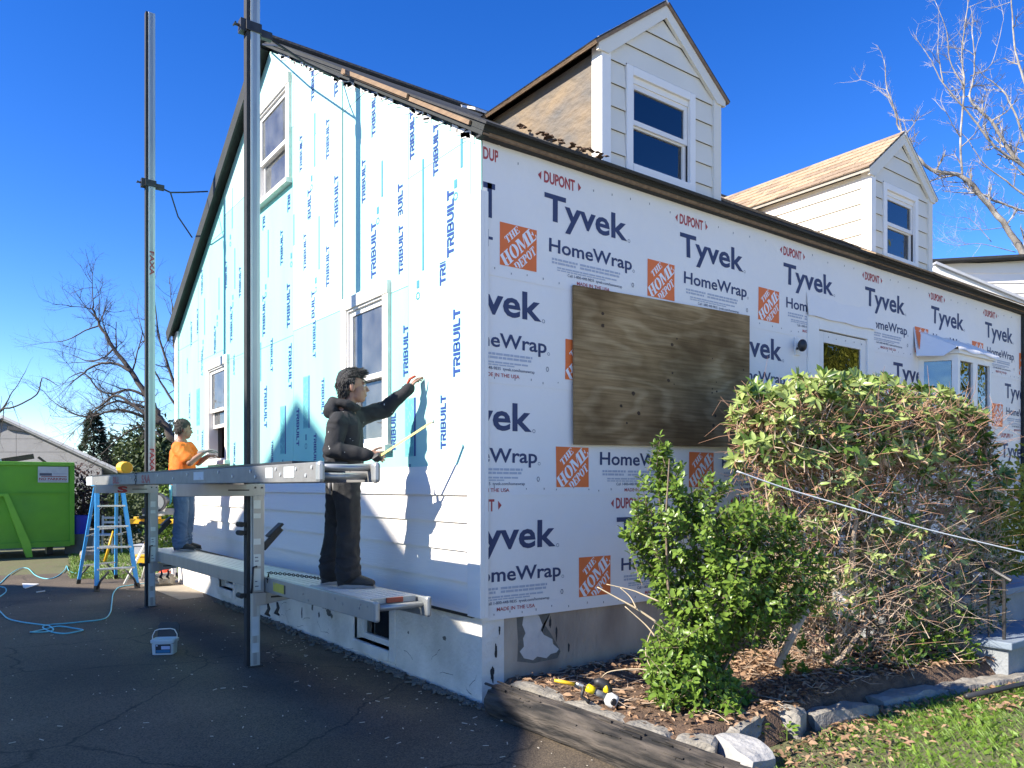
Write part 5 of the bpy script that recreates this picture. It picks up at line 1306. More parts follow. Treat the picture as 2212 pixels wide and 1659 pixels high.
def hand(mb, wrist, direction, palm_up, thumb_side, s=1., curl=.5, spread=.12):
    """palm plus five bent fingers; direction along the hand, palm_up = back-of-hand normal"""
    d = Vector(direction).normalized(); up = Vector(palm_up); up = (up - d * up.dot(d)).normalized(); sd = d.cross(up) * thumb_side
    w = Vector(wrist); L = .085 * s
    loft(mb, [(w, sd * .026 * s, up * .020 * s), (w + d * L * .35, sd * .034 * s, up * .018 * s), (w + d * L * .8, sd * .040 * s, up * .015 * s), (w + d * L, sd * .038 * s, up * .011 * s)], 12)
    for k, (o, ln) in enumerate(((.030, .068), (.010, .078), (-.010, .072), (-.029, .056))):
        p = w + d * L * .93 + sd * o * s; a = .25 + curl * .35; dirv = (d + sd * (o * spread * 20)).normalized(); r = .0092 * s; q = p
        for seg in (.45, .32, .25):
            dirv = (dirv * math.cos(a) - up * math.sin(a)).normalized(); e = q + dirv * ln * s * seg; rcone(mb, q, e, r, r * .9, 8); q = e; r *= .9; a = curl * .75
    p = w + d * L * .25 + sd * .026 * s; dv = (d * .7 + sd * .75 - up * .25).normalized(); r = .0115 * s
    for seg, bend in ((.042, 0), (.032, .3), (.026, .35)):
        dv = (dv + d * bend - up * bend * curl).normalized(); e = p + dv * seg * s; rcone(mb, p, e, r, r * .9, 8); p = e; r *= .9
def head(mb, c, fwd, right, up, s=1.):
    f, r, u = Vector(fwd).normalized(), Vector(right).normalized(), Vector(up).normalized()
    P = lambda a, b, h: Vector(c) + r * a * s + f * b * s + u * h * s
    M = Matrix((r, f, u)).transposed()
    E_ = lambda a, b, h, x, y, z: mb.ellipsoid(P(a, b, h), (x * s, y * s, z * s), 18, 12, M)
    E_(0, -.012, .035, .074, .094, .088)                        # cranium
    E_(0, .030, -.035, .058, .062, .078)                        # face
    E_(0, .048, -.085, .034, .034, .030); E_(0, .018, -.07, .052, .05, .04)   # chin, jaw
    E_(-.03, .062, -.03, .022, .022, .022); E_(.03, .062, -.03, .022, .022, .022)
    E_(0, .075, .022, .048, .018, .014)                         # brow
    loft(mb, [(P(0, .082, .012), r * .008 * s, f * .010 * s), (P(0, .096, -.015), r * .011 * s, f * .014 * s), (P(0, .105, -.034), r * .016 * s, f * .013 * s), (P(0, .088, -.042), r * .012 * s, f * .012 * s)], 10)
    E_(0, .083, -.060, .022, .012, .006); E_(0, .081, -.070, .019, .012, .007)
    for sx in (-1, 1):
        E_(sx * .077, -.010, -.012, .010, .019, .031)
    return P
def face_bits(c, fwd, right, up, s, parent, hairm):
    f, r, u = Vector(fwd).normalized(), Vector(right).normalized(), Vector(up).normalized()
    P = lambda a, b, h: Vector(c) + r * a * s + f * b * s + u * h * s
    for sx in (-1, 1):
        b = MB(); b.ellipsoid(P(sx * .030, .079, .0), (.011 * s, .011 * s, .008 * s), 10, 8); b.build('eye', 'eye_white', parent, smooth=True)
        b = MB(); b.ellipsoid(P(sx * .031, .088, .0), (.006 * s, .005 * s, .006 * s), 8, 6); b.build('iris', 'eye_dark', parent, smooth=True)
        b = MB(); b.tube([P(sx * .012, .092, .020), P(sx * .032, .090, .026), P(sx * .052, .074, .019)], [.004 * s, .005 * s, .003 * s], 6); b.build('eyebrow', hairm, parent, smooth=True)
    b = MB(); b.tube([P(-.02, .086, -.0655), P(0, .0945, -.0650), P(.02, .086, -.0655)], [.0015, .0022, .0015], 6); b.build('mouth_line', 'eye_dark', parent)

def person(label, base, J, top_mat, leg_mat, hair_mat, short_sleeve=False, hooded=False, face_dir=None, glove_hand=None, voxel=.008):
    t = thing('person', label, 'person', base)
    f = Vector(face_dir); f.z = 0; f.normalize(); r = f.cross(Vector((0, 0, 1))); u = Vector((0, 0, 1))
    tf = J.get('torso_fwd', f); tf = Vector(tf); tf.z = 0; tf.normalize(); trt = tf.cross(u)
    hc = J['head']; hf = J.get('head_fwd', f); hf = Vector(hf).normalized(); hr = hf.cross(u).normalized(); hu = hr.cross(hf)
    # --- body: head, neck, arms and hands, trunk and legs in one skin
    b = MB(); head(b, hc, hf, hr, hu, J.get('hs', 1.))
    rcone(b, J['neck'], hc - hf * .012 - hu * .05, .056, .052)
    rcone(b, J['neck'], J['pelvis'], .08, .09)
    for S in 'RL':
        rcone(b, J['neck'], J[S + 'sh'], .05, .05); rcone(b, J[S + 'sh'], J[S + 'el'], .046, .040); rcone(b, J[S + 'el'], J[S + 'wr'], .041, .027)
        rcone(b, J['pelvis'], J[S + 'hip'], .08, .07); rcone(b, J[S + 'hip'], J[S + 'kn'], .06, .045); rcone(b, J[S + 'kn'], J[S + 'an'], .045, .035)
    if glove_hand != 'R': hand(b, J['Rwr'], J['Rdir'], J['Rup'], J.get('Rth', 1), .95, J.get('Rcurl', .6))
    if glove_hand != 'L': hand(b, J['Lwr'], J['Ldir'], J['Lup'], J.get('Lth', -1), .95, J.get('Lcurl', .6))
    body = flesh(b, 'body', 'skin', t, .0048, 3)
    if glove_hand:
        b = MB(); S = glove_hand; dv = Vector(J[S + 'dir']).normalized(); rcone(b, Vector(J[S + 'wr']) - dv * .05, Vector(J[S + 'wr']), .034, .031); hand(b, J[S + 'wr'], J[S + 'dir'], J[S + 'up'], J.get(S + 'th', 1), 1.1, J.get(S + 'curl', .6)); flesh(b, 'glove', 'glove', t, .0045, 3)
    face_bits(hc, hf, hr, hu, J.get('hs', 1.), t, hair_mat)
    # --- top garment
    b = MB(); nk, pv = Vector(J['neck']), Vector(J['pelvis'])
    ax = (nk - pv).normalized(); mid = lambda k: pv + (nk - pv) * k
    bw = J.get('girth', 1.)
    sh_c = (Vector(J['Rsh']) + Vector(J['Lsh'])) / 2
    loft(b, [(mid(-.12), trt * .165 * bw, tf * .125 * bw), (mid(.05), trt * .175 * bw, tf * .14 * bw), (mid(.3), trt * .172 * bw, tf * .145 * bw), (mid(.55), trt * .178 * bw, tf * .135 * bw), (mid(.78), trt * .185 * bw, tf * .122 * bw), (mid(.92), trt * .14, tf * .095), (mid(1.0), trt * .085, tf * .075), (mid(1.08), trt * .062, tf * .060)], 24)
    for S in 'RL':
        sh, el, wr = Vector(J[S + 'sh']), Vector(J[S + 'el']), Vector(J[S + 'wr'])
        rcone(b, mid(.86), sh, .085, .078)
        if short_sleeve:
            e = sh + (el - sh) * .72; rcone(b, sh, e, .078, .074)
        else:
            rcone(b, sh, el, .072, .058); rcone(b, el, wr + (el - wr) * .10, .060, .042); rcone(b, wr + (el - wr) * .12, wr + (el - wr) * .04, .043, .040)
    if hooded:
        ring = []
        for k in range(9):
            a = math.radians(-150 + 300 * k / 8) + math.pi; ring.append(nk + ax * (.045 + .03 * math.cos(a)) + trt * .088 * math.sin(a) + tf * (.085 * math.cos(a) - .0))
        ring = [nk + ax * (.06 - .05 * math.cos(a) * -1 * .5) + trt * .090 * math.sin(a) - tf * .092 * math.cos(a) for a in [math.radians(-140 + 280 * k / 10) for k in range(11)]]
        for p, q in zip(ring[:-1], ring[1:]): rcone(b, p, q, .030, .030, 10)
        b.ellipsoid(nk - tf * .105 + ax * .015, (.085, .055, .060), 16, 10, Matrix((trt, tf, ax)).transposed())
        b.ellipsoid(nk - tf * .090 + ax * .065, (.072, .038, .040), 16, 10, Matrix((trt, tf, ax)).transposed())
    top = flesh(b, 'jacket' if not short_sleeve else 't_shirt', top_mat, t, voxel, 5, J.get('wr_top', .007), 9., 3, zs_=.9)
    # --- trousers
    b = MB()
    loft(b, [(pv + ax * .10, trt * .150, tf * .115), (pv, trt * .165, tf * .125), (pv - u * .10, trt * .165, tf * .12)], 20)
    for S in 'RL':
        hp_, kn, an = Vector(J[S + 'hip']), Vector(J[S + 'kn']), Vector(J[S + 'an'])
        rcone(b, hp_, kn, .097, .080); rcone(b, kn, an + u * .06, .079, .083); rcone(b, an + u * .07, an - u * .01, .086, .090)
    flesh(b, 'trousers', leg_mat, t, voxel, 5, J.get('wr_leg', .009), 10., 7, hemz=J['floor'](Vector(J['Ran'])) + .22, zs_=.35)
    # --- shoes
    for S in 'RL':
        an, toe = Vector(J[S + 'an']), Vector(J[S + 'toe']); zf = J['floor'](an)
        d = toe - an; d.z = 0; L = .27; d.normalize(); s_ = d.cross(u); hl = Vector((an.x, an.y, zf)) - d * .075
        b = MB(); loft(b, [(hl + u * .05, s_ * .032, u * .045), (hl + d * .04 + u * .062, s_ * .042, u * .058), (hl + d * .10 + u * .062, s_ * .043, u * .060), (hl + d * .16 + u * .05, s_ * .046, u * .046), (hl + d * .22 + u * .04, s_ * .047, u * .036), (hl + d * L + u * .032, s_ * .032, u * .024)], 16)
        rcone(b, Vector((an.x, an.y, zf + .06)), Vector((an.x, an.y, zf + .13)), .043, .042)
        sh = flesh(b, 'shoe', 'shoe_black', t, .006, 4)
        b = MB(); pl = []
        for k in range(20):
            a = 2 * math.pi * k / 20; w = .046 if math.cos(a) > -.2 else .038; q = hl + d * (.137 + .143 * math.cos(a)) + s_ * w * math.sin(a); pl.append(q)
        b.add([Vector((q.x, q.y, zf + .001)) for q in pl] + [Vector((q.x, q.y, zf + .024)) for q in pl], [tuple(reversed(range(20))), tuple(range(20, 40))] + [(k, (k + 1) % 20, 20 + (k + 1) % 20, 20 + k) for k in range(20)]); b.build('sole', 'sole', sh)
        b = MB()
        for k in range(4):
            q = hl + d * (.13 + k * .022); b.tube([q - s_ * .02 + u * (.098 - k * .008), q + u * (.106 - k * .009), q + s_ * .02 + u * (.098 - k * .008)], .0022, 5)
        b.build('laces', 'sole', sh, kind='stuff')
    return t, hc, hf, hr, hu, top

def hair_cap(t, hc, hf, hr, hu, m, s, thick, front, seed, low=-.06, spikes=.01):
    b = MB(); M = Matrix((hr, hf, hu)).transposed(); P = lambda a, bb, h: hc + hr * a + hf * bb + hu * h
    b.ellipsoid(P(0, -.016, .044), ((.078 + thick * .5) * s, (.097 + thick * .4) * s, (.088 + thick) * s), 24, 16, M)
    b.ellipsoid(P(0, -.060, -.010), ((.066 + thick * .3) * s, .050 * s, .075 * s), 20, 12, M)
    if front: b.ellipsoid(P(0, .055, .100), (.055 * s, .042 * s, .030 * s), 16, 10, M)
    for sx in (-1, 1): b.ellipsoid(P(sx * .070, -.022, .012), (.012 * s, .035 * s, .045 * s), 12, 8, M)
    o = flesh(b, 'hair', m, t, .0055, 2)
    off = root_loc(t); me = o.data
    keep = []
    for v in me.vertices:
        c = v.co + off - hc; fb, hh, sd = c.dot(hf), c.dot(hu), c.dot(hr)
        n = mnoise.noise(Vector((sd * 70, fb * 30, hh * 30)) + Vector((seed, 0, 0))) + .6 * mnoise.noise(Vector((sd * 120, fb * 90, hh * 60)))
        v.co += v.normal * n * spikes
    bm = bmesh.new(); bm.from_mesh(me); kill = []
    for v in bm.verts:
        c = v.co + off - hc; fb, hh, sd = c.dot(hf), c.dot(hu), c.dot(hr)
        line = .055 if fb > .03 else (low if fb < -.03 else low + (fb + .03) / .06 * (.055 - low))
        if abs(sd) > .06 and -.035 < fb < .02: line = max(line, .0)
        if hh < line + .008 * mnoise.noise(c * 60): kill.append(v)
    bmesh.ops.delete(bm, geom=kill, context='VERTS'); bm.to_mesh(me); bm.free()
    rr = random.Random(seed); sb = MB(); vl = me.vertices
    for k in range(int(900 * (1 if spikes > .005 else .6))):
        v = vl[rr.randrange(len(vl))]; n = v.normal.copy(); p = v.co + off - n * .004; c = p - hc
        fl = (hf * (1.2 if c.dot(hu) > .05 and front else -.4) - hu * (1.1 if c.dot(hu) < .06 else .0) + n * .16 + Vector((rr.gauss(0, .12), rr.gauss(0, .12), rr.gauss(0, .12)))).normalized(); ln = rr.uniform(.022, .045) * (1 if spikes > .005 else .45)
        sb.tube([p, p + (fl * .8 + n * .12) * ln * .55, p + fl * ln + n * .002], [.0030, .0024, .0006], 4, caps=False)
    sb.build('hair_strands', m, t, kind='stuff')
    return o

rz = Vector((0, 0, 1))
floor_z = lambda p: .775 - .014 * p.y + .006
# worker in the black hooded jacket
d0 = 5.73
J = dict(head=cam_pt(762, 836, 5.72), neck=cam_pt(745, 893, 5.72), pelvis=cam_pt(741, 1022, 5.73),
         Rsh=cam_pt(731, 915, 5.57), Lsh=cam_pt(772, 903, 5.86), Rel=cam_pt(715, 972, 5.50), Rwr=cam_pt(796, 983, 5.52),
         Lel=cam_pt(832, 884, 5.93), Lwr=onX(886, 838, -.115), Rhip=cam_pt(748, 1045, 5.64), Lhip=cam_pt(734, 1045, 5.80),
         Rkn=cam_pt(752, 1150, 5.62), Lkn=cam_pt(727, 1150, 5.84), Ran=cam_pt(752, 1232, 5.60), Lan=cam_pt(716, 1228, 5.82))
J['Rtoe'] = cam_pt(806, 1250, 5.58); J['Ltoe'] = cam_pt(750, 1240, 5.86); J['floor'] = floor_z
fdir = (rx * .97 + ry * .22); J['head_fwd'] = (rx * .96 + ry * .26 + rz * .10); J['torso_fwd'] = (rx * .90 + ry * .42)
J['Rdir'] = (rx * .95 + ry * .12 + rz * -.08); J['Rup'] = (rz * .35 - ry); J['Rth'] = -1; J['Rcurl'] = 1.05
tipL = onX(903, 812, -.03); J['Ldir'] = (tipL - J['Lwr']); J['Lup'] = (-rx * .5 - ry * .2 + rz * .2); J['Lth'] = 1; J['Lcurl'] = .55
J['hs'] = 1.04; J['girth'] = .97; J['wr_top'] = .011; J['wr_leg'] = .012
w1, hc, hf, hr, hu, jk = person('worker in black hooded jacket and black trousers reaching up to the insulation board', (J['pelvis'].x, J['pelvis'].y, .765), J, 'jacket_black', 'trouser_black', 'hair_black', hooded=True, face_dir=fdir, voxel=.0085)
hair_cap(w1, hc, hf, hr, hu, 'hair_black', 1.02, .010, True, 2, -.075, .0055)
# pale paint specks on the jacket
rnd = random.Random(6); off = root_loc(w1); vv = jk.data.vertices; b = MB()
for k in range(60):
    v = vv[rnd.randrange(len(vv))]; p = v.co + off + v.normal * .001; n = v.normal; a = n.cross(rz)
    if a.length < .1: continue
    a.normalize(); c = n.cross(a); s_ = rnd.uniform(.0012, .0038); e = rnd.uniform(.5, 2.2)
    b.add([p - a * s_ - c * s_ * e, p + a * s_ - c * s_ * e, p + a * s_ * .7 + c * s_ * e, p - a * s_ * .7 + c * s_ * e], [(0, 1, 2, 3)])
b.build('paint_specks', 'speck', w1, kind='stuff')
# gloves tucked in the back pocket
for k in range(3):
    p = cam_pt(712 + k * 9, 1052, 5.60 - k * .01); b = MB(); b.tube([p + rz * .03, p, p + rx * .004 - rz * .055], [.014, .013, .006], 6); b.build('pocket_rag', 'glove', w1, smooth=True)
# knife in raised hand
p = tipL + Vector((-.03, 0, .0)); b = MB(); b.tube([cam_pt(876, 838, (p - CAM).dot(ry)), cam_pt(886, 818, (p - CAM).dot(ry) - .03), cam_pt(898, 812, (p - CAM).dot(ry) - .03)], [.009, .011, .009], 8); kn = thing('marking_knife', 'red handled knife in the raised hand of the worker in black', 'knife', p)
b.build('handle', 'red_plastic', kn, smooth=True); b = MB(); b.tube([cam_pt(866, 836, (p - CAM).dot(ry) - .02), cam_pt(880, 830, (p - CAM).dot(ry) - .03)], .0035, 5); b.build('blade', 'aluminium', kn)
# tape measure
q0 = cam_pt(822, 984, 5.50); q1 = cam_pt(935, 910, 5.38)
TM = thing('tape_measure', 'yellow tape measure pulled out by the worker in black', 'tape measure', q0)
mat('tape_yellow', (.62, .55, .16), .45, (.55, .47, .12), 30, 3, 1)
dv = (q1 - q0).normalized(); sdv = Vector((.55, -.3, .75)); sdv = (sdv - dv * sdv.dot(dv)).normalized(); nv = dv.cross(sdv)
b = MB(); b.obox((q0 + q1) / 2, dv * (q1 - q0).length / 2, sdv * .0115, nv * .0008); b.build('blade', 'tape_yellow', TM)
b = MB(); b.obox(q1, dv * .006, sdv * .013, nv * .008); b.build('hook', 'aluminium', TM)
b = MB(); b.obox(q0 - dv * .03, dv * .032, sdv * .02, nv * .028); b.build('case', 'black_plastic', TM, bevel=.008)

# worker in orange shirt and jeans
J = dict(head=cam_pt(397, 928, 9.75), neck=cam_pt(391, 957, 9.76), pelvis=cam_pt(396, 1042, 9.78),
         Rsh=cam_pt(384, 968, 9.63), Lsh=cam_pt(408, 967, 9.92), Rel=cam_pt(410, 1000, 9.55), Rwr=cam_pt(441, 976, 9.62),
         Lel=cam_pt(428, 1000, 9.98), Lwr=cam_pt(450, 985, 9.92), Rhip=cam_pt(391, 1052, 9.70), Lhip=cam_pt(403, 1052, 9.86),
         Rkn=cam_pt(391, 1115, 9.69), Lkn=cam_pt(405, 1115, 9.87), Ran=cam_pt(389, 1170, 9.68), Lan=cam_pt(399, 1168, 9.86))
J['Rtoe'] = cam_pt(420, 1180, 9.66); J['Ltoe'] = cam_pt(425, 1178, 9.9); J['floor'] = floor_z
fdir = (rx * .82 + ry * .57); J['head_fwd'] = (rx * .78 + ry * .62 - rz * .05); J['torso_fwd'] = (rx * .80 + ry * .6)
J['Rdir'] = (rx * .9 + ry * .15 + rz * .25); J['Rup'] = (rz - rx * .3); J['Rth'] = -1; J['Rcurl'] = .5
J['Ldir'] = (rx * .9 + ry * .2 + rz * .1); J['Lup'] = (rz); J['Lth'] = 1
J['girth'] = 1.10; J['wr_top'] = .007; J['wr_leg'] = .012; J['hs'] = 1.0
w2, hc, hf, hr, hu, _ = person('worker in orange t-shirt and blue jeans at the open window', (J['pelvis'].x, J['pelvis'].y, .69), J, 'shirt_orange', 'denim', 'hair_brown', short_sleeve=True, face_dir=fdir, glove_hand='R', voxel=.009)
hair_cap(w2, hc, hf, hr, hu, 'hair_brown', 1.0, .006, False, 5, -.07, .004)
b = MB(); p = cam_pt(369, 1063, 9.60); b.tube([p + rz * .09, p, p - rz * .12, p - rz * .16 - rx * .02], [.02, .018, .012, .005], 7); b.build('pocket_rag', 'hose_cyan', w2, smooth=True)
# ------------------------------------------------------------------ planting bed, kerb, log
def leaf_mat(name, c1, c2, rough=.45, trans=.25):
    m = bpy.data.materials.new(name); m.use_nodes = True; MATS[name] = m
    nt = m.node_tree; N = nt.nodes; L = nt.links; b = N['Principled BSDF']; b.inputs['Roughness'].default_value = rough; b.inputs['Specular IOR Level'].default_value = .4
    g = N.new('ShaderNodeNewGeometry'); r = N.new('ShaderNodeValToRGB'); r.color_ramp.elements[0].color = (*c1, 1); r.color_ramp.elements[1].color = (*c2, 1)
    n = N.new('ShaderNodeTexNoise'); n.inputs['Scale'].default_value = 4; tc = N.new('ShaderNodeTexCoord'); L.new(tc.outputs['Object'], n.inputs['Vector'])
    mt = N.new('ShaderNodeMath'); mt.operation = 'ADD'; ms = N.new('ShaderNodeMath'); ms.operation = 'MULTIPLY'; ms.inputs[1].default_value = .6
    L.new(g.outputs['Random Per Island'], ms.inputs[0]); L.new(ms.outputs[0], mt.inputs[0])
    m2 = N.new('ShaderNodeMath'); m2.operation = 'MULTIPLY'; m2.inputs[1].default_value = .4; L.new(n.outputs[0], m2.inputs[0]); L.new(m2.outputs[0], mt.inputs[1])
    L.new(mt.outputs[0], r.inputs[0]); L.new(r.outputs[0], b.inputs['Base Color'])
    tl = N.new('ShaderNodeBsdfTranslucent'); L.new(r.outputs[0], tl.inputs[0]); mx = N.new('ShaderNodeMixShader'); mx.inputs[0].default_value = trans
    L.new(b.outputs[0], mx.inputs[1]); L.new(tl.outputs[0], mx.inputs[2]); L.new(mx.outputs[0], N['Material Output'].inputs[0]); return m
leaf_mat('leaf_privet', (.07, .14, .018), (.23, .33, .055), .33); leaf_mat('leaf_privet_low', (.09, .17, .02), (.19, .29, .045), .4)
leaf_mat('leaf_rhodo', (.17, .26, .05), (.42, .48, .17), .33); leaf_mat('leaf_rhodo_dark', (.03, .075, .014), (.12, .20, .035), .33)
leaf_mat('leaf_dead', (.32, .17, .09), (.60, .42, .27), .8); leaf_mat('leaf_litter', (.16, .085, .045), (.46, .30, .18), .85, .1)
leaf_mat('leaf_yellow', (.22, .26, .03), (.40, .38, .06), .5); leaf_mat('leaf_far', (.035, .06, .02), (.09, .12, .035), .6); leaf_mat('leaf_conifer', (.018, .035, .018), (.05, .075, .03), .7)
leaf_mat('leaf_purple', (.06, .03, .03), (.14, .08, .06), .7); leaf_mat('grass_blade', (.075, .165, .016), (.22, .33, .05), .5)
mat('twig', (.34, .25, .175), .85, (.52, .40, .29), 14, 4, 1); mat('twig_red', (.34, .165, .10), .85, (.50, .30, .19), 14, 4, 1); mat('twig_pale', (.55, .45, .30), .8, (.45, .35, .22), 14, 4, 1)
mat('bark_dark', (.055, .045, .038), .9, (.11, .09, .075), 8, 6, 1, .5, 30); mat('bark_pale', (.42, .38, .33), .85, (.17, .145, .12), 5, 7, 1.8, .4, 30)
mat('bark_brown', (.13, .095, .065), .9, (.21, .16, .11), 14, 6, 1, .6, 40)

def leaves_mesh(name, m, items, parent=None, kind='stuff', fold=.18, curl=.12):
    """items: list of (base, dir, normal, length, width)"""
    if not items: return None
    off = np.array(root_loc(parent))
    B = np.array([tuple(i[0]) for i in items]) - off; D = np.array([tuple(i[1]) for i in items]); Nn = np.array([tuple(i[2]) for i in items]); L = np.array([i[3] for i in items])[:, None]; Wd = np.array([i[4] for i in items])[:, None]
    D /= np.linalg.norm(D, axis=1)[:, None] + 1e-9; S = np.cross(D, Nn); S /= np.linalg.norm(S, axis=1)[:, None] + 1e-9; Nn = np.cross(S, D)
    T = [(0, 0), (.33, -.46), (.33, 0), (.33, .46), (.70, -.40), (.70, 0), (.70, .40), (1, 0)]
    V = np.stack([B + D * L * a + S * Wd * s + Nn * (abs(s) * Wd * fold * 2 - L * curl * a * a) for a, s in T], axis=1).reshape(-1, 3)
    F = np.array([(0, 2, 1), (0, 3, 2), (1, 2, 5, ), (1, 5, 4), (2, 3, 6), (2, 6, 5), (4, 5, 7), (5, 6, 7)])
    n = len(items); F = (F[None] + (np.arange(n) * 8)[:, None, None]).reshape(-1, 3)
    me = bpy.data.meshes.new(name); me.vertices.add(len(V)); me.vertices.foreach_set('co', V.ravel().astype(np.float32))
    me.loops.add(len(F) * 3); me.loops.foreach_set('vertex_index', F.ravel().astype(np.int32)); me.polygons.add(len(F)); me.polygons.foreach_set('loop_start', (np.arange(len(F)) * 3).astype(np.int32)); me.polygons.foreach_set('loop_total', np.full(len(F), 3, dtype=np.int32))
    me.update(calc_edges=True); me.polygons.foreach_set('use_smooth', [True] * len(F)); me.materials.append(MATS[m])
    o = bpy.data.objects.new(name, me); COL.objects.link(o)
    if parent is not None: o.parent = parent
    if kind: o['kind'] = kind
    return o
_leafproto = {}
def leaf_objects(items, m, parent):
    """single leaves as parts, sharing one mesh per material"""
    off = root_loc(parent)
    for (b, d, n, L, w) in items:
        key = (m, round(w / L, 1))
        if key not in _leafproto:
            o = leaves_mesh('leaf', m, [(Vector((0, 0, 0)), Vector((1, 0, 0)), Vector((0, 0, 1)), 1., round(w / L, 1))], None, None); _leafproto[key] = o.data; bpy.data.objects.remove(o)
        o = bpy.data.objects.new('leaf', _leafproto[key]); COL.objects.link(o); o.parent = parent
        d = Vector(d).normalized(); s = d.cross(Vector(n)).normalized(); nn = s.cross(d)
        M = Matrix((d * L, -s * L, nn * L)).transposed().to_4x4(); M.translation = Vector(b) - off; o.matrix_local = M
def split_near(items, k=300):
    it = sorted(items, key=lambda i: (Vector(i[0]) - CAM).length - .6 * Vector(i[0]).z * 0)
    return it[:k], it[k:]
rnd = random.Random(100)
def rv(s=1.): return Vector((rnd.gauss(0, s), rnd.gauss(0, s), rnd.gauss(0, s)))

# bed: lumpy mulch between the wall and the kerb
def bed_edge(x): return -1.63 - .05 * math.sin(x * 2) - .10 * max(0, x - 2)
def bed_z(x, y): return .142 + .03 * mnoise.noise(Vector((x * 2.5, y * 2.5, 0))) + .015 * mnoise.noise(Vector((x * 9, y * 9, 3)))
b = MB(); nx, ny = 90, 44; P = []
for i in range(nx + 1):
    x = .10 + 9.1 * (i / nx) ** 1.25
    for j in range(ny + 1):
        t = j / ny; y = .005 + (bed_edge(x) - .005) * t
        z = bed_z(x, y) - .16 * max(0, (t - .93) / .07) - .12 * max(0, (.24 - x) / .14)
        P.append((x, y, z))
b.add(P, [(i * (ny + 1) + j, (i + 1) * (ny + 1) + j, (i + 1) * (ny + 1) + j + 1, i * (ny + 1) + j + 1) for i in range(nx) for j in range(ny)])
o = b.build('planting_bed', 'mulch', None, smooth=True, kind='structure')
it = []
for k in range(7000):
    x = .25 + 4.6 * rnd.random() ** 1.1; t = rnd.random(); y = -.02 + bed_edge(x) * t * .96; z = bed_z(x, y) + rnd.uniform(0, .03)
    if x < 1.0 and rnd.random() < .55: continue
    if rnd.random() < .12: x = rnd.uniform(.3, 3.8); y = bed_edge(x) - .1 - rnd.random() ** 2 * .5; z = rnd.uniform(.01, .03)
    a = rnd.uniform(0, 6.28); l = rnd.uniform(.025, .07); it.append((Vector((x, y, z)), Vector((math.cos(a), math.sin(a), rnd.uniform(-.2, .35))), Vector((rnd.gauss(0, .5), rnd.gauss(0, .5), 1)), l, l * rnd.uniform(.25, .6)))
o = leaves_mesh('leaf_litter', 'leaf_litter', it, None, 'stuff', .3, .3); tag(o, 'dry brown leaves covering the planting bed', 'leaf litter')
b = MB()
for k in range(420):
    x = .3 + 4.2 * rnd.random(); y = bed_edge(x) * rnd.random() * .97; z = bed_z(x, y) + .02; a = rnd.uniform(0, 6.28); l = rnd.uniform(.05, .2); d = Vector((math.cos(a) * l, math.sin(a) * l, rnd.uniform(-.01, .04))); p = Vector((x, y, z)); b.tube([p, p + d * .5 + rv(.008), p + d], [.003, .0025, .0012], 4, caps=False)
o = b.build('fallen_twigs', 'twig', None, kind='stuff'); tag(o, 'fallen dry twigs lying on the mulch', 'twigs')
# stones of the kerb
def kerb_stone(a, c, w, h, seed, m, label, z0=-.06, tilt=0., name='kerb_stone'):
    a = Vector(a); c = Vector(c); d = (c - a); L = d.length; d.normalize(); s = Vector((-d.y, d.x, 0))
    b = MB(); n = 10; k4 = 5; vs = []; fs = []
    for i in range(n + 1):
        t = i / n
        for (p, q) in ((-1, 0), (-1, .55), (-.8, 1), (-.25, 1.03), (.3, 1.0), (.82, .98), (1, .5), (1, 0)):
            base = a + d * (L * t) + s * (w / 2) * p + rz * (z0 + h * q)
            nn = Vector((mnoise.noise(base * 6 + Vector((seed, 0, 0))), mnoise.noise(base * 6 + Vector((0, seed, 3))), mnoise.noise(base * 7 + Vector((5, 0, seed)))))
            e = (1 - .12 * (abs(t - .5) * 2) ** 8); base = a + d * (L * t) + s * (w / 2) * p * e + rz * (z0 + h * q * e + tilt * (t - .5)); vs.append(base + nn * .022)
    for i in range(n):
        for j in range(7): fs.append((i * 8 + j, i * 8 + j + 1, (i + 1) * 8 + j + 1, (i + 1) * 8 + j))
    fs.append(tuple(range(8))[::-1]); fs.append(tuple(n * 8 + j for j in range(8)))
    b.add(vs, fs); o = b.build(name, m, None); return tag(o, label, 'stone', 'rough stones edging the planting bed')
g = lambda u, v, z=.14: Vector((onZ(u, v, z).x, onZ(u, v, z).y, 0))
kz = .165
kerb_stone(g(1112, 1464, kz), g(1218, 1502, kz), .16, .215, 1, 'stone', 'long grey kerb stone nearest the house corner')
kerb_stone(g(1224, 1504, kz), g(1348, 1549, kz), .17, .21, 2, 'stone', 'grey kerb stone under the nail gun')
kerb_stone(g(1356, 1551, kz), g(1450, 1579, kz), .18, .21, 3, 'stone', 'kerb stone just right of the nail gun stone')
kerb_stone(g(1457, 1580, kz - .02), g(1548, 1590, kz - .02), .19, .19, 4, 'stone', 'kerb stone at the foot of the green shrub, left of the pale block')
kerb_stone(g(1568, 1568, .14), g(1662, 1522, .14), .18, .19, 5, 'stone', 'kerb stone behind the pale block')
kerb_stone(g(1672, 1524, .14), g(1736, 1534, .14), .19, .2, 6, 'stone', 'squarish tan kerb stone with leaves on top')
kerb_stone(g(1746, 1534, .10), g(1880, 1510, .10), .15, .15, 7, 'stone', 'kerb stone in the shade in front of the dry shrub')
kerb_stone(g(1888, 1506, .06), g(2030, 1480, .06), .18, .12, 8, 'stone', 'flat kerb stone at the sunny edge of the lawn')
kerb_stone(g(2038, 1478, .06), g(2240, 1446, .06), .2, .11, 9, 'stone', 'long flat kerb stone at the right edge beside the steps')
kerb_stone(g(1562, 1580, .13), g(1650, 1614, .13), .22, .17, 15, 'pale_stone', 'pale grey stone block lying loose on the grass by the kerb', tilt=-.04, name='stone_block')
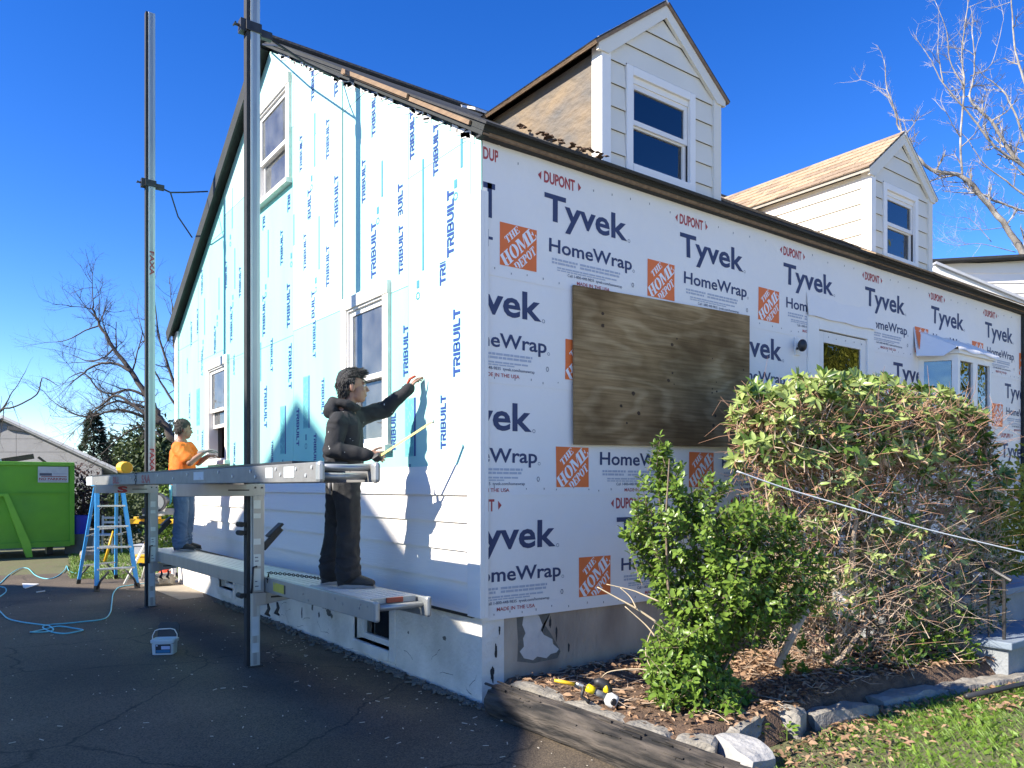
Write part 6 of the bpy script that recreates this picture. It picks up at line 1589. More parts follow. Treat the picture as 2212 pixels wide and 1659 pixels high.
# log along the drive
mat('log_bark', (.012, .011, .010), .95, (.095, .078, .062), 7, 12, 2.2, 1.0, 16, stretch=(3.4, .5, 3.4))
LG = thing('log', 'long weathered dark log lying along the edge of the driveway', 'log', (.05, -1.2, 0))
b = MB(); vs = []; fs = []; n = 60; m_ = 30; A_ = Vector((-.015, -.20, .085)); B_ = Vector((.03, -2.75, .085))
dl = (B_ - A_).normalized(); sl_ = Vector((-dl.y, dl.x, 0)); ul = Vector((0, 0, 1))
for i in range(n + 1):
    t = i / n; c = A_ + (B_ - A_) * t
    for j in range(m_):
        a = 2 * math.pi * j / m_; r = .115 * (1 + .16 * mnoise.noise(Vector((math.cos(a) * 2, math.sin(a) * 2, t * 5))) + .10 * mnoise.noise(Vector((math.cos(a) * 6, math.sin(a) * 6, t * 7))) - .10 * max(0, mnoise.noise(Vector((math.cos(a) * 11, math.sin(a) * 11, t * 3)))))
        if i == 0: r *= .9
        vs.append(c + sl_ * r * math.cos(a) + ul * r * math.sin(a))
for i in range(n):
    for j in range(m_): fs.append((i * m_ + j, i * m_ + (j + 1) % m_, (i + 1) * m_ + (j + 1) % m_, (i + 1) * m_ + j))
fs.append(tuple(range(m_))); fs.append(tuple(n * m_ + j for j in range(m_))); b.add(vs, fs); b.build('trunk', 'log_bark', LG, smooth=True)
b = MB()
for k in range(110):
    t = rnd.random(); a = rnd.uniform(.2, 2.6); c = A_ + (B_ - A_) * t + sl_ * .113 * math.cos(a) + ul * .113 * math.sin(a); l = rnd.uniform(.02, .09); nrm = sl_ * math.cos(a) + ul * math.sin(a); sd_ = dl.cross(nrm)
    b.obox(c, dl * l, sd_ * rnd.uniform(.002, .007), nrm * .006)
b.build('bark_flakes', 'log_bark', LG, kind='stuff')

# nail gun on the kerb
def G7(x, y): return (1380 + x / 12.29) * .8848, (1630 + y / 12.29) * .8848
pg = onZ(1305, 1506, .195); dg_ = (pg - CAM).dot(ry)
gp_ = lambda x, y, o=0.: cam_pt(*G7(x, y), dg_ + o)
NG = thing('nail_gun', 'yellow and black nail gun with white end cap lying on the kerb stone', 'nail gun', pg)
mat('nail_grey', (.13, .135, .135), .4, (.18, .18, .18), 20, 3, 1); mat('nail_white', (.66, .66, .64), .4, (.58, .58, .56), 20, 3, 1); mat('nail_yellow', (.85, .66, .01), .4, (.75, .50, .01), 12, 3, 1)
b = MB(); b.tube([gp_(640, 590), gp_(660, 600), gp_(850, 690), gp_(870, 700)], [.018, .026, .026, .02], 14); b.build('barrel', 'nail_yellow', NG, smooth=True)
b = MB(); b.tube([gp_(840, 690), gp_(1230, 880)], [.019, .022], 14); b.build('body', 'nail_grey', NG, smooth=True)
b = MB(); b.tube([gp_(1210, 880), gp_(1300, 930, -.005), gp_(1480, 1040, -.02), gp_(1560, 1080, -.025)], [.024, .043, .045, .036], 18); b.build('end_cap', 'nail_white', NG, smooth=True)
b = MB(); b.tube([gp_(1450, 1030, -.060), gp_(1470, 1040, -.068)], [.023, .018], 14); b.build('knob', 'black_plastic', NG, smooth=False)
b = MB(); b.tube([gp_(870, 450, .05), gp_(1000, 430, .05), gp_(1180, 500, .045), gp_(1290, 650, .04), gp_(1340, 780, .03)], [.02, .03, .034, .03, .02], 12); b.build('handle', 'black_plastic', NG, smooth=True)
b = MB(); b.ellipsoid(gp_(1215, 650, .02), (.014, .02, .028), 12, 8); b.build('grip_panel', 'nail_yellow', NG, smooth=True)
b = MB(); b.tube([gp_(560, 560, .01), gp_(500, 800, 0), gp_(490, 880, 0), gp_(620, 960, -.01), gp_(720, 1030, -.01)], [.010, .011, .010, .009, .016], 8); b.build('nose', 'black_plastic', NG, smooth=True)
b = MB(); b.tube([gp_(540, 560, .01), gp_(380, 500, .015), gp_(330, 470, .02)], [.012, .011, .006], 8); b.build('driver', 'aluminium', NG)
p0, p1 = gp_(280, 500, .02), gp_(-330, 380, .03); hm = thing('hand_tool', 'orange handled pry tool lying beside the nail gun', 'hand tool', p0)
b = MB(); b.tube([p0, (p0 + p1) / 2, p1], [.013, .012, .010], 8); b.build('handle', 'tool_yellow', hm, smooth=True); b = MB(); b.tube([p0, gp_(420, 640, .02)], [.014, .006], 8); b.build('head', 'dark_tool', hm)

# ------------------------------------------------------------------ shrubs
def stem(mb, a, c, r0, r1, sag=.05, n=4, nsides=5):
    a = Vector(a); c = Vector(c); P = []; off = rv(sag)
    for i in range(n + 1):
        t = i / n; P.append(a + (c - a) * t + off * math.sin(t * math.pi))
    mb.tube(P, [r0 + (r1 - r0) * i / n for i in range(n + 1)], nsides, caps=False)
# glossy green shrub on the left of the bed
PB = Vector((.80, -1.12, .12)); S1 = thing('shrub', 'dense glossy green shrub with small leaves, standing left of the dry one', 'shrub', PB)
low, its, st = [], [], MB()
# crown volume in picture rows: (row, left col, right col)
prof = [(925, 1426, 1444), (985, 1402, 1452), (1010, 1390, 1500), (1050, 1370, 1610), (1090, 1358, 1670), (1150, 1345, 1760), (1210, 1365, 1800), (1270, 1400, 1800), (1320, 1418, 1750), (1370, 1400, 1620), (1420, 1395, 1560), (1470, 1390, 1590), (1530, 1400, 1640), (1555, 1440, 1660)]
def prof_at(v):
    for (v0, a0, b0), (v1, a1, b1) in zip(prof[:-1], prof[1:]):
        if v0 <= v <= v1: t = (v - v0) / (v1 - v0); return a0 + (a1 - a0) * t, b0 + (b1 - b0) * t
cd1 = (PB - CAM).dot(ry)
main_tips = []
for k in range(16):
    v = rnd.uniform(960, 1450); L_, R_ = prof_at(v); tip = cam_pt(rnd.uniform(L_, R_), v, cd1 + rnd.uniform(-.25, .3)); stem(st, PB + rv(.05), tip, .014, .005, .08); main_tips.append(tip)
nsh = 0
while nsh < 1000:
    v = rnd.uniform(926, 1554)
    if v < 1040 and rnd.random() < .35: continue
    L_, R_ = prof_at(v); wd = (R_ - L_) / 2
    if rnd.random() > max(.12, min(1, wd / 190)): continue
    u = (L_ + R_) / 2 + wd * rnd.uniform(-1, 1); rel = abs(u - (L_ + R_) / 2) / max(wd, 1)
    depth = cd1 + (.42 if v > 1080 else .25) * math.sqrt(max(0, 1 - rel ** 2)) * rnd.uniform(-1, .6) * min(1, wd / 90)
    if mnoise.noise(Vector((u * .020, v * .020, depth * 2.5))) < -.10 and v < 1400: continue
    u += 26 * mnoise.noise(Vector((v * .03, 3.3, u * .01))); tip = cam_pt(u, v, depth); 
    if tip.z < .06: tip.z = .06 + rnd.random() * .05
    if tip.y > -.1: continue
    base_c = cam_pt((L_ + R_) / 2, min(v + 40, 1500), cd1); out = (tip - base_c); out = (out.normalized() + rz * rnd.uniform(.1, .7) + rv(.35)).normalized() if v < 1380 else (out.normalized() + rv(.45) - rz * rnd.uniform(0, .6)).normalized()
    Ls = rnd.uniform(.10, .30); a = tip - out * Ls; st.tube([a, tip], [.003, .0012], 4, caps=False)
    sd = out.cross(rz); sd = sd.normalized() if sd.length > .1 else Vector((1, 0, 0)); nl = max(4, int(Ls / .026))
    for q in range(nl):
        p = a + out * Ls * (q + .5) / nl; rot = q * 1.57 + rnd.uniform(-.3, .3); s2 = sd * math.cos(rot) + out.cross(sd) * math.sin(rot)
        for sg in (-1, 1):
            d = (s2 * sg + out * .55 + rv(.18)).normalized(); nn = (out * .8 + rz * .8 + rv(.4) - ry * .25); l = rnd.uniform(.028, .062)
            (low if v > 1400 else its).append((p, d, nn, l, l * rnd.uniform(.5, .62)))
    d = (out + rv(.2)); l = rnd.uniform(.03, .045); (low if v > 1400 else its).append((tip, d, rz + rv(.4), l, l * .5))
    nsh += 1
st.build('stems', 'bark_brown', S1, kind='stuff')
nr, rest = split_near(its, 200); leaf_objects(nr, 'leaf_privet', S1); leaves_mesh('foliage', 'leaf_privet', rest, S1)
nr, rest = split_near(low, 100); leaf_objects(nr, 'leaf_privet_low', S1); leaves_mesh('foliage', 'leaf_privet_low', rest, S1)
# pale dead branches poking out of it
for k, (pl, r) in enumerate([([(1420, 1345), (1375, 1315), (1330, 1290), (1290, 1268)], .008), ([(1425, 1300), (1390, 1285), (1365, 1275), (1310, 1262)], .006), ([(1375, 1315), (1362, 1290), (1340, 1270)], .005), ([(1415, 1375), (1395, 1350), (1350, 1310)], .006), ([(1440, 1470), (1405, 1440), (1395, 1400), (1412, 1350)], .005), ([(1430, 1455), (1380, 1445), (1320, 1450), (1300, 1462)], .005)]):
    b = MB(); P = spline([cam_pt(u, v, cd1 - .15 + .02 * i) for i, (u, v) in enumerate(pl)], 4); b.tube(P, [r * (1 - .6 * i / len(P)) for i in range(len(P))], 6); b.build('dead_branch', 'twig_pale', S1, smooth=True)

# half-dead broadleaf shrub
PR = Vector((2.80, -.98, .12)); S2 = thing('shrub', 'large half-dead broadleaf shrub of brown twigs with green leaves on top', 'shrub', PR)
st, st2, brt, drk, dead = MB(), MB(), [], [], []
cd2 = (PR - CAM).dot(ry)
prof2 = [(805, 1700, 1850), (835, 1600, 2010), (870, 1585, 2110), (930, 1575, 2145), (1000, 1590, 2160), (1080, 1620, 2165), (1160, 1650, 2165), (1240, 1660, 2170), (1320, 1650, 2165), (1400, 1640, 2140), (1460, 1660, 2090)]
def prof2_at(v):
    for (v0, a0, b0), (v1, a1, b1) in zip(prof2[:-1], prof2[1:]):
        if v0 <= v <= v1: t = (v - v0) / (v1 - v0); return a0 + (a1 - a0) * t, b0 + (b1 - b0) * t
def pt2(u, v, front): return cam_pt(u, v, cd2 + (u - 1860) / 270 * .35 - front)
mains = []
for k in range(26):
    u = rnd.uniform(1600, 2110); v = rnd.uniform(850, 1050); tip = pt2(u, v, rnd.uniform(-.35, .35)); bs = PR + Vector((rnd.uniform(-.55, .5), rnd.uniform(-.2, .2), 0)); stem(st, bs, tip, rnd.uniform(.012, .024), .006, .12, 6, 6); mains.append((bs, tip))
for u0, v0, u1, v1, r in ((1845, 1260, 1850, 1120, .022), (1850, 1120, 1840, 1000, .016), (1680, 1440, 1760, 1290, .03), (1700, 1400, 1770, 1180, .018)): stem(st, pt2(u0, v0, .45), pt2(u1, v1, .45), r, r * .7, .03, 5, 7)
for k in range(3600):                      # fine dead twigs
    v = 880 + 560 * rnd.random() ** 1.15; L_, R_ = prof2_at(v); u = rnd.uniform(L_ + 15, R_ - 15); rel = (u - (L_ + R_) / 2) / ((R_ - L_) / 2)
    p = pt2(u, v, .55 * math.sqrt(max(.05, 1 - rel * rel)) * rnd.uniform(.1, 1.05)); d = (rx * rnd.gauss(.3, .9) + rz * rnd.gauss(.25, .55) - ry * rnd.uniform(-.4, .6)).normalized(); l = rnd.uniform(.08, .34); (st2 if v < 1120 or rnd.random() < .3 else st).tube([p, p + d * l * .5 + rv(.022), p + d * l + rv(.05)], [rnd.uniform(.0014, .0030), .0018, .0008], 4, caps=False)
nw = 0
while nw < 2500:
    z_ = rnd.random(); v = 800 + (190 * rnd.random() if z_ < .42 else 170 + 490 * rnd.random()); 
    if v < 806: continue
    L_, R_ = prof2_at(min(v, 1459)); u = rnd.uniform(L_, R_); rel = (u - (L_ + R_) / 2) / ((R_ - L_) / 2)
    u += 30 * mnoise.noise(Vector((v * .02, u * .012, 5))); v = max(806, v + 26 * mnoise.noise(Vector((u * .018, 9, 2))) + 8)
    if mnoise.noise(Vector((u * .017, v * .02, 11))) < -.30: continue
    fr = .6 * math.sqrt(max(.02, 1 - rel * rel)) * (rnd.uniform(-.9, 1) if v < 900 else rnd.uniform(-.2, 1)); p = pt2(u, v, fr)
    if v > 1000 and not (rnd.random() < .75 or rel > .5): continue
    if v > 1340 and rel < .1: continue
    if p.y > -.12: continue
    ax_ = (rz * (.9 if v < 950 else .35) - ry * rnd.uniform(0, .7) + rx * rel * .5 + rv(.3)).normalized(); st.tube([p - ax_ * rnd.uniform(.08, .2) + rv(.02), p], [.004, .003], 4, caps=False)
    sd = ax_.cross(Vector((.3, .5, .1))).normalized(); n = rnd.randint(5, 8); drooping = rnd.random() < .2
    pd = .07 if v < 880 else .28
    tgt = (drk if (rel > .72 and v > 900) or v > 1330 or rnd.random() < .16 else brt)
    for q in range(n):
        a = q * 6.283 / n + rnd.uniform(-.3, .3); s2 = sd * math.cos(a) + ax_.cross(sd) * math.sin(a); el = rnd.uniform(.25, .95) if not drooping else rnd.uniform(-.7, 0); d = (s2 + ax_ * el).normalized(); l = rnd.uniform(.065, .115) * (1 if v < 1000 else .8)
        if rnd.random() < pd: dead.append((p, (d - rz * rnd.uniform(.3, 1.6)).normalized(), ax_ + rv(.5), l * .8, l * .2))
        elif rnd.random() < .9: tgt.append((p, d, ax_ + rv(.25) - d * .2, l, l * rnd.uniform(.30, .42)))
    nw += 1
for k in range(2600):                      # inner leaves coloured dark to paint the shade inside the shrub
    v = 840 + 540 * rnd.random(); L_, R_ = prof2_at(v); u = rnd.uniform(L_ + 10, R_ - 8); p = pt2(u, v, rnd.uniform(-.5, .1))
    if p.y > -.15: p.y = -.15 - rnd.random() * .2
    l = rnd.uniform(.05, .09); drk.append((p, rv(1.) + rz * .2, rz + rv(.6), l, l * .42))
st.build('stems', 'twig', S2, kind='stuff'); st2.build('dead_twigs', 'twig_red', S2, kind='stuff')
nr, rest = split_near(brt, 200); leaf_objects(nr, 'leaf_rhodo', S2); leaves_mesh('foliage', 'leaf_rhodo', rest, S2)
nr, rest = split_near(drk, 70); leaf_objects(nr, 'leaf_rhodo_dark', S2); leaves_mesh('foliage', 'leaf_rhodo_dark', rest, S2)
leaves_mesh('dead_leaves', 'leaf_dead', dead, S2)
# low leafy plants under it, and a pale rag
it = []; b = MB()
for k in range(120):
    u = rnd.choice([rnd.uniform(1690, 1740), rnd.uniform(1780, 1900), rnd.uniform(1930, 2120), rnd.uniform(1960, 2120)]); v = rnd.uniform(1380, 1480) - (60 if u > 1930 else 0) * rnd.random(); p = pt2(u, v, .5)
    p.z = max(p.z, .13); 
    for q in range(5): d = (rv(.7) + rz * .5 - ry * .2).normalized(); l = rnd.uniform(.04, .075); it.append((p, d, rz + rv(.3), l, l * .42))
UP = thing('undergrowth', 'low green seedlings under the half-dead shrub', 'plants', (2.6, -1.2, .1)); leaves_mesh('foliage', 'leaf_privet_low', it, UP)
b = MB(); c = pt2(1830, 1290, .3); vs = []; 
for i in range(8):
    for j in range(8): q = c + rx * (i - 4) * .028 - rz * (j - 4) * .045 * (1 + .2 * math.sin(i)) + ry * .05 * mnoise.noise(Vector((i * .6, j * .5, 1))); vs.append(q)
b.add(vs, [(i * 8 + j, i * 8 + j + 1, (i + 1) * 8 + j + 1, (i + 1) * 8 + j) for i in range(7) for j in range(7)]); tag(b.build('plastic_sheet', 'wrap', None, smooth=True), 'crumpled pale plastic scrap caught under the half-dead shrub', 'plastic scrap')
mat('white_cable', (.72, .72, .70), .6)
b = MB(); P = [pt2(1592, 1018, .62), pt2(1700, 1056, .66), pt2(1850, 1100, .72), pt2(2000, 1143, .76), pt2(2240, 1200, .80)]; b.tube(spline(P, 6), .0055, 6); tag(b.build('cable', 'white_cable', None, smooth=True), 'white cable stretched across the half-dead shrub', 'cable')
# yellow-green bush beyond the steps
def foliage(c, r, n, lsize, m, parent, shell=.45, seed=1, asp=.5, name='foliage'):
    it = []; rr = random.Random(seed); c = Vector(c)
    for k in range(n):
        d = Vector((rr.gauss(0, 1), rr.gauss(0, 1), rr.gauss(0, 1))).normalized(); q = Vector((d.x * r[0], d.y * r[1], d.z * r[2])); bump = 1 + .30 * mnoise.noise(d * 2.2 + Vector((seed * 3, 0, 0))) + .18 * mnoise.noise(d * 5 + Vector((seed, 1, 0)))
        p = c + q * bump * (1 - shell * rr.random() ** 1.6)
        if p.z < .03: continue
        l = lsize * rr.uniform(.6, 1.4); it.append((p, (d * .6 + Vector((rr.gauss(0, .7), rr.gauss(0, .7), rr.gauss(0, .7)))), d + Vector((rr.gauss(0, .5), rr.gauss(0, .5), .4 + rr.gauss(0, .5))), l, l * asp))
    return leaves_mesh(name, m, it, parent)
q = cam_pt(2230, 1110, 9.6); SY = thing('shrub', 'yellow-green shrub behind the iron railing at right edge', 'shrub', (q.x, q.y, 0)); foliage((q.x, q.y, .95), (.75, .75, .98), 3800, .075, 'leaf_yellow', SY, .6, 4); b = MB(); b.tube([(q.x, q.y, 0), (q.x + .1, q.y, .7), (q.x, q.y + .1, 1.4)], [.03, .02, .008], 6); b.build('stem', 'bark_brown', SY)

# steps and railing
ST = thing('front_steps', 'blue-grey stone front steps at the right edge', 'steps', (4.6, -1.2, 0)); mat('bluestone', (.16, .20, .25), .8, (.22, .26, .30), 6, 7, 1, .3, 40); mat('riser', (.27, .285, .29), .85, (.20, .21, .215), 5, 7, 1.2, .4, 40)
lc = onZ(2186, 1390, .30); xs = lc.x
for (y0, y1, z0, z1) in ((lc.y, -.05, 0, .24), (lc.y + .36, -.05, .30, .56)):
    MB().box(xs + .04, xs + 2.0, y0 + .04, y1, z0, z1).build('riser', 'riser', ST)
MB().box(xs, xs + 2.04, lc.y, lc.y + .42, .242, .30).build('tread', 'bluestone', ST, bevel=.008); MB().box(xs, xs + 2.04, lc.y + .34, -.03, .562, .62).build('tread', 'bluestone', ST, bevel=.008)
b = MB(); b.tube([(xs - .9, lc.y - .05, .05), (xs - .2, lc.y - .15, .05), (xs + .6, lc.y - .33, .04)], .02, 8); tag(b.build('pipe', 'black_plastic', None, smooth=True), 'black pipe lying along the bed in front of the steps', 'pipe')
RL = thing('iron_railing', 'black iron stair railing with scrolls beside the front steps', 'railing', (xs + .12, -1, .5)); mat('iron', (.02, .02, .021), .5, (.035, .03, .028), 30, 4, 1)
xr = xs + .12; rt = lambda y: 1.52 if y > -.5 else 1.52 + (y + .5) * .55
P = [(xr, -.1, 1.52), (xr, -.5, 1.52), (xr, lc.y + .05, rt(lc.y + .05))]; b = MB(); b.tube(P, .018, 8); b.build('handrail', 'iron', RL); b = MB(); b.tube([(p[0], p[1], p[2] - .72) for p in P], .011, 6); b.build('lower_rail', 'iron', RL)
y = -.15
while y > lc.y + .1:
    b = MB(); b.cyl((xr, y, rt(y) - .72), (xr, y, rt(y)), .0075, 6); b.build('baluster', 'iron', RL); y -= .13
for yy in (-.15, lc.y + .1): b = MB(); b.cyl((xr, yy, .3), (xr, yy, rt(yy)), .014, 8); b.build('post', 'iron', RL)
for k, yy in enumerate((-.75, -1.0)):
    for sg in (1, -1):
        b = MB(); P = []
        for i in range(20): a = i * .42; r = .062 * (1 - i / 24); P.append((xr - .012, yy + r * math.cos(a), rt(yy) - .36 + sg * (.075 + r * math.sin(a) * .9)))
        b.tube(P, .0045, 5); b.build('scroll', 'iron', RL)

# ------------------------------------------------------------------ lawn
it = []
def in_lawn(x, y): return (y < bed_edge(x) - .10 and x > .13) or (.13 < x < .3 and y < -1.75)
for k in range(52000):
    x = rnd.uniform(.2, 5.5); y = rnd.uniform(-4.4, -1.7)
    if not in_lawn(x, y): continue
    dens = .45 + .9 * mnoise.noise(Vector((x * 1.7, y * 1.7, 4)))
    if x < 1.1: dens -= .15
    if rnd.random() > dens + .25: continue
    a = rnd.uniform(0, 6.28); l = rnd.uniform(.03, .075) * (.7 + .5 * max(0, dens)); it.append((Vector((x, y, -.01)), Vector((math.cos(a) * .7, math.sin(a) * .7, rnd.uniform(.35, 1.1))), Vector((-math.sin(a), math.cos(a), .3)) + rv(.3), l, rnd.uniform(.003, .006) if rnd.random() < .93 else l * .4))
o = leaves_mesh('grass', 'grass_blade', it, None, 'stuff', .1, .35); tag(o, 'patchy sunlit grass in front of the planting bed', 'grass')
it = []
for k in range(520):
    x = rnd.uniform(.2, 5.2); y = rnd.uniform(-4.2, -1.7)
    if not in_lawn(x, y): continue
    a = rnd.uniform(0, 6.28); l = rnd.uniform(.02, .05); it.append((Vector((x, y, rnd.uniform(.0, .03))), Vector((math.cos(a), math.sin(a), rnd.uniform(-.1, .3))), rz + rv(.4), l, l * .5))
o = leaves_mesh('fallen_leaves', 'leaf_litter', it, None, 'stuff', .3, .3); tag(o, 'fallen brown leaves lying in the grass', 'leaf litter')
for k, (u, v, n, lab_) in enumerate(((1570, 1612, 14, 'broad-leaved weed growing beside the log'), (1640, 1600, 16, 'leafy weed in front of the pale stone block'), (1590, 1640, 10, 'small yellow-green weed in the grass by the log'), (1700, 1600, 18, 'trailing seedling on the grass right of the pale block'))):
    p = onZ(u, v, 0); WD = thing('weed', lab_, 'weed', p, 'weeds in the lawn'); it = []
    for q in range(n): a = rnd.uniform(0, 6.28); h = rnd.uniform(.01, .10); l = rnd.uniform(.03, .055); it.append((p + Vector((math.cos(a) * .03, math.sin(a) * .03, h)), Vector((math.cos(a), math.sin(a), .4)), rz + rv(.3), l, l * .62))
    leaf_objects(it, 'leaf_privet_low', WD); b = MB(); b.tube([p, p + rz * .10], [.003, .002], 5); b.build('stem', 'grass_blade', WD)

# ------------------------------------------------------------------ trees and hedges behind
def twigs(mb, p, d, l, r, depth, rr, up=.12, spread=.75):
    n = 4; P = [p]; q = p.copy(); dd_ = d.copy()
    for i in range(n): dd_ = (dd_ + Vector((rr.gauss(0, .16), rr.gauss(0, .16), rr.gauss(0, .16) + up * .3))).normalized(); q = q + dd_ * l / n; P.append(q.copy())
    mb.tube(P, [r * .7 * (1 - .62 * i / n) for i in range(n + 1)], 5 if depth > 1 else 3, caps=False)
    if depth == 0: return
    for k in range(rr.randint(3, 5)):
        i = rr.randint(1, n); t = rr.random(); s = P[i - 1] + (P[i] - P[i - 1]) * t; e = (dd_ + Vector((rr.gauss(0, spread), rr.gauss(0, spread), rr.gauss(0, spread) + up))).normalized(); twigs(mb, s, e, l * rr.uniform(.45, .7), r * .5, depth - 1, rr, up, spread)
def bare_tree(name, label, limbs, m, seed, depth_levels=3, tw=1.1, every=.55, up=.15, lim=.75):
    rr = random.Random(seed); p0 = limbs[0][0][0]; t = thing(name, label, 'tree', (p0.x, p0.y, 0)); tw_mb = MB()
    for i, (P, r0, r1) in enumerate(limbs):
        Q = spline(P, 5); Q = [q + Vector((rr.gauss(0, .012), rr.gauss(0, .012), rr.gauss(0, .012))) * (r0 * 8) for q in Q]; b = MB(); b.tube(Q, [lim * (r0 + (r1 - r0) * k / (len(Q) - 1)) for k in range(len(Q))], 8); b.build('trunk' if i == 0 else 'limb', m, t, smooth=True)
        for k in range(2, len(Q) - 1):
            if rr.random() < every:
                d = (Q[k + 1] - Q[k - 1]).normalized(); e = (d * .6 + Vector((rr.gauss(0, .7), rr.gauss(0, .7), rr.gauss(0, .7) + up))).normalized(); rad = r0 + (r1 - r0) * k / len(Q); twigs(tw_mb, Q[k], e, tw * rr.uniform(.5, 1.2), min(rad * .45, .035), depth_levels - 1, rr, up)
        d = (Q[-1] - Q[-3]).normalized(); twigs(tw_mb, Q[-1], d, tw, r1 * .8, depth_levels - 1, rr, up)
    tw_mb.build('twigs', m, t, kind='stuff'); return t
TL = lambda x, y, dep=20.: cam_pt(.2133 * x, 752 + .2133 * y, dep)
bt = lambda L_, dep=20.: [TL(x, y, dep) for x, y in L_]
base_t = cam_pt(425, 1150, 20.)
bare_tree('bare_tree', 'dark leafless tree with arching limbs behind the far pole', [
    ([Vector((base_t.x, base_t.y, 0)), TL(1850, 1100)] + bt([(1730, 890), (1600, 680), (1500, 500), (1330, 250), (1150, 0), (1010, -230), (930, -420)]), .17, .03),
    (bt([(1620, 760), (1500, 690), (1340, 570), (1180, 480), (1050, 560), (920, 650)], 19.6), .075, .02), (bt([(1560, 640), (1500, 610), (1300, 560), (1150, 540), (980, 640), (840, 760)], 20.3), .06, .018),
    (bt([(1600, 760), (1500, 710), (1250, 630), (1100, 640), (900, 700), (720, 650), (560, 560)], 20.5), .06, .016), (bt([(1330, 240), (1150, 150), (950, 180), (800, 290), (700, 370)], 19.7), .055, .014),
    (bt([(1500, 500), (1300, 420), (1150, 460), (1000, 420), (850, 250), (700, 300)], 20.2), .05, .014), (bt([(1640, 900), (1480, 800), (1330, 830), (1150, 960), (1030, 1080)], 19.4), .045, .012),
    (bt([(1010, -230), (870, -180), (700, -90), (560, -60)], 20.), .03, .01), (bt([(1150, 0), (1060, 90), (900, 130), (760, 80)], 20.), .035, .01)], 'bark_dark', 11, 4, .95, .40)
bare_tree('bare_tree', 'leafless tree rising beside the far corner of the house', [
    ([cam_pt(392, 1130, 21.5), cam_pt(388, 1000, 21.5), cam_pt(384, 900, 21.5), cam_pt(378, 760, 21.5), cam_pt(372, 660, 21.5)], .11, .025), ([cam_pt(380, 840, 21.5), cam_pt(360, 780, 21.5), cam_pt(342, 720, 21.5), cam_pt(335, 650, 21.5)], .06, .015), ([cam_pt(382, 880, 21.5), cam_pt(350, 830, 21.5), cam_pt(330, 790, 21.5), cam_pt(300, 690, 21.5)], .05, .012), ([cam_pt(384, 920, 21.5), cam_pt(410, 860, 21.5), cam_pt(400, 790, 21.5)], .05, .015)], 'bark_dark', 17, 3, .85, .6)
bare_tree('bare_branch', 'few bare twigs reaching in at the left edge above the garage', [
    ([cam_pt(-60, 1120, 14), cam_pt(-40, 960, 14)] + bt([(0, 640), (130, 600), (350, 490), (400, 400), (440, 300), (580, 375)], 14), .03, .008), (bt([(0, 640), (60, 560), (120, 450), (180, 370), (265, 220)], 14), .018, .006), (bt([(20, 620), (110, 540), (140, 610), (190, 740)], 14), .012, .004), (bt([(40, 580), (30, 720), (0, 900)], 14), .012, .005)], 'bark_dark', 5, 1, .3, .15)
TR_ = lambda x, y: cam_pt(1858 + .3733 * x, .3733 * y, 17.)
br_ = lambda L_: [TR_(x, y) for x, y in L_]
bare_tree('bare_tree', 'pale barked leafless tree spreading over the right end of the roof', [
    ([Vector((TR_(1150, 1500).x, TR_(1150, 1500).y, 0)), TR_(1080, 1750)] + br_([(948, 1480), (820, 1280), (700, 1130), (590, 1020), (440, 990), (330, 910), (240, 770), (210, 690), (140, 430)]), .16, .018),
    (br_([(590, 1020), (580, 800), (600, 500), (590, 300), (620, 50), (630, -80)]), .055, .014), (br_([(1100, 1130), (948, 970), (870, 880), (760, 700), (640, 580), (660, 420), (650, 200)]), .10, .02), (br_([(948, 960), (780, 850), (680, 720), (580, 600), (480, 480), (400, 330)]), .06, .016),
    (br_([(1100, 1250), (948, 1130), (850, 1050), (720, 950), (620, 800)]), .055, .014), (br_([(1100, 1260), (948, 1220), (830, 1180), (700, 1120)]), .06, .04), (br_([(1020, 1000), (948, 800), (890, 640), (820, 520)]), .06, .03), (br_([(1020, 800), (960, 500), (900, 300), (880, 80), (870, -60)]), .06, .02), (br_([(480, 480), (450, 300), (455, 200)]), .03, .01), (br_([(600, 500), (520, 350), (500, 180), (440, 20)]), .03, .01), (br_([(640, 440), (760, 370), (830, 110)]), .025, .008),
    (br_([(900, 1460), (700, 1410), (560, 1420), (450, 1390)]), .02, .006), (br_([(870, 1310), (700, 1330), (520, 1310)]), .02, .006), (br_([(640, 1090), (560, 1080), (440, 1075)]), .02, .006), (br_([(760, 1400), (640, 1270), (560, 1260)]), .018, .006)], 'bark_pale', 23, 3, .6, .42, .2, .5)

def conifer(c, h, r, n, label, seed, m='leaf_conifer', name='evergreen_tree'):
    rr = random.Random(seed); t = thing(name, label, 'tree', (c[0], c[1], 0)); b = MB(); b.tube([(c[0], c[1], 0), (c[0], c[1], h * .97)], [r * .07, .02], 6); b.build('trunk', 'bark_dark', t); it = []
    for k in range(n):
        zt_ = rr.random() ** .8; z = h * (.06 + .94 * zt_); a = rr.uniform(0, 6.283); rad = r * (1 - zt_) ** .8 * (.75 + .35 * mnoise.noise(Vector((math.cos(a) * 1.5, math.sin(a) * 1.5, z * 1.4 + seed)))) * (1 - .6 * rr.random() ** 2) + .05
        p = Vector((c[0] + rad * math.cos(a), c[1] + rad * math.sin(a), z)); l = h * .045 * rr.uniform(.6, 1.3); it.append((p, Vector((math.cos(a), math.sin(a), rr.uniform(-.5, .25))) + rv(.3), Vector((0, 0, 1)) + rv(.4), l, l * .32))
    leaves_mesh('crown', m, it, t); return t
q = cam_pt(202, 1052, 34.); conifer((q.x, q.y), 4.8, 1.35, 4200, 'dark pointed evergreen tree above the garage roof', 3)
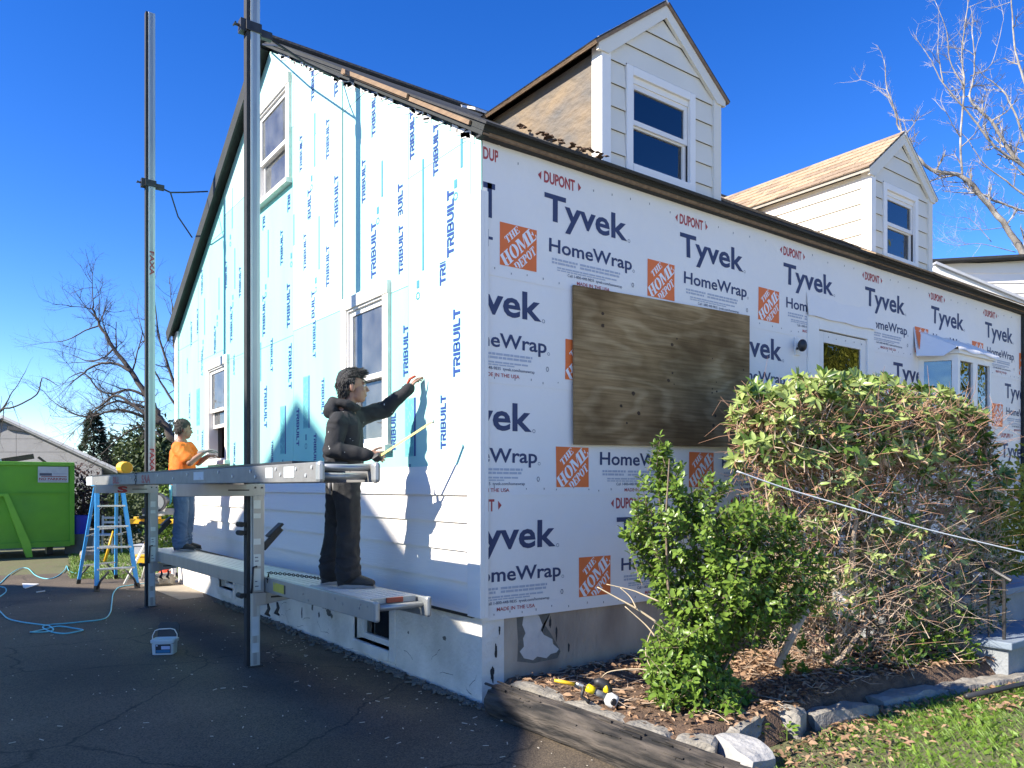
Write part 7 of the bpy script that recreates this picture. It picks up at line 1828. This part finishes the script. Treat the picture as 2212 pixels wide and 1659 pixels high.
for k, (u, v, dep, h, w, lab_) in enumerate(((262, 1000, 36., 3.9, 1.2, 'rounded evergreen just right of the pointed one'), (318, 1000, 33., 4.3, 1.2, 'bushy evergreen seen left of the far pole'), (358, 1005, 33., 4.2, 1.3, 'bushy evergreen between the far pole and the worker in orange'))):
    q = cam_pt(u, 1052, dep); t = thing('evergreen_tree', lab_, 'tree', (q.x, q.y, 0)); foliage((q.x, q.y, h * .52), (w, w, h * .52), 3400, .22, 'leaf_far' if k else 'leaf_conifer', t, .7, 31 + k, .45, 'crown'); b = MB(); b.tube([(q.x, q.y, 0), (q.x, q.y, h * .7)], [.12, .05], 6); b.build('trunk', 'bark_dark', t)
for k, (u, dep, h, w, m, lab_) in enumerate(((178, 18.2, 1.95, .5, 'leaf_purple', 'purple-brown hedge shrub beside the dumpster'), (215, 20., 1.55, .9, 'leaf_far', 'dark green hedge shrub behind the blue ladder'), (275, 20.5, 1.6, .9, 'leaf_far', 'dark hedge shrub behind the miter saw'), (335, 19.5, 1.7, .9, 'leaf_far', 'hedge shrub behind the far pole'), (378, 17.5, 1.75, .6, 'leaf_privet_low', 'lighter green shrub behind the worker in orange'))):
    q = cam_pt(u, 1052, dep); t = thing('hedge_shrub', lab_, 'shrub', (q.x, q.y, 0), 'shrubs along the back of the yard'); foliage((q.x, q.y, h * .5), (w, w * .7, h * .55), 2200, .085, m, t, .7, 51 + k); b = MB(); b.tube([(q.x, q.y, 0), (q.x, q.y, h * .6)], [.05, .02], 5); b.build('stem', 'bark_brown', t)
b = MB(); it = []
for k in range(9000):
    u = rnd.uniform(150, 440); dep = rnd.uniform(12.5, 20); p = cam_pt(u, 1052, dep); p.z = -.01; a = rnd.uniform(0, 6.28); l = rnd.uniform(.05, .1); it.append((p, Vector((math.cos(a) * .7, math.sin(a) * .7, .9)), Vector((-math.sin(a), math.cos(a), .3)), l, .012))
o = leaves_mesh('grass', 'grass_blade', it, None, 'stuff', .1, .3); tag(o, 'strip of grass at the back of the yard behind the ladder', 'grass')
q = cam_pt(600, 1052, 30)
# house far behind, seen between the pole and the worker
FH = thing('house', 'grey roofed house far behind the worker in orange', 'house', (cam_pt(372, 1052, 44).x, cam_pt(372, 1052, 44).y, 0)); a = cam_pt(330, 1000, 44); c = cam_pt(420, 1000, 44)
b = MB(); b.bar(Vector((a.x, a.y, 1.4)), Vector((c.x, c.y, 1.4)), 3, 2.8); b.build('wall', 'siding', FH); b = MB(); b.prism([(-.2, 2.8), (.5, 2.8), (.15, 3.5)], lambda p_, z_, d_: a + (c - a) * d_ + ry * (p_ * 5) + rz * (z_ - a.z), 0, 1); b.build('roof', 'garage_roof', FH)
# trees off to the sides, seen only mirrored in the panes
def broad_tree(c, h, r, n, m, label, seed, ls=.2):
    t = thing('leafy_tree', label, 'tree', (c[0], c[1], 0)); b = MB(); b.tube([(c[0], c[1], 0), (c[0] + .2, c[1], h * .5), (c[0], c[1] + .2, h * .8)], [.22, .15, .05], 8); b.build('trunk', 'bark_brown', t)
    for k in range(6): a = k * 1.05; b = MB(); b.tube([(c[0] + .1, c[1], h * .35), (c[0] + math.cos(a) * r * .6, c[1] + math.sin(a) * r * .6, h * .7)], [.09, .03], 6); b.build('limb', 'bark_brown', t)
    foliage((c[0], c[1], h * .62), (r, r, h * .42), n, ls, m, t, .75, seed, .6, 'crown'); return t
broad_tree((15, -8.5), 8.5, 3.4, 7000, 'leaf_yellow', 'yellow-leaved street tree mirrored in the front door glass', 3); broad_tree((21, -9), 9, 3.8, 6000, 'leaf_yellow', 'yellow-leaved street tree mirrored in the bay window panes', 6); broad_tree((25, -14), 10, 4.5, 6000, 'leaf_far', 'dark green tree standing across the street from the house', 8)
conifer((-11.2, 20.0), 8.2, 2.4, 6000, 'tall evergreen beyond the neighbouring house', 9)
for k in range(2):
    pass
